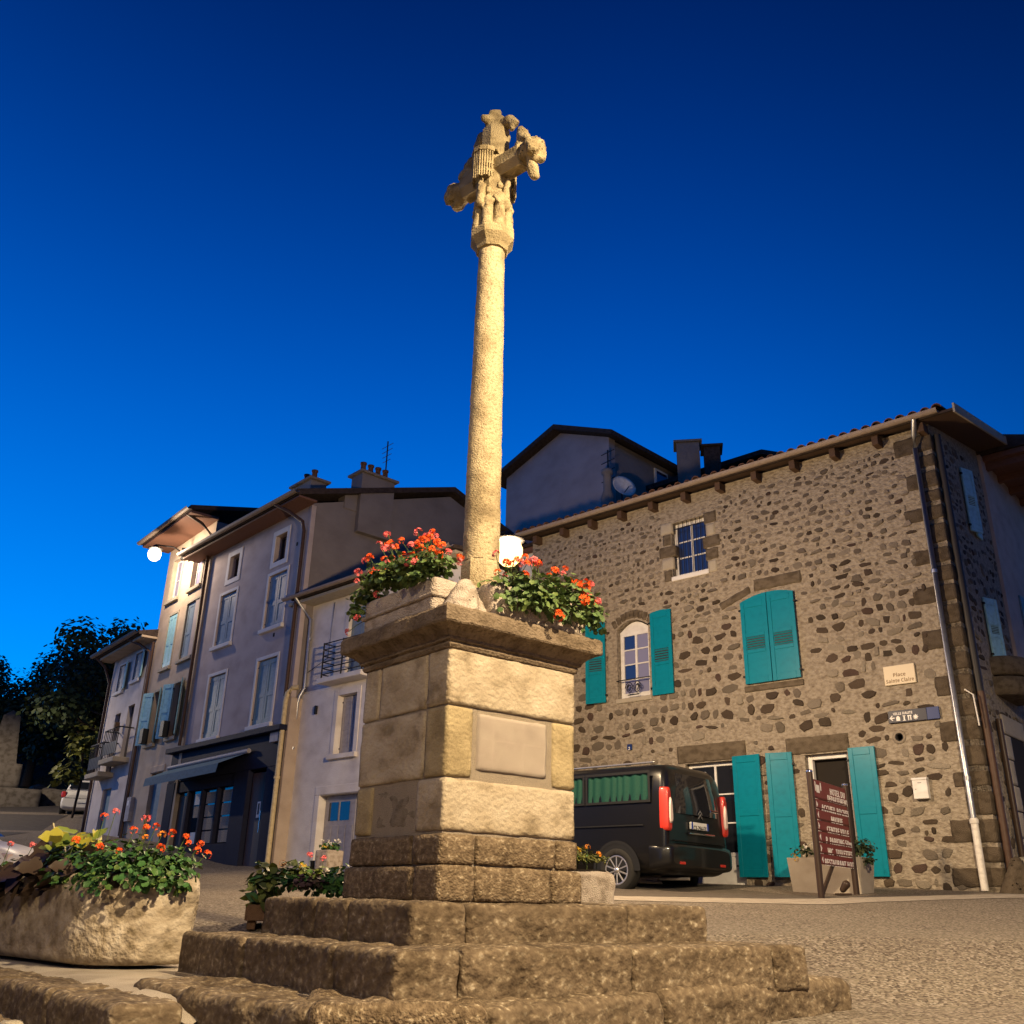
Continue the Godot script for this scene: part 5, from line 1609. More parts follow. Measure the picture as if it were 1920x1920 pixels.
	s = thing("direction_sign", "dark blue direction sign with white arrow and pictograms below the cream plaque", "sign", X * Vector3(-0.967, 3.627, 0.04), -42.1)
	bx("plate", Vector3(-0.42, -0.1, -0.02), Vector3(0.22, 0.1, 0.012), M.sign_navy, s, 0.004)
	bx("plate", Vector3(0.221, -0.1, -0.02), Vector3(0.42, 0.1, 0.012), M.sign_blue, s, 0.004)
	text("VILLE HAUTE", 0.042, Transform3D(Basis(), Vector3(-0.17, 0.045, 0.013)), M.letter_white, s, 0.92)
	var ic := MB.new()
	ic.box(Vector3(-0.385, -0.03, 0.012), Vector3(-0.315, -0.014, 0.016))
	ic.boxx(Transform3D(Basis(Vector3.BACK, 0.8), Vector3(-0.37, -0.004, 0.014)), Vector3(0.062, 0.016, 0.004))
	ic.boxx(Transform3D(Basis(Vector3.BACK, -0.8), Vector3(-0.37, -0.04, 0.0145)), Vector3(0.062, 0.016, 0.004))
	ic.box(Vector3(-0.29, -0.075, 0.012), Vector3(-0.225, -0.012, 0.016), 0.001)
	ic.box(Vector3(-0.275, -0.012, 0.012), Vector3(-0.24, 0.004, 0.016))
	ic.box(Vector3(-0.165, -0.07, 0.012), Vector3(-0.143, 0.0, 0.016))
	ic.box(Vector3(-0.178, -0.08, 0.012), Vector3(-0.13, -0.068, 0.0165))
	ic.box(Vector3(-0.178, -0.004, 0.012), Vector3(-0.13, 0.006, 0.0165))
	ic.box(Vector3(-0.1, -0.012, 0.012), Vector3(-0.032, 0.004, 0.016))
	ic.box(Vector3(-0.092, -0.08, 0.012), Vector3(-0.075, -0.01, 0.0165))
	ic.box(Vector3(-0.055, -0.08, 0.012), Vector3(-0.038, -0.01, 0.0165))
	for i in 4:
		ic.boxx(Transform3D(Basis(Vector3.BACK, i * PI / 4), Vector3(0.035, -0.035, 0.014 + i * 0.0003)), Vector3(0.085, 0.014, 0.004))
	part("pictograms", ic.done(), M.letter_white, s)
	s = thing("house_number_plate", "small blue house number plate on the stone wall above the van", "sign", X * Vector3(-6.737, 3.584, 0.03), -42.1)
	bx("plate", Vector3(-0.055, -0.055, -0.02), Vector3(0.055, 0.055, 0.01), M.sign_blue, s, 0.003)
	text("2", 0.065, Transform3D(Basis(), Vector3(0, -0.032, 0.011)), M.letter_white, s)
	s = thing("mailbox", "white metal mailbox on the stone wall between the teal door leaf and the downpipe", "mailbox", X * Vector3(-1.008, 2.437, 0.0), -42.1)
	bx("box", Vector3(-0.118, -0.16, 0.0), Vector3(0.118, 0.135, 0.1), M.white_paint, s, 0.006)
	var lid := MB.new()
	lid.prism(PackedVector2Array([Vector2(0.0, 0.136), Vector2(0.112, 0.136), Vector2(0.112, 0.15), Vector2(0.09, 0.172), Vector2(0.0, 0.176)]), Vector3.ZERO, Vector3.BACK, Vector3.UP, Vector3.RIGHT, -0.122, 0.122)
	part("lid", lid.done(), M.white_paint, s)
	bx("slot", Vector3(-0.03, 0.085, 0.1), Vector3(0.03, 0.092, 0.102), M.letter_black, s, 0.0)
	bx("lock", Vector3(-0.075, -0.015, 0.1), Vector3(-0.063, -0.003, 0.104), M.letter_black, s, 0.0)
	# guard stones at the corner
	var g := part("guard_stone", carved([[Vector3(-0.12, 0.75, 0.22), Vector3(-0.02, 1.3, 0.06), 0.2, 0.09], [Vector3(0.22, 0.72, 0.1), Vector3(0.02, 1.2, 0.05), 0.2, 0.08]], 0.035, 0.08, 0.015), M.quoin_stone, self)
	g.transform = X * Transform3D(Basis(), Vector3(0.25, 0.0, -0.02))
	g.set_meta("label", "dark sloping guard stone at the foot of the stone house corner")
	g.set_meta("category", "guard stone")
	g = part("pale_guard_stone", block(Vector3(0.0, 0.7, -1.2), Vector3(0.42, 1.42, -0.6), 0.06, 0.12, 0.02, 8.0), M.pale_stone, self)
	g.transform = X
	g.set_meta("label", "pale stone block against the lane wall beside the dark guard stone")
	g.set_meta("category", "guard stone")
	# next house up the lane
	var n := thing("lane_house", "pink plastered house with wide brown eaves up the lane, far right", "house", X * Vector3(0, 0, -3.0), -42.1)
	var pw := MB.new()
	pw.box(Vector3(-5.0, 0.5, -9.0), Vector3(0.06, 9.3, -0.001))
	part("wall", pw.done(), M.pink_plaster, n)
	bx("eaves_board", Vector3(0.06, 9.2, -9.0), Vector3(1.2, 9.32, -0.15), M.red_brown_wood, n, 0.01)
	for i in 9:
		bx("rafter", Vector3(0.06, 9.05, -0.4 - i * 0.8), Vector3(1.1, 9.198, -0.28 - i * 0.8), M.red_brown_wood, n)
	var rf := MB.new()
	rf.prism(PackedVector2Array([Vector2(1.25, 9.325), Vector2(1.25, 9.42), Vector2(-2.6, 10.7), Vector2(-6.0, 9.5), Vector2(-6.0, 9.325)]), Vector3.ZERO, Vector3.RIGHT, Vector3.UP, Vector3.BACK, -9.0, -0.1)
	part("roof", rf.done(), M.dark_tile, n)
	bx("shutter", Vector3(0.062, 4.9, -1.5), Vector3(0.1, 6.5, -0.9), M.grey_blue_paint, n)

# ------------------------------------------------------------------ the row of houses on the left
func surround(o: Node3D, r: Rect2, w: float, z: float, m: Material, sill := true) -> void:
	bx("window_surround", Vector3(r.position.x - w, r.position.y, z), Vector3(r.position.x, r.end.y + w, z + 0.02), m, o)
	bx("window_surround", Vector3(r.end.x, r.position.y, z), Vector3(r.end.x + w, r.end.y + w, z + 0.02), m, o)
	bx("window_surround", Vector3(r.position.x + 0.001, r.end.y, z), Vector3(r.end.x - 0.001, r.end.y + w, z + 0.019), m, o)
	if sill:
		bx("sill", Vector3(r.position.x - w - 0.03, r.position.y - 0.11, z - 0.1), Vector3(r.end.x + w + 0.03, r.position.y - 0.001, z + 0.09), m, o, 0.01)

func closed_pair(o: Node3D, r: Rect2, z: float, m: Material) -> void:
	var mid := (r.position.x + r.end.x) * 0.5
	shutter(o, r.position.x + 0.01, mid - 0.003, r.position.y + 0.03, r.end.y - 0.01, z, m, 0, 0, 0, 0.0, 0.45)
	shutter(o, mid + 0.003, r.end.x - 0.01, r.position.y + 0.03, r.end.y - 0.01, z, m, 0, 0, 0, 0.0, 0.45, true)
	var b := MB.new()
	b.box(Vector3(r.position.x, r.position.y, z - 0.06), Vector3(r.end.x, r.end.y, z - 0.03))
	part("dark_reveal", b.done(), M.dark_interior, o)

func half_gutter(o: Node3D, a: Vector3, b: Vector3, r: float, m: Material) -> void:
	var mb := MB.new()
	mb.smooth(2)
	for i in 8:
		var a0 := PI + PI * i / 8.0
		var a1 := PI + PI * (i + 1) / 8.0
		var p := Vector3(0, sin(a0) * r, cos(a0) * r)
		var q := Vector3(0, sin(a1) * r, cos(a1) * r)
		mb.quad(a + p, b + p, b + q, a + q, p + q)
	part("gutter", mb.done(), m, o)

func chimney(o: Node3D, at: Vector3, w: float, d: float, h: float, pots: int, m: Material) -> void:
	var c := group_part("chimney", o, at)
	bx("stack", Vector3(-w / 2, -0.8, -d / 2), Vector3(w / 2, h, d / 2), m, c, 0.01)
	bx("cap", Vector3(-w / 2 - 0.09, h, -d / 2 - 0.09), Vector3(w / 2 + 0.09, h + 0.07, d / 2 + 0.09), m, c, 0.01)
	for i in pots:
		var t := (i + 0.7) / (pots + 0.4) - 0.5
		var pt := MB.new()
		pt.lathe([Vector2(0.085, 0), Vector2(0.075, 0.3), Vector2(0.095, 0.31), Vector2(0.095, 0.36), Vector2(0.06, 0.36), Vector2(0.06, 0.1)], 10)
		var q := part("chimney_pot", pt.done(), M.roof_tile, c)
		q.position = Vector3(0, h + 0.07, t * d) if d > w else Vector3(t * w, h + 0.07, 0)

func build_beige_house() -> void:
	var o := thing("beige_house", "tall beige house with grey-blue shutters above a navy shopfront, left", "house", Vector3(-5.29, 0, -23.0), -48.0)
	var hs := [Rect2(-1.78, 9.0, 0.62, 0.78), Rect2(-4.48, 9.13, 0.6, 0.72), Rect2(-1.9, 7.14, 0.98, 1.5), Rect2(-4.75, 7.16, 0.98, 1.54), Rect2(-1.94, 4.6, 1.04, 1.7), Rect2(-4.74, 4.56, 1.0, 1.74)]
	var shop := Rect2(-6.42, 1.2, 6.36, 3.1)
	var wl := MB.new()
	wl.wall(-6.5, 0.0, 0.5, 10.25, 10.25, 0.0, hs + [shop], 0.22)
	part("front_wall", wl.done(), M.beige_plaster, o)
	# gable wall on the right, with the lower part thickened
	var gw := MB.new()
	gw.prism(PackedVector2Array([Vector2(0.0, 0.5), Vector2(9.2, 0.5), Vector2(9.2, 10.25), Vector2(4.6, 11.85), Vector2(0.0, 10.25)]), Vector3(0, 0, -0.002), Vector3.FORWARD, Vector3.UP, Vector3.RIGHT, -0.3, 0.0)
	part("gable_wall", gw.done(), M.grey_render, o)
	bx("corner_pilaster", Vector3(-0.12, 0.6, -0.34), Vector3(0.05, 5.1, 0.02), M.ochre_plaster, o, 0.01)
	bx("corner_strip", Vector3(-0.1, 5.102, -0.12), Vector3(0.03, 10.2, 0.015), M.beige_plaster, o, 0.01)
	shell(o, -6.5, -0.3, 0.5, 10.2, -0.24, -9.2, M.grey_render)
	for i in 2:
		var r: Rect2 = hs[i]
		surround(o, r, 0.15, 0.0, M.white_surround, false)
		bx("sill", Vector3(r.position.x - 0.15, r.position.y - 0.15, -0.05), Vector3(r.end.x + 0.15, r.position.y - 0.001, 0.022), M.white_surround, o, 0.006)
		window(o, r.position.x + 0.002, r.end.x - 0.002, r.position.y + 0.002, r.end.y - 0.002, -0.17, 1, 1, M.brown_wood, M.dark_glass, 0.05)
	for i in range(2, 6):
		surround(o, hs[i], 0.09, 0.0, M.white_surround)
		closed_pair(o, hs[i], -0.07, M.grey_blue_paint if i > 3 else M.slate_paint)
	bx("vent_hole", Vector3(-0.62, 9.2, 0.0), Vector3(-0.54, 9.3, 0.006), M.dark_interior, o, 0.0)
	bx("vent_hole", Vector3(-1.3, 6.85, 0.0), Vector3(-1.22, 6.95, 0.006), M.dark_interior, o, 0.0)
	# eaves
	bx("eaves_board", Vector3(-6.7, 10.2, 0.0), Vector3(0.25, 10.26, 0.55), M.red_brown_wood, o, 0.01)
	gable_roof("roof", o, -6.7, 0.22, 0.6, -4.6, -9.6, 10.262, 11.95, M.dark_tile, 0.16)
	half_gutter(o, Vector3(-6.75, 10.36, 0.66), Vector3(0.3, 10.36, 0.66), 0.08, M.gutter_metal)
	pipe("downpipe", [Vector3(-0.9, 10.3, 0.62), Vector3(-0.5, 10.05, 0.4), Vector3(-0.2, 9.75, 0.12), Vector3(-0.17, 9.5, 0.07), Vector3(-0.17, 5.15, 0.07)], 0.05, M.brown_pipe, o, [Vector3(-0.17, 7.5, 0.07)])
	pipe("downpipe", [Vector3(0.12, 5.35, -0.1), Vector3(0.02, 5.33, 0.0), Vector3(-0.06, 5.2, 0.08), Vector3(-0.07, 5.0, 0.1), Vector3(-0.07, 1.1, 0.1)], 0.06, M.yellow_pipe, o, [Vector3(-0.07, 3.2, 0.1)])
	chimney(o, Vector3(-0.1, 10.6, -1.9), 0.55, 1.1, 0.95, 4, M.grey_render)
	bx("parapet", Vector3(-0.32, 10.4, -1.35), Vector3(0.03, 11.0, -0.95), M.grey_render, o, 0.01)
	chimney(o, Vector3(-1.35, 10.4, -0.6), 1.0, 0.5, 0.95, 2, M.grey_render)
	pipe("antenna_mast", [Vector3(-0.05, 11.0, -2.25), Vector3(-0.05, 12.9, -2.25)], 0.02, M.black_iron, o)
	for i in 4:
		pipe("antenna_rod", [Vector3(-0.05 - 0.28 + i * 0.03, 12.75 - i * 0.16, -2.25), Vector3(-0.05 + 0.28 - i * 0.03, 12.75 - i * 0.16, -2.25)], 0.008, M.black_iron, o)
	# shopfront
	var s := group_part("shopfront", o)
	bx("fascia", Vector3(-6.42, 3.5, -0.2), Vector3(-0.06, 4.3, 0.03), M.navy_paint, s, 0.01)
	bx("cornice", Vector3(-6.5, 4.3, -0.1), Vector3(0.0, 4.44, 0.22), M.navy_paint, s, 0.015)
	bx("cornice_end", Vector3(-0.62, 4.06, 0.03), Vector3(-0.2, 4.298, 0.12), M.grey_paint, s, 0.01)
	for q in [[-6.42, -5.9], [-2.36, -1.62], [-0.72, -0.06]]:
		bx("pilaster", Vector3(q[0], 0.9, -0.15), Vector3(q[1], 3.498, 0.05), M.navy_paint, s, 0.012)
	bx("stall_riser", Vector3(-5.9, 0.9, -0.15), Vector3(-2.36, 1.8, 0.0), M.navy_paint, s, 0.01)
	bx("transom", Vector3(-5.9, 3.2, -0.15), Vector3(-2.36, 3.498, 0.0), M.navy_paint, s, 0.01)
	var xs := [-5.9, -5.05, -4.2, -3.3, -2.36]
	for i in 4:
		bx("shop_pane", Vector3(xs[i] + 0.05, 1.8, -0.1), Vector3(xs[i + 1] - 0.05, 3.2, -0.09), M.dark_glass, s, 0.0)
		bx("glazing_post", Vector3(xs[i + 1] - 0.05, 1.8, -0.12), Vector3(xs[i + 1] + (0.05 if i < 3 else -0.001), 3.2, 0.01), M.navy_paint, s, 0.006)
	bx("brown_board", Vector3(-5.8, 1.82, -0.088), Vector3(-5.3, 3.1, -0.08), M.brown_door, s, 0.0)
	bx("pale_board", Vector3(-5.28, 1.82, -0.088), Vector3(-5.1, 3.15, -0.08), M.sign_cream, s, 0.0)
	for i in 4:
		for c in 3:
			if c == 0 and i == 1:
				continue
			var x0: float = [-4.75, -4.05, -3.1][c]
			var w: float = [0.42, 0.68, 0.5][c]
			bx("poster", Vector3(x0, 1.84 + i * 0.33, -0.088), Vector3(x0 + w, 2.13 + i * 0.33, -0.082), M.poster_paper if (i + c) % 3 else M.paper_white if c == 0 else M.poster_paper, s, 0.0)
	bx("blue_sticker", Vector3(-2.62, 2.82, -0.088), Vector3(-2.5, 3.1, -0.08), M.plate_blue, s, 0.0)
	bx("shop_door", Vector3(-1.56, 1.0, -0.12), Vector3(-0.76, 3.42, -0.06), M.brown_door, s, 0.01)
	bx("door_notice", Vector3(-1.16, 2.35, -0.058), Vector3(-1.0, 2.72, -0.052), M.paper_white, s, 0.0)
	bx("door_notice_pane", Vector3(-1.12, 2.42, -0.051), Vector3(-1.04, 2.68, -0.048), M.brown_door, s, 0.0)
	pipe("door_pull", [Vector3(-0.9, 2.0, -0.02), Vector3(-0.9, 2.5, -0.02)], 0.014, M.chrome, s)
	# folded awning
	var aw := MB.new()
	aw.quad(Vector3(-6.3, 3.86, 0.1), Vector3(-1.75, 3.92, 0.1), Vector3(-1.9, 3.62, 0.75), Vector3(-6.3, 3.56, 0.75), Vector3(0, 1, 0.5))
	aw.quad(Vector3(-6.3, 3.56, 0.75), Vector3(-1.9, 3.62, 0.75), Vector3(-1.92, 3.4, 0.78), Vector3(-6.3, 3.34, 0.78), Vector3.BACK)
	part("awning", aw.done(), M.awning_cloth, o)
	pipe("awning_roller", [Vector3(-6.3, 3.9, 0.12), Vector3(-1.6, 3.96, 0.12)], 0.06, M.grey_paint, o)

func build_garage_house() -> void:
	var o := thing("garage_house", "low pale rendered house with grey garage door between the beige house and the pedestal", "house", Vector3(-5.04, 0, -23.25), -44.0)
	var wr := Rect2(1.55, 3.63, 0.72, 1.36)
	var br := Rect2(1.62, 5.4, 0.85, 1.75)
	var gr := Rect2(1.18, 1.0, 2.3, 1.75)
	var up := MB.new()
	up.wall(-0.3, 5.6, 5.15, 7.6, 7.6, 0.0, [br], 0.2)
	part("upper_wall", up.done(), M.garage_plaster, o)
	var lw := MB.new()
	lw.wall(-0.3, 5.6, 0.5, 5.2, 5.2, 0.07, [wr, gr], 0.24)
	lw.quad(Vector3(-0.3, 5.2, 0.07), Vector3(5.6, 5.2, 0.07), Vector3(5.6, 5.23, 0.0), Vector3(-0.3, 5.23, 0.0), Vector3(0, 1, 1))
	part("lower_wall", lw.done(), M.garage_plaster, o)
	var plan := PackedVector2Array([Vector2(-0.3, -0.3), Vector2(5.6, -0.3), Vector2(5.6, -1.5), Vector2(3.0, -4.2), Vector2(-0.3, -6.0)])
	var rw := MB.new()
	rw.prism(plan, Vector3.ZERO, Vector3.RIGHT, Vector3.BACK, Vector3.UP, 0.5, 7.55)
	rw.box(Vector3(5.45, 0.5, -0.3), Vector3(5.6, 7.55, -0.001))
	part("rear_wall", rw.done(), M.garage_plaster, o)
	surround(o, wr, 0.14, 0.07, M.garage_plaster)
	closed_pair(o, wr, -0.1, M.grey_paint)
	surround(o, Rect2(1.62, 5.4, 0.85, 1.75), 0.16, 0.0, M.garage_plaster, false)
	closed_pair(o, br, -0.1, M.slate_paint)
	bx("balcony_sill", Vector3(1.05, 5.28, -0.1), Vector3(2.75, 5.4, 0.4), M.white_surround, o, 0.015)
	var rl := group_part("balcony_rail", o)
	for i in 6:
		pipe("rail_bar", [Vector3(1.14, 5.5 + i * 0.15, 0.33), Vector3(2.68, 5.5 + i * 0.15, 0.33)], 0.014, M.black_iron, rl)
		pipe("rail_bar", [Vector3(1.14, 5.5 + i * 0.15, 0.33), Vector3(1.14, 5.5 + i * 0.15, 0.0)], 0.014, M.black_iron, rl)
	for xx: float in [1.14, 1.9, 2.68]:
		pipe("rail_post", [Vector3(xx, 5.4, 0.33), Vector3(xx, 6.27, 0.33)], 0.02, M.black_iron, rl)
	# garage door: two leaves with small panes
	bx("garage_lintel", Vector3(1.0, 2.76, 0.05), Vector3(3.66, 2.95, 0.09), M.garage_plaster, o, 0.01)
	bx("garage_jamb", Vector3(1.0, 0.9, 0.05), Vector3(1.178, 2.758, 0.09), M.garage_plaster, o, 0.01)
	for k in 2:
		var x0 := 1.19 + k * 1.145
		bx("garage_leaf", Vector3(x0, 1.0, -0.14), Vector3(x0 + 1.13, 2.75, -0.1), M.grey_paint, o, 0.01)
		for j in 4:
			bx("garage_board", Vector3(x0 + 0.06 + j * 0.26, 1.05, -0.1), Vector3(x0 + 0.3 + j * 0.26, 2.1, -0.088), M.grey_paint, o, 0.006)
		for j in 2:
			bx("pane", Vector3(x0 + 0.16 + j * 0.42, 2.2, -0.099), Vector3(x0 + 0.5 + j * 0.42, 2.6, -0.094), M.dark_glass, o, 0.0)
		bx("glazing_bar", Vector3(x0 + 0.53, 2.2, -0.099), Vector3(x0 + 0.555, 2.6, -0.088), M.grey_paint, o, 0.002)
	# eaves and roof
	bx("eaves_board", Vector3(-0.5, 7.48, 0.0), Vector3(5.75, 7.56, 0.42), M.pale_stone, o, 0.01)
	var rf := MB.new()
	rf.prism(PackedVector2Array([Vector2(-0.3, 0.48), Vector2(5.75, 0.48), Vector2(5.75, -1.6), Vector2(3.1, -4.4), Vector2(-0.3, -6.2)]), Vector3.ZERO, Vector3.RIGHT, Vector3(0, -0.12, 1), Vector3.UP, 7.64, 7.72)
	part("roof", rf.done(), M.dark_tile, o)
	half_gutter(o, Vector3(-0.55, 7.66, 0.55), Vector3(5.75, 7.66, 0.55), 0.07, M.gutter_metal)
	pipe("downpipe", [Vector3(-0.05, 7.6, 0.52), Vector3(0.0, 7.35, 0.3), Vector3(0.1, 7.1, 0.1), Vector3(0.1, 5.35, 0.08), Vector3(0.06, 5.15, 0.16), Vector3(0.02, 5.0, 0.17), Vector3(-0.02, 2.6, 0.17)], 0.045, M.zinc, o, [Vector3(0.1, 6.6, 0.08), Vector3(0.01, 3.9, 0.17)])
	pipe("downpipe", [Vector3(-0.02, 2.7, 0.17), Vector3(-0.05, 1.0, 0.17)], 0.058, M.yellow_pipe, o, [Vector3(-0.02, 2.65, 0.17)])
	pipe("cable", [Vector3(0.1, 5.75, 0.03), Vector3(0.9, 6.0, 0.03), Vector3(0.98, 7.4, 0.03)], 0.008, M.dark_pipe, o)
	bx("wall_hook", Vector3(0.68, 4.65, 0.07), Vector3(0.75, 4.85, 0.13), M.black_iron, o)

func build_left_row() -> void:
	# the narrow four-storey house with bright blue shutters
	var o := thing("narrow_house", "narrow ochre house with bright blue shutters beside the glowing wall lantern, left", "house", Vector3(-9.64, 0, -27.83), -51.0)
	var hs := [Rect2(-2.55, 9.45, 0.85, 1.42), Rect2(-0.7, 9.45, 0.85, 1.2), Rect2(-2.1, 7.15, 0.7, 1.72), Rect2(-0.66, 7.18, 0.98, 1.8), Rect2(-2.3, 4.82, 0.62, 1.62), Rect2(-0.6, 4.85, 0.62, 1.62), Rect2(-1.45, 1.6, 0.95, 2.3)]
	var wl := MB.new()
	wl.wall(-3.1, 0.75, 1.0, 11.4, 11.4, 0.0, hs, 0.2)
	part("front_wall", wl.done(), M.ochre_plaster, o)
	shell(o, -3.1, 0.75, 1.0, 11.35, 0.0, -8.0, M.grey_render)
	for i in 6:
		surround(o, hs[i], 0.08, 0.0, M.pale_stone)
	for i in 2:
		window(o, hs[i].position.x, hs[i].end.x, hs[i].position.y, hs[i].end.y, -0.12, 2, 2, M.white_paint, M.curtain_pane, 0.06)
	closed_pair(o, hs[2], -0.03, M.pale_blue_paint)
	closed_pair(o, hs[3], -0.07, M.slate_paint)
	for i in [4, 5]:
		var r: Rect2 = hs[i]
		window(o, r.position.x, r.end.x, r.position.y, r.end.y, -0.12, 2, 2, M.brown_wood, M.dark_glass, 0.05)
		shutter(o, r.position.x - 0.46, r.position.x - 0.02, r.position.y, r.end.y, 0.03, M.pale_blue_paint, 0, 0, 0, 22.0, 0.5, true)
		shutter(o, r.end.x + 0.02, r.end.x + 0.46, r.position.y, r.end.y, 0.03, M.pale_blue_paint, 0, 0, 0, -22.0)
		bx("window_box", Vector3(r.position.x + 0.02, r.position.y, 0.1), Vector3(r.position.x + 0.3, r.position.y + 0.45, 0.28), M.black_plastic, o)
	bx("door", Vector3(hs[6].position.x, 1.6, -0.17), Vector3(hs[6].end.x, 3.9, -0.12), M.grey_blue_paint, o, 0.01)
	bx("door_arch", Vector3(hs[6].position.x - 0.12, 3.9, -0.02), Vector3(hs[6].end.x + 0.12, 4.1, 0.03), M.ochre_plaster, o, 0.02)
	bx("meter_box", Vector3(-2.9, 2.6, 0.0), Vector3(-2.55, 3.3, 0.12), M.grey_paint, o)
	bx("meter_label", Vector3(-2.8, 3.06, 0.12), Vector3(-2.68, 3.2, 0.126), M.letter_white, o, 0.0)
	bx("eaves_board", Vector3(-3.3, 11.36, 0.0), Vector3(0.9, 11.44, 0.9), M.red_brown_wood, o, 0.01)
	gable_roof("roof", o, -3.35, 0.95, 0.95, -4.0, -8.5, 11.44, 12.6, M.dark_tile, 0.14)
	half_gutter(o, Vector3(-3.4, 11.52, 1.0), Vector3(0.95, 11.52, 1.0), 0.08, M.gutter_metal)
	pipe("downpipe", [Vector3(0.6, 11.4, 0.9), Vector3(0.62, 11.2, 0.4), Vector3(0.66, 10.9, 0.08), Vector3(0.66, 4.5, 0.08)], 0.05, M.brown_pipe, o)
	pipe("downpipe", [Vector3(-3.05, 8.2, 0.08), Vector3(-3.05, 2.0, 0.08)], 0.05, M.brown_pipe, o)
	# the last house, with iron balconies
	o = thing("balcony_house", "pale three-storey house with black iron balconies at the far left end of the row", "house", Vector3(-11.59, 0, -30.24), -52.0)
	hs = [Rect2(-3.45, 7.05, 0.78, 0.95), Rect2(-1.8, 7.2, 0.78, 0.95), Rect2(-3.0, 4.25, 0.58, 2.0), Rect2(-1.7, 4.6, 0.66, 1.76), Rect2(-2.9, 2.0, 0.92, 1.76)]
	wl = MB.new()
	wl.wall(-4.25, 0.0, 1.2, 8.4, 8.4, 0.0, hs, 0.2)
	part("front_wall", wl.done(), M.pale_plaster, o)
	shell(o, -4.25, 0.0, 1.2, 8.35, 0.0, -7.5, M.grey_render)
	for i in 2:
		var r: Rect2 = hs[i]
		surround(o, r, 0.06, 0.0, M.white_surround)
		closed_pair(o, r, -0.06, M.slate_paint)
		shutter(o, r.end.x + 0.02, r.end.x + 0.4, r.position.y, r.end.y, 0.03, M.pale_blue_paint, 0, 0, 0, -10.0)
	for i in [2, 3]:
		var r: Rect2 = hs[i]
		bx("french_window", Vector3(r.position.x, r.position.y, -0.17), Vector3(r.end.x, r.end.y, -0.12), M.dark_glass, o, 0.0)
		bx("window_post", Vector3(r.get_center().x - 0.03, r.position.y, -0.12), Vector3(r.get_center().x + 0.03, r.end.y, -0.1), M.brown_wood, o)
		bx("balcony_slab", Vector3(r.position.x - 0.55, r.position.y - 0.16, -0.1), Vector3(r.end.x + 0.35, r.position.y - 0.001, 0.5), M.pale_stone, o, 0.015)
		var rl := group_part("balcony_rail", o)
		for k in 9:
			var xx := r.position.x - 0.5 + k * (r.size.x + 0.8) / 8.0
			pipe("baluster", [Vector3(xx, r.position.y, 0.45), Vector3(xx, r.position.y + 0.92, 0.45)], 0.013, M.black_iron, rl)
		pipe("hand_rail", [Vector3(r.position.x - 0.5, r.position.y + 0.93, 0.0), Vector3(r.position.x - 0.5, r.position.y + 0.93, 0.45), Vector3(r.end.x + 0.3, r.position.y + 0.93, 0.45), Vector3(r.end.x + 0.3, r.position.y + 0.93, 0.0)], 0.022, M.black_iron, rl)
		bx("rail_panel", Vector3(r.position.x - 0.48, r.position.y + 0.12, 0.44), Vector3(r.end.x + 0.28, r.position.y + 0.5, 0.455), M.black_iron, rl, 0.0)
	bx("door", Vector3(hs[4].position.x, 2.0, -0.17), Vector3(hs[4].end.x, 3.76, -0.12), M.grey_blue_paint, o, 0.01)
	bx("hanging_lamp_box", Vector3(-2.1, 5.55, 0.1), Vector3(-1.95, 5.85, 0.25), M.brown_wood, o, 0.02)
	bx("eaves_board", Vector3(-4.6, 8.3, 0.0), Vector3(0.1, 8.38, 0.5), M.ochre_plaster, o, 0.01)
	var rf := MB.new()
	rf.prism(PackedVector2Array([Vector2(0.6, 8.382), Vector2(0.6, 8.5), Vector2(-4.0, 9.6), Vector2(-8.0, 8.5), Vector2(-8.0, 8.382)]), Vector3.ZERO, Vector3.BACK, Vector3.UP, Vector3.RIGHT, -4.8, 0.1)
	part("roof", rf.done(), M.dark_tile, o)
	half_gutter(o, Vector3(-4.85, 8.5, 0.66), Vector3(0.1, 8.5, 0.66), 0.09, M.gutter_metal)
	pipe("downpipe", [Vector3(-4.5, 8.4, 0.6), Vector3(-4.35, 8.1, 0.3), Vector3(-4.2, 7.5, 0.07), Vector3(-4.2, 2.2, 0.07)], 0.05, M.brown_pipe, o)
	pipe("downpipe", [Vector3(-1.1, 8.45, 0.62), Vector3(-0.6, 8.2, 0.3), Vector3(-0.12, 7.9, 0.07), Vector3(-0.12, 2.2, 0.07)], 0.05, M.brown_pipe, o)
	# lantern on a bracket by the eaves of the narrow house
	lantern("wall_lantern", "glowing street lantern on a bracket at the left houses' eaves", Vector3(-11.17, 10.42, -27.84), Vector3(-10.5, 10.7, -28.55), M.lamp_cool, lin(1.0, 0.78, 0.55), 14.0, "lanterns over the square")

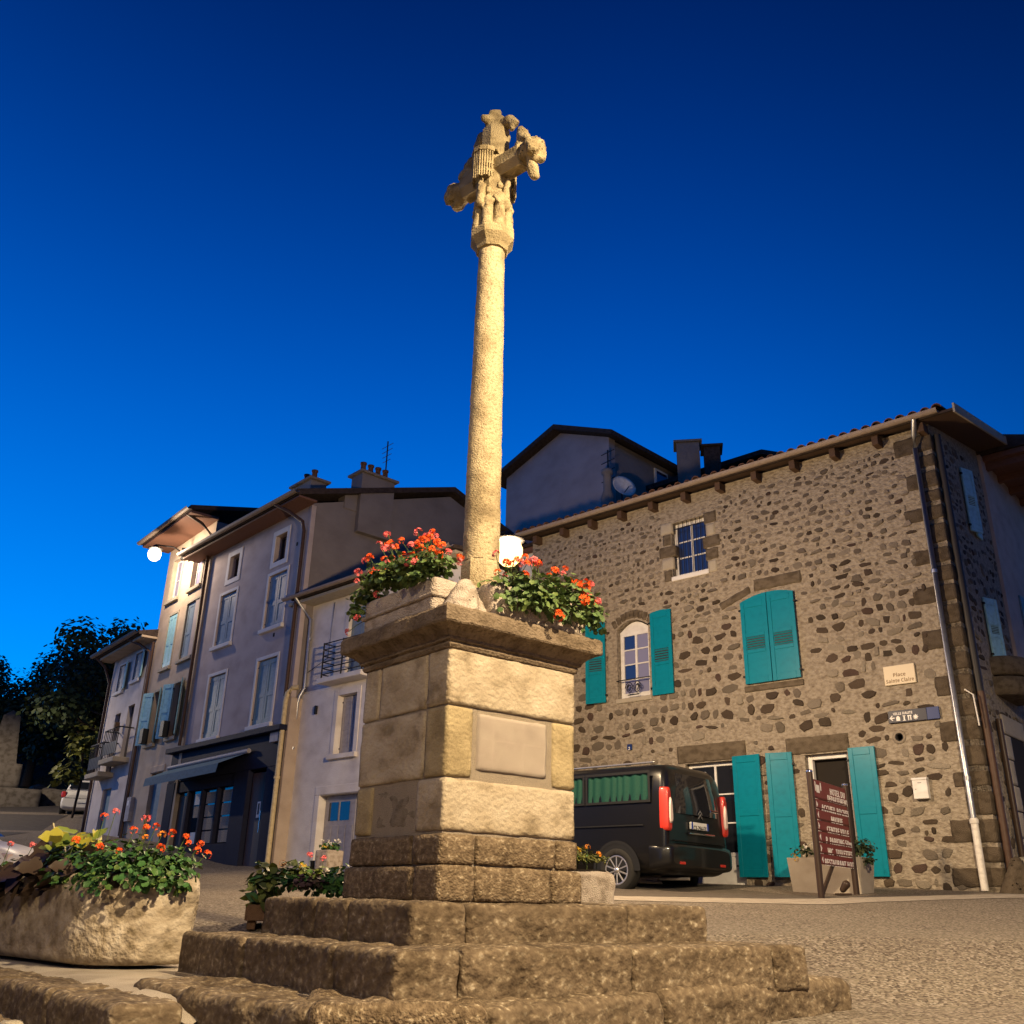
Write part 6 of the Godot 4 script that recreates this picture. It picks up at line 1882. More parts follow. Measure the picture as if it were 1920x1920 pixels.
func lantern(called: String, label: String, at: Vector3, foot: Vector3, glow: Material, c: Color, e: float, group := "", post := false) -> void:
	var o := thing(called, label, "lantern", at, 0.0, group)
	var f := foot - at
	pipe("bracket_arm", [f, f * 0.6 + Vector3(0, 0.25, 0), Vector3(0, 0.32, 0)], 0.025, M.black_iron, o)
	if post:
		pipe("post", [Vector3(f.x, 0.3 - at.y, f.z), f], 0.05, M.black_iron, o)
	else:
		bx("wall_plate", f - Vector3(0.08, 0.2, 0.08), f + Vector3(0.08, 0.2, 0.08), M.black_iron, o, 0.01)
	var hood := MB.new()
	hood.lathe([Vector2(0.0, 0.34), Vector2(0.05, 0.32), Vector2(0.1, 0.25), Vector2(0.23, 0.2), Vector2(0.23, 0.185), Vector2(0.0, 0.19)], 20)
	part("hood", hood.done(), M.black_iron, o)
	var gl := MB.new()
	gl.lathe([Vector2(0.001, -0.2), Vector2(0.1, -0.19), Vector2(0.17, -0.12), Vector2(0.2, -0.02), Vector2(0.2, 0.06), Vector2(0.17, 0.14), Vector2(0.11, 0.18), Vector2(0.001, 0.182)], 24)
	part("lamp_globe", gl.done(), glow, o)
	var l := OmniLight3D.new()
	l.name = "lamp_light"
	l.light_color = c
	l.light_energy = e
	l.light_size = 0.15
	l.omni_range = 60.0
	l.omni_attenuation = 2.0
	l.shadow_enabled = true
	o.add_child(l)

func street_lamp(at: Vector3, h: float, c: Color, e: float, label: String) -> void:
	var o := thing("street_lamp", label, "street lamp", at, 0.0, "post lamps behind the camera")
	var p := MB.new()
	p.lathe([Vector2(0.14, -0.2), Vector2(0.14, 0.1), Vector2(0.09, 0.2), Vector2(0.075, 1.1), Vector2(0.06, 1.2), Vector2(0.045, h - 0.3), Vector2(0.06, h - 0.26), Vector2(0.0, h - 0.25)], 16)
	part("post", p.done(), M.black_iron, o)
	var g := MB.new()
	g.lathe([Vector2(0.001, h - 0.12), Vector2(0.1, h - 0.1), Vector2(0.16, h - 0.03), Vector2(0.17, h + 0.06), Vector2(0.001, h + 0.08)], 20)
	part("lamp_globe", g.done(), M.lamp_warm, o)
	var k := MB.new()
	k.lathe([Vector2(0.3, h - 0.01), Vector2(0.29, h + 0.03), Vector2(0.2, h + 0.16), Vector2(0.06, h + 0.22), Vector2(0.0, h + 0.23)], 24)
	part("shade", k.done(), M.black_iron, o)
	var l := SpotLight3D.new()
	l.name = "lamp_light"
	l.position = Vector3(0, h - 0.14, 0)
	l.rotation_degrees.x = -90.0
	l.spot_angle = 86.0
	l.spot_angle_attenuation = 0.3
	l.light_color = c
	l.light_energy = e
	l.light_size = 0.12
	l.spot_range = 80.0
	l.spot_attenuation = 2.0
	l.shadow_enabled = true
	o.add_child(l)

func build_back_houses() -> void:
	# white wall in the passage left of the stone house
	var o := thing("passage_house", "small white-walled house in the passage behind the lantern, left of the stone house", "house", Vector3(0.53, 0, -21.5), -42.1)
	bx("wall", Vector3(-1.3, 0.5, -4.0), Vector3(-0.03, 8.62, -0.35), M.white_plaster, o, 0.01)
	bx("eaves_board", Vector3(-1.5, 8.62, -4.0), Vector3(-0.03, 8.72, -0.2), M.red_brown_wood, o, 0.01)
	var rf := MB.new()
	rf.prism(PackedVector2Array([Vector2(-0.15, 8.722), Vector2(-0.15, 8.8), Vector2(-4.0, 9.4), Vector2(-4.0, 8.722)]), Vector3.ZERO, Vector3.BACK, Vector3.UP, Vector3.RIGHT, -1.55, -0.03)
	part("roof", rf.done(), M.dark_tile, o)
	# tall gabled house behind
	o = thing("gabled_house", "tall plastered house with a shallow gable rising behind the stone house roof", "house", Vector3(2.94, 0, -26.0), -45.0)
	var gw := MB.new()
	gw.prism(PackedVector2Array([Vector2(0, 2), Vector2(0, 13.95), Vector2(-2.0, 14.78), Vector2(-4.45, 13.9), Vector2(-4.45, 2)]), Vector3.ZERO, Vector3.RIGHT, Vector3.UP, Vector3.BACK, -0.3, 0.0)
	part("gable_wall", gw.done(), M.gable_plaster, o)
	var sw := MB.new()
	sw.box(Vector3(-4.4, 2.0, -10.0), Vector3(-0.002, 13.9, -0.301))
	part("side_wall", sw.done(), M.grey_render, o)
	var rv := MB.new()
	rv.prism(PackedVector2Array([Vector2(0.4, 13.8), Vector2(0.4, 13.95), Vector2(-2.0, 14.98), Vector2(-4.9, 13.92), Vector2(-4.9, 13.77), Vector2(-2.0, 14.8)]), Vector3.ZERO, Vector3.RIGHT, Vector3.UP, Vector3.BACK, -10.2, 0.35)
	part("roof", rv.done(), M.dark_tile, o)
	chimney(o, Vector3(-3.6, 14.2, -0.8), 0.5, 0.5, 0.75, 2, M.grey_render)
	bx("window_frame", Vector3(-0.001, 12.85, -3.0), Vector3(0.05, 13.7, -2.3), M.white_paint, o)
	bx("window_pane", Vector3(0.05, 12.92, -2.92), Vector3(0.056, 13.62, -2.38), M.blue_glass, o, 0.0)
	pipe("antenna_mast", [Vector3(0.35, 11.9, 0.5), Vector3(0.35, 13.2, 0.5)], 0.025, M.black_iron, o)
	for i in 4:
		pipe("antenna_rod", [Vector3(0.1, 12.2 + i * 0.3, 0.5), Vector3(0.6, 12.25 + i * 0.3, 0.5)], 0.012, M.black_iron, o)
	# chimneys that stand on the roof of the stone house's neighbour behind
	o = thing("rear_house", "dark gabled house with two big chimneys behind the stone house roof", "house", Vector3(7.9, 0, -27.0), -10.0)
	var rg := MB.new()
	rg.prism(PackedVector2Array([Vector2(-4.5, 2), Vector2(-4.5, 12.5), Vector2(0, 13.8), Vector2(4.5, 12.7), Vector2(4.5, 2)]), Vector3.ZERO, Vector3.RIGHT, Vector3.UP, Vector3.BACK, -6.0, 0.0)
	part("wall", rg.done(), M.grey_render, o)
	var rr := MB.new()
	rr.prism(PackedVector2Array([Vector2(-4.8, 12.42), Vector2(-4.8, 12.58), Vector2(0, 13.98), Vector2(4.8, 12.8), Vector2(4.8, 12.64), Vector2(0, 13.82)]), Vector3.ZERO, Vector3.RIGHT, Vector3.UP, Vector3.BACK, -6.3, 0.35)
	part("roof", rr.done(), M.dark_tile, o)
	chimney(o, Vector3(-2.28, 12.9, 0.15), 0.72, 0.6, 1.42, 0, M.grey_render)
	chimney(o, Vector3(-1.55, 12.9, 0.5), 0.5, 0.6, 1.05, 0, M.dark_tile)
	# satellite dish and flue
	o = thing("satellite_dish", "pale satellite dish on a wall bracket beside the gabled house's corner", "satellite dish", Vector3(3.25, 11.95, -25.4), 20.0)
	var di := MB.new()
	di.lathe([Vector2(0.001, 0.0), Vector2(0.16, 0.02), Vector2(0.3, 0.07), Vector2(0.37, 0.12), Vector2(0.375, 0.13), Vector2(0.3, 0.08), Vector2(0.001, 0.012)], 20)
	part("reflector", di.done(), M.white_paint, o).transform = Transform3D(Basis(Vector3.RIGHT, 1.25), Vector3.ZERO)
	pipe("arm", [Vector3(0, -0.2, 0), Vector3(0, -0.1, 0.4)], 0.012, M.black_iron, o)
	pipe("mast", [Vector3(0, -1.2, -0.1), Vector3(0, 0, -0.05)], 0.025, M.black_iron, o)
	o = thing("roof_flue", "dark stove flue with a cap left of the satellite dish", "flue", Vector3(2.75, 10.2, -24.9))
	var fl := MB.new()
	fl.lathe([Vector2(0.2, 0.0), Vector2(0.2, 1.2), Vector2(0.12, 1.45), Vector2(0.12, 1.95), Vector2(0.17, 1.98), Vector2(0.17, 2.1), Vector2(0.0, 2.12)], 16)
	part("pipe", fl.done(), M.grey_render, o)
	# lantern on a post behind the column
	lantern("post_lantern", "bright warm lantern glowing behind the column foot, just over the geraniums", Vector3(-0.03, 5.34, -13.0), Vector3(-0.42, 5.4, -13.02), M.lamp_warm, lin(1.0, 0.72, 0.42), 54.0, "lanterns over the square", true)

# ------------------------------------------------------------------ vehicles
# body lofted along z through sections [z, half width low, half width high, y low, y high, squareness]
func loft(secs: Array, n := 36) -> ArrayMesh:
	var mb := MB.new()
	mb.smooth(1)
	var rings := []
	for s in secs:
		var ring := PackedVector3Array()
		for k in n:
			var a := TAU * (k + 0.5) / n
			var e: float = 2.0 / s[5]
			var cx := signf(cos(a)) * pow(absf(cos(a)), e)
			var cy := signf(sin(a)) * pow(absf(sin(a)), e)
			var t := (cy + 1.0) * 0.5
			var hw := lerpf(s[1], s[2], smoothstep(0.4, 1.0, t))
			ring.append(Vector3(cx * hw, lerpf(s[3], s[4], t), s[0]))
		rings.append(ring)
	for i in rings.size() - 1:
		var c := Vector3(0, (secs[i][3] + secs[i][4]) * 0.5, secs[i][0])
		for k in n:
			var k2 := (k + 1) % n
			mb.quad(rings[i][k], rings[i][k2], rings[i + 1][k2], rings[i + 1][k], rings[i][k] - c + Vector3(0, 0, 0.0))
	mb.smooth(-1)
	for e in 2:
		var i := 0 if e == 0 else rings.size() - 1
		var c := Vector3(0, (secs[i][3] + secs[i][4]) * 0.5, secs[i][0])
		var out := Vector3(0, 0, signf(secs[i][0] - secs[1 if e == 0 else i - 1][0]))
		for k in n:
			mb.tri(c, rings[i][k], rings[i][(k + 1) % n], out)
	return mb.done()

func wheel(o: Node3D, at: Vector3, r: float, w: float, sgn: float, spokes: int) -> void:
	var g := group_part("wheel", o, at)
	g.rotation_degrees = Vector3(0, 0, -90.0 * sgn)
	var t := MB.new()
	t.lathe([Vector2(r * 0.66, w * 0.42), Vector2(r * 0.7, w * 0.5), Vector2(r * 0.92, w * 0.5), Vector2(r, w * 0.34), Vector2(r, -w * 0.34), Vector2(r * 0.92, -w * 0.5), Vector2(0.0, -w * 0.5)], 32)
	part("tyre", t.done(), M.tyre_rubber, g)
	var rm := MB.new()
	rm.lathe([Vector2(r * 0.66, w * 0.43), Vector2(r * 0.62, w * 0.46), Vector2(r * 0.58, w * 0.4)], 32)
	for k in spokes:
		var a := TAU * k / spokes
		var d := Vector3(cos(a), 0, sin(a))
		rm.boxx(Transform3D(Basis(d, Vector3.UP, d.cross(Vector3.UP)), d * r * 0.35 + Vector3(0, w * 0.38, 0)), Vector3(r * 0.52, w * 0.1, r * 0.075), 0.004)
	rm.lathe([Vector2(r * 0.14, w * 0.3), Vector2(r * 0.12, w * 0.46), Vector2(0.0, w * 0.47)], 16)
	part("rim", rm.done(), M.alloy, g)
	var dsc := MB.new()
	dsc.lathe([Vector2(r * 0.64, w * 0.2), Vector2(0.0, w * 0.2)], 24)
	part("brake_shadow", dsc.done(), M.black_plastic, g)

func build_van() -> void:
	var o := thing("black_van", "black passenger van parked behind the pedestal, rear towards the camera", "van", Vector3(2.45, 0.765, -15.2), 48.0)
	var cx := 0.97
	var bd := part("body", loft([
		[0.0, 0.86, 0.8, 0.42, 1.1, 6.0], [-0.02, 0.93, 0.84, 0.32, 1.6, 6.5], [-0.06, 0.95, 0.84, 0.29, 1.86, 7.0], [-0.13, 0.955, 0.85, 0.27, 1.94, 7.0], [-0.4, 0.96, 0.86, 0.27, 1.96, 7.0], [-2.0, 0.96, 0.86, 0.25, 1.97, 7.0], [-3.3, 0.96, 0.86, 0.25, 1.95, 7.0],
		[-3.9, 0.955, 0.78, 0.25, 1.6, 6.0], [-4.25, 0.95, 0.86, 0.25, 1.16, 6.0], [-4.75, 0.9, 0.8, 0.28, 1.0, 5.0], [-4.95, 0.75, 0.6, 0.33, 0.85, 4.0]], 44), M.black_paint, o)
	bd.position.x = cx
	# bumper, rear glass, tailgate line
	var bm := part("rear_bumper", loft([[0.075, 0.86, 0.86, 0.4, 0.68, 5.0], [0.05, 0.95, 0.95, 0.34, 0.73, 6.0], [-0.3, 0.97, 0.97, 0.3, 0.75, 7.0]], 36), M.black_paint, o)
	bm.position.x = cx
	var gl := MB.new()
	gl.smooth(1)
	for i in 10:
		for j in 6:
			var f := func(a: float, b: float) -> Vector3: return Vector3(cx + lerpf(-0.7, 0.7, a) * lerpf(1.04, 0.96, b), lerpf(1.18, 1.8, b), lerpf(0.004, -0.055, b * b) + 0.028 - 0.05 * pow(absf(a - 0.5) * 2.0, 3.0))
			gl.quad(f.call(i / 10.0, j / 6.0), f.call((i + 1) / 10.0, j / 6.0), f.call((i + 1) / 10.0, (j + 1) / 6.0), f.call(i / 10.0, (j + 1) / 6.0), Vector3.BACK)
	part("rear_window", gl.done(), M.dark_glass, o)
	bx("tailgate_line", Vector3(cx - 0.76, 0.76, -0.01), Vector3(cx + 0.76, 0.772, 0.062), M.black_plastic, o, 0.0)
	# tail lamps on the rear corners
	for sgn: float in [-1.0, 1.0]:
		var lx := cx + sgn * 0.86
		var l := group_part("tail_lamp", o)
		part("red_lens", loft([[0.045, 0.05, 0.04, 0.93, 1.5, 5.0], [0.03, 0.075, 0.06, 0.9, 1.55, 5.0], [-0.1, 0.08, 0.065, 0.9, 1.56, 6.0]], 20), M.red_lens, l).position.x = lx
		part("clear_lens", loft([[0.066, 0.034, 0.022, 1.04, 1.36, 4.0], [0.05, 0.048, 0.034, 1.01, 1.4, 4.0], [-0.1, 0.05, 0.036, 1.01, 1.41, 5.0]], 16), M.clear_lens, l).position.x = lx - sgn * 0.02
	# number plate, chrome bar, emblem
	var pl := group_part("number_plate", o)
	bx("plate", Vector3(0.71, 0.96, 0.01), Vector3(1.23, 1.07, 0.05), M.plate_white, pl, 0.004)
	bx("blue_band", Vector3(0.711, 0.961, 0.0505), Vector3(0.757, 1.069, 0.053), M.plate_blue, pl, 0.0)
	bx("blue_band", Vector3(1.183, 0.961, 0.0505), Vector3(1.229, 1.069, 0.053), M.plate_blue, pl, 0.0)
	text("CX-294-EX", 0.07, Transform3D(Basis(), Vector3(0.97, 0.982, 0.051)), M.letter_black, pl, 0.86)
	bx("chrome_bar", Vector3(0.64, 0.88, 0.01), Vector3(1.42, 0.905, 0.06), M.chrome, o, 0.008)
	var em := MB.new()
	for k in 2:
		var y := 1.19 + k * 0.058
		em.prism(PackedVector2Array([Vector2(-0.062, y), Vector2(0.0, y + 0.062), Vector2(0.062, y), Vector2(0.062, y + 0.028), Vector2(0.0, y + 0.092), Vector2(-0.062, y + 0.028)]), Vector3(1.0, -0.07, 0.03), Vector3.RIGHT, Vector3.UP, Vector3.BACK, 0.0, 0.018)
	part("chevron_emblem", em.done(), M.chrome, o)
	bx("badge", Vector3(1.36, 1.26, 0.02), Vector3(1.6, 1.295, 0.032), M.chrome, o, 0.004)
	bx("reflector", Vector3(0.28, 0.42, 0.07), Vector3(0.44, 0.46, 0.085), M.red_lens, o, 0.004)
	bx("reflector", Vector3(1.5, 0.42, 0.07), Vector3(1.66, 0.46, 0.085), M.red_lens, o, 0.004)
	# side windows with green curtains behind the glass
	for sgn: float in [-1.0, 1.0]:
		var sx := cx + sgn * 0.918
		for q in [[-1.5, -0.3], [-2.75, -1.6]]:
			var cu := MB.new()
			cu.smooth(1)
			for i in 60:
				var z0 := lerpf(q[0], q[1], i / 60.0)
				var z1 := lerpf(q[0], q[1], (i + 1) / 60.0)
				var w0 := 0.012 * sin(i * 0.85 + 1.4 * sin(i * 0.21))
				var w1 := 0.012 * sin((i + 1) * 0.85 + 1.4 * sin((i + 1) * 0.21))
				cu.quad(Vector3(sx + sgn * w0, 1.37, z0), Vector3(sx + sgn * w1, 1.37, z1), Vector3(sx + sgn * (w1 - 0.012), 1.78, z1), Vector3(sx + sgn * (w0 - 0.012), 1.78, z0), Vector3(sgn, 0, 0))
			part("curtain", cu.done(), M.green_curtain, o)
			var fm := MB.new()
			for e in [[1.33, 1.37], [1.78, 1.82]]:
				fm.box(Vector3(sx - 0.02, e[0], q[0] - 0.04), Vector3(sx + sgn * 0.025 + 0.02 * (1 - absf(sgn)), e[1], q[1] + 0.04), 0.004)
			for zz: float in [q[0] - 0.04, q[1]]:
				fm.box(Vector3(sx - 0.02, 1.371, zz), Vector3(sx + sgn * 0.024, 1.779, zz + 0.04), 0.004)
			part("window_seal", fm.done(), M.black_plastic, o)
		bx("side_rub_strip", Vector3(cx + sgn * 0.955, 0.98, -3.4), Vector3(cx + sgn * 0.966, 1.0, -0.4), M.black_plastic, o, 0.002)
		bx("roof_rail", Vector3(cx + sgn * 0.8 - 0.018, 1.945, -3.2), Vector3(cx + sgn * 0.8 + 0.018, 1.975, -0.25), M.alloy, o, 0.01)
		var ar := MB.new()
		for z in [-0.92, -3.92]:
			for i in 24:
				var a0 := PI * i / 24.0
				var a1 := PI * (i + 1) / 24.0
				for rr in [[0.0, 0.4], [0.4, 0.45]]:
					var x0 := cx + sgn * (0.963 if rr[0] == 0.0 else 0.968)
					ar.quad(Vector3(x0, 0.32 + sin(a0) * rr[0], z + cos(a0) * rr[0]), Vector3(x0, 0.32 + sin(a1) * rr[0], z + cos(a1) * rr[0]), Vector3(x0, 0.32 + sin(a1) * rr[1], z + cos(a1) * rr[1]), Vector3(x0, 0.32 + sin(a0) * rr[1], z + cos(a0) * rr[1]), Vector3(sgn, 0, 0))
		part("wheel_arch", ar.done(), M.black_plastic, o)
		for z: float in [-0.92, -3.92]:
			wheel(o, Vector3(cx + sgn * 0.87, 0.33, z), 0.335, 0.22, sgn, 10)
		bx("mirror", Vector3(cx + sgn * 1.0 - 0.1, 1.2, -3.9), Vector3(cx + sgn * 1.0 + 0.1, 1.42, -3.78), M.black_paint, o, 0.03)
	pipe("exhaust", [Vector3(0.6, 0.22, 0.03), Vector3(0.6, 0.22, -0.5)], 0.025, M.alloy, o)

func car(called: String, label: String, at: Vector3, turn: float, paint: Material) -> Node3D:
	var o := thing(called, label, "car", at, turn)
	part("body", loft([[0.0, 0.78, 0.72, 0.32, 0.8, 4.0], [-0.06, 0.84, 0.8, 0.24, 0.95, 5.0], [-0.3, 0.87, 0.82, 0.2, 0.99, 5.5], [-2.6, 0.87, 0.82, 0.2, 0.97, 5.5], [-3.3, 0.86, 0.8, 0.2, 0.88, 5.0], [-3.9, 0.82, 0.74, 0.24, 0.76, 4.5], [-4.1, 0.68, 0.6, 0.3, 0.66, 4.0]], 36), paint, o)
	part("roof", loft([[-0.14, 0.74, 0.66, 0.85, 1.08, 4.5], [-0.5, 0.76, 0.58, 0.85, 1.42, 4.5], [-0.85, 0.77, 0.58, 0.85, 1.48, 4.5], [-1.9, 0.77, 0.58, 0.85, 1.46, 4.5], [-2.5, 0.75, 0.6, 0.85, 1.2, 4.0], [-3.0, 0.7, 0.6, 0.8, 0.92, 4.0]], 32), paint, o)
	var rw := MB.new()
	rw.quad(Vector3(-0.63, 1.06, -0.1), Vector3(0.63, 1.06, -0.1), Vector3(0.53, 1.36, -0.37), Vector3(-0.53, 1.36, -0.37), Vector3(0, 0.5, 1))
	part("rear_window", rw.done(), M.dark_glass, o)
	var ws := MB.new()
	ws.quad(Vector3(-0.62, 0.98, -2.99), Vector3(0.62, 0.98, -2.99), Vector3(0.52, 1.42, -2.05), Vector3(-0.52, 1.42, -2.05), Vector3(0, 0.8, -1))
	part("windscreen", ws.done(), M.dark_glass, o)
	for sgn: float in [-1.0, 1.0]:
		var sw := MB.new()
		sw.quad(Vector3(sgn * 0.782, 1.0, -0.6), Vector3(sgn * 0.782, 1.0, -2.3), Vector3(sgn * 0.66, 1.38, -2.0), Vector3(sgn * 0.66, 1.38, -0.7), Vector3(sgn, 0.3, 0))
		part("side_window", sw.done(), M.dark_glass, o)
		part("tail_lamp", loft([[0.01, 0.07, 0.06, 0.7, 0.9, 4.0], [-0.02, 0.1, 0.1, 0.68, 0.93, 4.0], [-0.2, 0.1, 0.1, 0.68, 0.93, 4.0]], 16), M.red_lens, o).position.x = sgn * 0.76
		part("headlamp", loft([[-3.86, 0.1, 0.1, 0.55, 0.7, 4.0], [-4.04, 0.07, 0.06, 0.56, 0.68, 4.0]], 16), M.clear_lens, o).position.x = sgn * 0.6
		bx("mirror", Vector3(sgn * 0.95 - 0.08, 0.95, -2.5), Vector3(sgn * 0.95 + 0.08, 1.08, -2.38), paint, o, 0.03)
		for z: float in [-0.7, -3.3]:
			wheel(o, Vector3(sgn * 0.8, 0.3, z), 0.3, 0.19, sgn, 7)
	bx("number_plate", Vector3(-0.26, 0.5, 0.0), Vector3(0.26, 0.6, 0.03), M.plate_white, o, 0.003)
	bx("bumper_strip", Vector3(-0.7, 0.66, -0.04), Vector3(0.7, 0.69, 0.0), M.black_plastic, o, 0.003)
	return o

# ------------------------------------------------------------------ small things on the square
func build_signboard() -> void:
	var o := thing("information_sign", "maroon signboard of seven stacked panels on two dark posts before the open door", "sign", Vector3(4.34, 0.74, -13.84), -(36.4 + 0.0) + 90.0)
	o.set_meta("label", "maroon signboard of stacked white-lettered panels on two dark posts before the open door")
	for k in 2:
		var x := k * 1.56
		pipe("post", [Vector3(x, -0.1, 0), Vector3(x, 1.67 - 0.03 * k, 0)], 0.045, M.brown_post, o)
		var cap := MB.new()
		cap.lathe([Vector2(0.046, 0.0), Vector2(0.05, 0.01), Vector2(0.04, 0.035), Vector2(0.0, 0.045)], 14)
		part("post_cap", cap.done(), M.chrome, o).position = Vector3(x, 1.66 - 0.03 * k, 0)
	var rows := [["HOTEL DU", "DEPARTEMENT", 0.27], ["ACCUEIL ROCHER", "", 0.14], ["MAIRIE", "", 0.15], ["CENTRE VILLE", "", 0.15], ["P  PARKING 50m", "", 0.15], ["WC   TOILETTES", "", 0.15], ["RESTAURANT HOTEL", "", 0.15]]
	var y := 1.58
	for i in rows.size():
		var h: float = rows[i][2]
		var p := group_part("sign_panel", o)
		bx("board", Vector3(0.06, y - h + 0.012, -0.018), Vector3(1.5, y, 0.018), M.sign_maroon, p, 0.006)
		bx("lower_edge", Vector3(0.062, y - h + 0.0125, 0.0185), Vector3(1.498, y - h + 0.03, 0.022), M.sign_maroon_dark, p, 0.0)
		var th := 0.09
		if rows[i][1] != "":
			text(rows[i][0], th, Transform3D(Basis(), Vector3(1.1, y - 0.115, 0.019)), M.letter_white, p, 1.15)
			text(rows[i][1], th, Transform3D(Basis(), Vector3(1.08, y - 0.22, 0.019)), M.letter_white, p, 1.05)
			bx("town_crest", Vector3(0.17, y - 0.18, 0.019), Vector3(0.3, y - 0.07, 0.023), M.letter_white, p, 0.01)
			bx("crest_side", Vector3(0.12, y - 0.16, 0.019), Vector3(0.15, y - 0.03, 0.022), M.letter_white, p, 0.005)
			bx("crest_side", Vector3(0.34, y - 0.14, 0.019), Vector3(0.38, y - 0.03, 0.022), M.letter_white, p, 0.005)
		else:
			text(rows[i][0], th, Transform3D(Basis(), Vector3(0.95, y - 0.105, 0.019)), M.letter_white, p, 1.2)
			var a := MB.new()
			a.prism(PackedVector2Array([Vector2(0, -0.045), Vector2(0.05, 0.0), Vector2(0, 0.045)]) if i % 2 else PackedVector2Array([Vector2(0.05, -0.045), Vector2(0.05, 0.045), Vector2(0, 0.0)]), Vector3(0.12, y - 0.075, 0), Vector3.RIGHT, Vector3.UP, Vector3.BACK, 0.019, 0.022)
			part("arrow", a.done(), M.letter_white, p)
		y -= h
	var br := MB.new()
	br.boxx(Transform3D(Basis(Vector3.BACK, 0.62), Vector3(0.5, 0.3, -0.03)), Vector3(1.1, 0.07, 0.03), 0.004)
	part("diagonal_bar", br.done(), M.brown_post, o)  # dark diagonal bar low behind the panels
	# little ground spot at the foot of the sign
	var s := thing("ground_spotlight", "small dark ground spotlight at the foot of the concrete planter", "spotlight", gp(5.0, -14.9))
	bx("base", Vector3(-0.1, 0.0, -0.1), Vector3(0.1, 0.03, 0.1), M.brown_post, s, 0.01)
	part("head", carved([[Vector3(0, 0.08, 0), Vector3(0.05, 0.15, 0.02), 0.045, 0.06]], 0.012, 0.02, 0.0), M.brown_post, s)

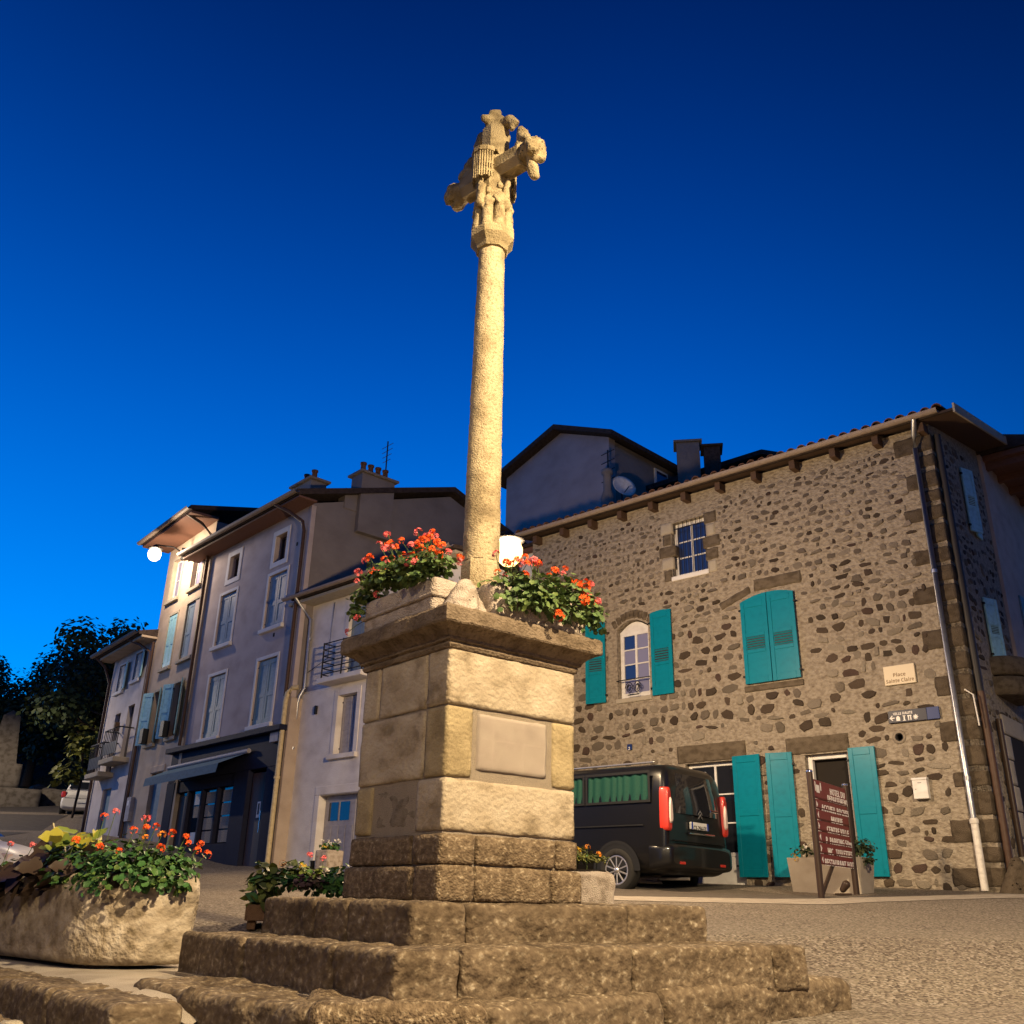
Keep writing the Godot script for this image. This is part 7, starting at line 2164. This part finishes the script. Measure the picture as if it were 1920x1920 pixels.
func build_far_left() -> void:
	car("grey_car", "silver hatchback seen from behind on the road beyond the left houses", Vector3(-17.45, 3.5, -40.6), 16.0, M.silver_paint)
	car("white_car", "white car with its bonnet entering the frame at the left edge", gp(-11.1, -16.0) + Vector3(0, -0.02, 0), -100.0, M.white_car_paint).set_meta("label", "white car whose low bonnet enters at the left edge behind the big trough")
	var o := thing("hoop_barrier", "dark metal hoop barrier beside the road behind the dark trailing leaves", "barrier", gp(-8.95, -20.1), 66.0)
	pipe("hoop", [Vector3(0, -0.1, 0), Vector3(0, 0.7, 0), Vector3(0.05, 0.74, 0), Vector3(0.9, 0.74, 0), Vector3(0.95, 0.7, 0), Vector3(0.95, -0.1, 0)], 0.03, M.black_iron, o)
	pipe("rail", [Vector3(0.0, 0.3, 0), Vector3(0.95, 0.3, 0)], 0.018, M.black_iron, o)
	# memorial on the far side of the road
	o = thing("war_memorial", "pale stone memorial with a tapering shaft in the dark at the far left edge", "memorial", Vector3(-23.4, 3.9, -45.0), 25.0)
	part("base_block", block(Vector3(-2.6, -0.6, -1.4), Vector3(1.9, 1.0, 1.2), 0.3, 0.05, 0.03, 3.0), M.memorial_stone, o)
	part("pedestal_block", block(Vector3(-1.0, 1.0, -0.8), Vector3(0.9, 2.1, 0.8), 0.25, 0.05, 0.02, 4.0), M.memorial_stone, o)
	var sh := MB.new()
	for k in 4:
		var a := [Vector2(-1, 1), Vector2(1, 1), Vector2(1, -1), Vector2(-1, -1)]
		var p: Vector2 = a[k]
		var q: Vector2 = a[(k + 1) % 4]
		sh.quad(Vector3(p.x * 0.6, 2.1, p.y * 0.5), Vector3(q.x * 0.6, 2.1, q.y * 0.5), Vector3(q.x * 0.36, 4.3, q.y * 0.3), Vector3(p.x * 0.36, 4.3, p.y * 0.3), Vector3(p.x + q.x, 0.2, p.y + q.y))
		sh.tri(Vector3(p.x * 0.36, 4.3, p.y * 0.3), Vector3(q.x * 0.36, 4.3, q.y * 0.3), Vector3(0, 4.6, 0), Vector3(p.x + q.x, 1.0, p.y + q.y))
	part("shaft", sh.done(), M.memorial_stone, o)
	# rocks and rubble wall along the foot of the hill
	for i in 16:
		var x := -25.5 + i * 0.85
		var r := rng.randf_range(0.35, 0.75)
		var k := part("boulder", block(Vector3(-r, -0.4, -r * 0.7), Vector3(r, r * rng.randf_range(0.8, 1.6), r * 0.7), 0.2, r * 0.5, 0.14, i * 5.0, 1.2), M.memorial_stone, self)
		k.position = gp(x, -47.3 + 1.2 * sin(i * 1.7))
		k.rotation.y = i * 1.3
		k.set_meta("label", "%s boulder %s along the dark foot of the wooded hill" % [["low brown", "tall grey", "broad mossy", "low pale"][i % 4], ["at the left end", "second from the left end", "third from the left end", "fourth from the left end", "left of the memorial", "behind the memorial's left half", "behind the memorial", "right behind the memorial shaft", "just right of the memorial", "left of the bushy tree", "under the bushy tree", "right of the bushy tree", "left of the silver car", "behind the silver car", "next to last", "last at the right"][i]])
		k.set_meta("category", "boulder")
		k.set_meta("group", "boulders along the foot of the hill")
	# wooded hill
	var hm := MB.new()
	hm.smooth(1)
	nz.frequency = 0.06
	var hf := func(x: float, z: float) -> float: return ground_y(x, z) - 0.6 + 11.0 * smoothstep(-47.0, -80.0, z) * smoothstep(-2.0, -14.0, x) * (0.75 + 0.3 * smoothstep(-45.0, -20.0, x)) + 1.2 * nz.get_noise_2d(x * 4.0, z * 4.0)
	for i in 34:
		for j in 22:
			var x := -100.0 + i * 3.0
			var z := -46.0 - j * 3.5
			hm.quad(Vector3(x, hf.call(x, z), z), Vector3(x + 3, hf.call(x + 3, z), z), Vector3(x + 3, hf.call(x + 3, z - 3.5), z - 3.5), Vector3(x, hf.call(x, z - 3.5), z - 3.5), Vector3.UP)
	structure("hill", hm.done(), M.hillside)
	var spots := [
		[-18.6, -44.5, 8.6, 3.0, "dark leafy tree behind the leftmost house, tallest against the sky"], [-16.2, -47.5, 9.6, 2.6, "dark leafy tree half hidden by the narrow house's roof edge"], [-20.6, -48.5, 6.6, 2.6, "low dark tree left of the tallest tree at the foot of the hill"],
		[-23.0, -52.0, 6.0, 2.8, "bushy dark tree above the boulders on the wooded hill"], [-26.5, -54.0, 6.6, 3.0, "dark tree right behind the memorial shaft"], [-29.5, -53.0, 7.0, 2.6, "feathery dark tree poking above the hill line at far left"],
		[-32.5, -56.0, 6.0, 3.0, "dark tree at the left edge above the memorial"], [-25.0, -60.0, 6.0, 3.2, "dark tree higher on the hill behind the bushy tree"], [-20.5, -57.0, 5.8, 3.0, "dark tree on the slope between the bushy tree and the tallest tree"], [-36.0, -60.0, 6.5, 3.2, "outer dark tree on the hill beyond the left edge"], [-15.0, -54.0, 6.5, 3.0, "dark tree on the slope behind the row of houses"]]
	for i in spots.size():
		var s: Array = spots[i]
		tree(Vector3(s[0], hf.call(s[0], s[1]) if s[1] < -47.0 else ground_y(s[0], s[1]), s[1]), s[2], s[3], i, s[4])
	# a lighter shrub lit by the lantern at the corner of the last house
	o = thing("shrub", "yellow-green shrub faintly lit beside the balcony house's left corner", "shrub", gp(-16.9, -38.6))
	pipe("stem", [Vector3(0, -0.2, 0), Vector3(0.1, 1.5, 0.0), Vector3(-0.1, 3.0, 0.1)], 0.05, M.bark, o)
	foliage(o, [[Vector3(0, 2.6, 0), Vector3(0.8, 1.3, 0.8), 320], [Vector3(-0.3, 1.4, 0.3), Vector3(0.7, 0.9, 0.7), 200]], 0.24, Color(0.09, 0.1, 0.02), LEAF.blade)

func tree(at: Vector3, h: float, r: float, sd: int, label: String) -> void:
	var o := thing("tree", label, "tree", at)
	var g := RandomNumberGenerator.new()
	g.seed = 900 + sd
	var tk := MB.new()
	tk.tube([Vector3(0, -0.5, 0), Vector3(0.1, h * 0.25, 0.05), Vector3(-0.05, h * 0.5, 0.1), Vector3(0.1, h * 0.8, 0)], 0.28, 10, 0.07)
	var tips := []
	for i in 11:
		var a := g.randf() * TAU
		var y := g.randf_range(0.25, 0.75) * h
		var l := r * g.randf_range(0.6, 1.0)
		var e := Vector3(cos(a) * l, y + l * g.randf_range(0.2, 0.6), sin(a) * l)
		tk.tube([Vector3(0, y, 0), Vector3(cos(a) * l * 0.5, y + l * 0.12, sin(a) * l * 0.5), e], 0.09, 6, 0.03)
		tips.append(e)
	tips.append(Vector3(0.1, h * 0.92, 0))
	tips.append(Vector3(-0.3, h * 0.78, 0.3))
	tips.append(Vector3(0.2, h * 0.6, 0.6))
	part("trunk", tk.done(), M.bark, o)
	var xs := []
	var cs := []
	for t: Vector3 in tips:
		var cr := r * g.randf_range(0.3, 0.52)
		var tone := g.randf_range(0.6, 1.4)
		for i in 340:
			var d := Vector3(g.randfn(), g.randfn() * 0.75, g.randfn()).normalized() * cr * pow(g.randf(), 0.4)
			xs.append(Transform3D(leaf_basis(d.normalized() + Vector3(g.randf_range(-0.8, 0.8), 0.5, g.randf_range(-0.8, 0.8)), g.randf() * TAU, g.randf_range(0.17, 0.32)), t + d))
			cs.append(Color(0.03, 0.045, 0.015) * tone * g.randf_range(0.6, 1.4))
	many("crown", LEAF.blade, M.tree_leaf, xs, cs, o)

# plain house fronts that close the square to the left and behind the camera
func build_square_sides() -> void:
	var spots := [[-17.0, 12.0, 90.0, 11.0, 9.0, "beige house on the left side of the square, nearest the camera"], [-17.0, 1.0, 90.0, 10.5, 10.5, "grey house in the middle of the left side of the square"], [-18.0, -9.5, 90.0, 8.0, 8.5, "ochre house on the left side of the square, nearest the road"], [-6.0, 22.0, 180.0, 13.0, 9.5, "long house behind the camera, left"], [8.0, 22.0, 180.0, 13.0, 10.5, "long house behind the camera, right"], [24.0, 6.0, -90.0, 16.0, 9.0, "house on the right side of the square behind the street lamp"]]
	for i in spots.size():
		var q: Array = spots[i]
		var o := thing("square_house", q[5], "house", Vector3(q[0], -0.6, q[1]), q[2], "houses round the rest of the square")
		var w: float = q[3]
		var h: float = q[4]
		var hs := []
		for k in 3:
			for f in 2:
				hs.append(Rect2(-w / 2 + w * (k + 0.5) / 3.0 - 0.5, 3.6 + f * 2.7, 1.0, 1.6))
		hs.append(Rect2(-0.6, 0.6, 1.2, 2.2))
		var wl := MB.new()
		wl.wall(-w / 2, w / 2, -0.5, h, h, 0.0, hs, 0.2)
		part("front_wall", wl.done(), [M.beige_plaster, M.grey_render, M.ochre_plaster][i % 3], o)
		shell(o, -w / 2, w / 2, -0.5, h - 0.05, 0.0, -8.0, M.grey_render)
		for r: Rect2 in hs:
			bx("shutter" if r.position.y > 2.0 else "door", Vector3(r.position.x, r.position.y, -0.15), Vector3(r.end.x, r.end.y, -0.1), M.slate_paint if r.position.y > 2.0 else M.brown_door, o)
		gable_roof("roof", o, -w / 2 - 0.2, w / 2 + 0.2, 0.6, -4.0, -8.5, h, h + 1.6, M.dark_tile, 0.15)

# ------------------------------------------------------------------ sky
func sky_image() -> Image:
	var w := 512
	var h := 256
	var data := PackedFloat32Array()
	data.resize(w * h * 3)
	for j in h:
		var e := PI * (0.5 - (j + 0.5) / h)
		for i in w:
			var az := rad_to_deg(wrapf(TAU * (i + 0.5) / w, -PI, PI))
			# the last glow of the sunset lies low on the left; the sky dims towards the right and the back
			var f := lerpf(0.38, 1.0, smoothstep(52.0, 4.0, az) * smoothstep(-175.0, -75.0, az))
			var d := maxf(rad_to_deg(e), 0.0) - 14.0
			var b := exp(-d / 28.0 - signf(d) * pow(d / 45.0, 2.0)) * f
			var c := Color(0.0, b * lerpf(0.09, 0.33, exp(-maxf(d + 14.0, 0.0) / 26.0) * 1.25 * lerpf(0.75, 1.0, f)), b)
			if e < 0.0:
				c = c * exp(e * 9.0) + Color(0.012, 0.012, 0.016) * (1.0 - exp(e * 9.0))
			var p := (j * w + i) * 3
			data[p] = c.r
			data[p + 1] = c.g
			data[p + 2] = c.b
	return Image.create_from_data(w, h, false, Image.FORMAT_RGBF, data.to_byte_array())

# ------------------------------------------------------------------ the scene
func _ready() -> void:
	rng.seed = 20240917
	nz.seed = 5
	nz.noise_type = FastNoiseLite.TYPE_SIMPLEX_SMOOTH
	nz.fractal_octaves = 3
	font = SystemFont.new()
	font.font_names = PackedStringArray(["Droid Sans"])
	font.font_weight = 700
	# camera: low, tilted up 22.5 degrees, rolled a little
	var cam := Camera3D.new()
	cam.name = "camera"
	cam.position = Vector3(0, 0.6, 0)
	cam.basis = Basis(Vector3.RIGHT, deg_to_rad(22.5)) * Basis(Vector3.BACK, deg_to_rad(1.28))
	cam.fov = rad_to_deg(2.0 * atan(960.0 / 1764.0))
	cam.near = 0.05
	cam.far = 1000.0
	cam.current = true
	add_child(cam)
	# deep blue dusk; the lanterns of the square do the rest
	var env := Environment.new()
	env.background_mode = Environment.BG_SKY
	var sky := Sky.new()
	var pan := PanoramaSkyMaterial.new()
	pan.panorama = ImageTexture.create_from_image(sky_image())
	sky.sky_material = pan
	env.sky = sky
	env.background_energy_multiplier = 1.0
	env.tonemap_mode = Environment.TONE_MAPPER_LINEAR
	env.tonemap_exposure = 1.0
	env.sdfgi_enabled = true
	env.ssao_enabled = true
	env.ssil_enabled = true
	var we := WorldEnvironment.new()
	we.name = "environment"
	we.environment = env
	add_child(we)
	make_textures()
	make_materials()
	make_plants()
	# the two post lamps that light the monument from the camera's side of the square
	street_lamp(Vector3(4.0, -0.05, -0.3), 7.65, lin(1.0, 0.76, 0.45), 370.0, "tall street lamp right of the camera, lighting the cross")
	street_lamp(Vector3(-2.0, -0.15, 5.0), 7.6, lin(1.0, 0.75, 0.43), 90.0, "tall street lamp behind the camera, lighting the cross")
	street_lamp(Vector3(-23.5, 3.0, -35.2), 6.5, lin(1.0, 0.8, 0.55), 150.0, "added street lamp beyond the left edge, lighting the silver car's road")  # unseen lamp, added to brighten the silver car
	build_ground()
	build_square_sides()
	build_back_houses()
	build_beige_house()
	build_garage_house()
	build_left_row()
	build_stone_house()
	build_cross()
	build_far_left()
	build_van()
	build_signboard()
	build_planters()
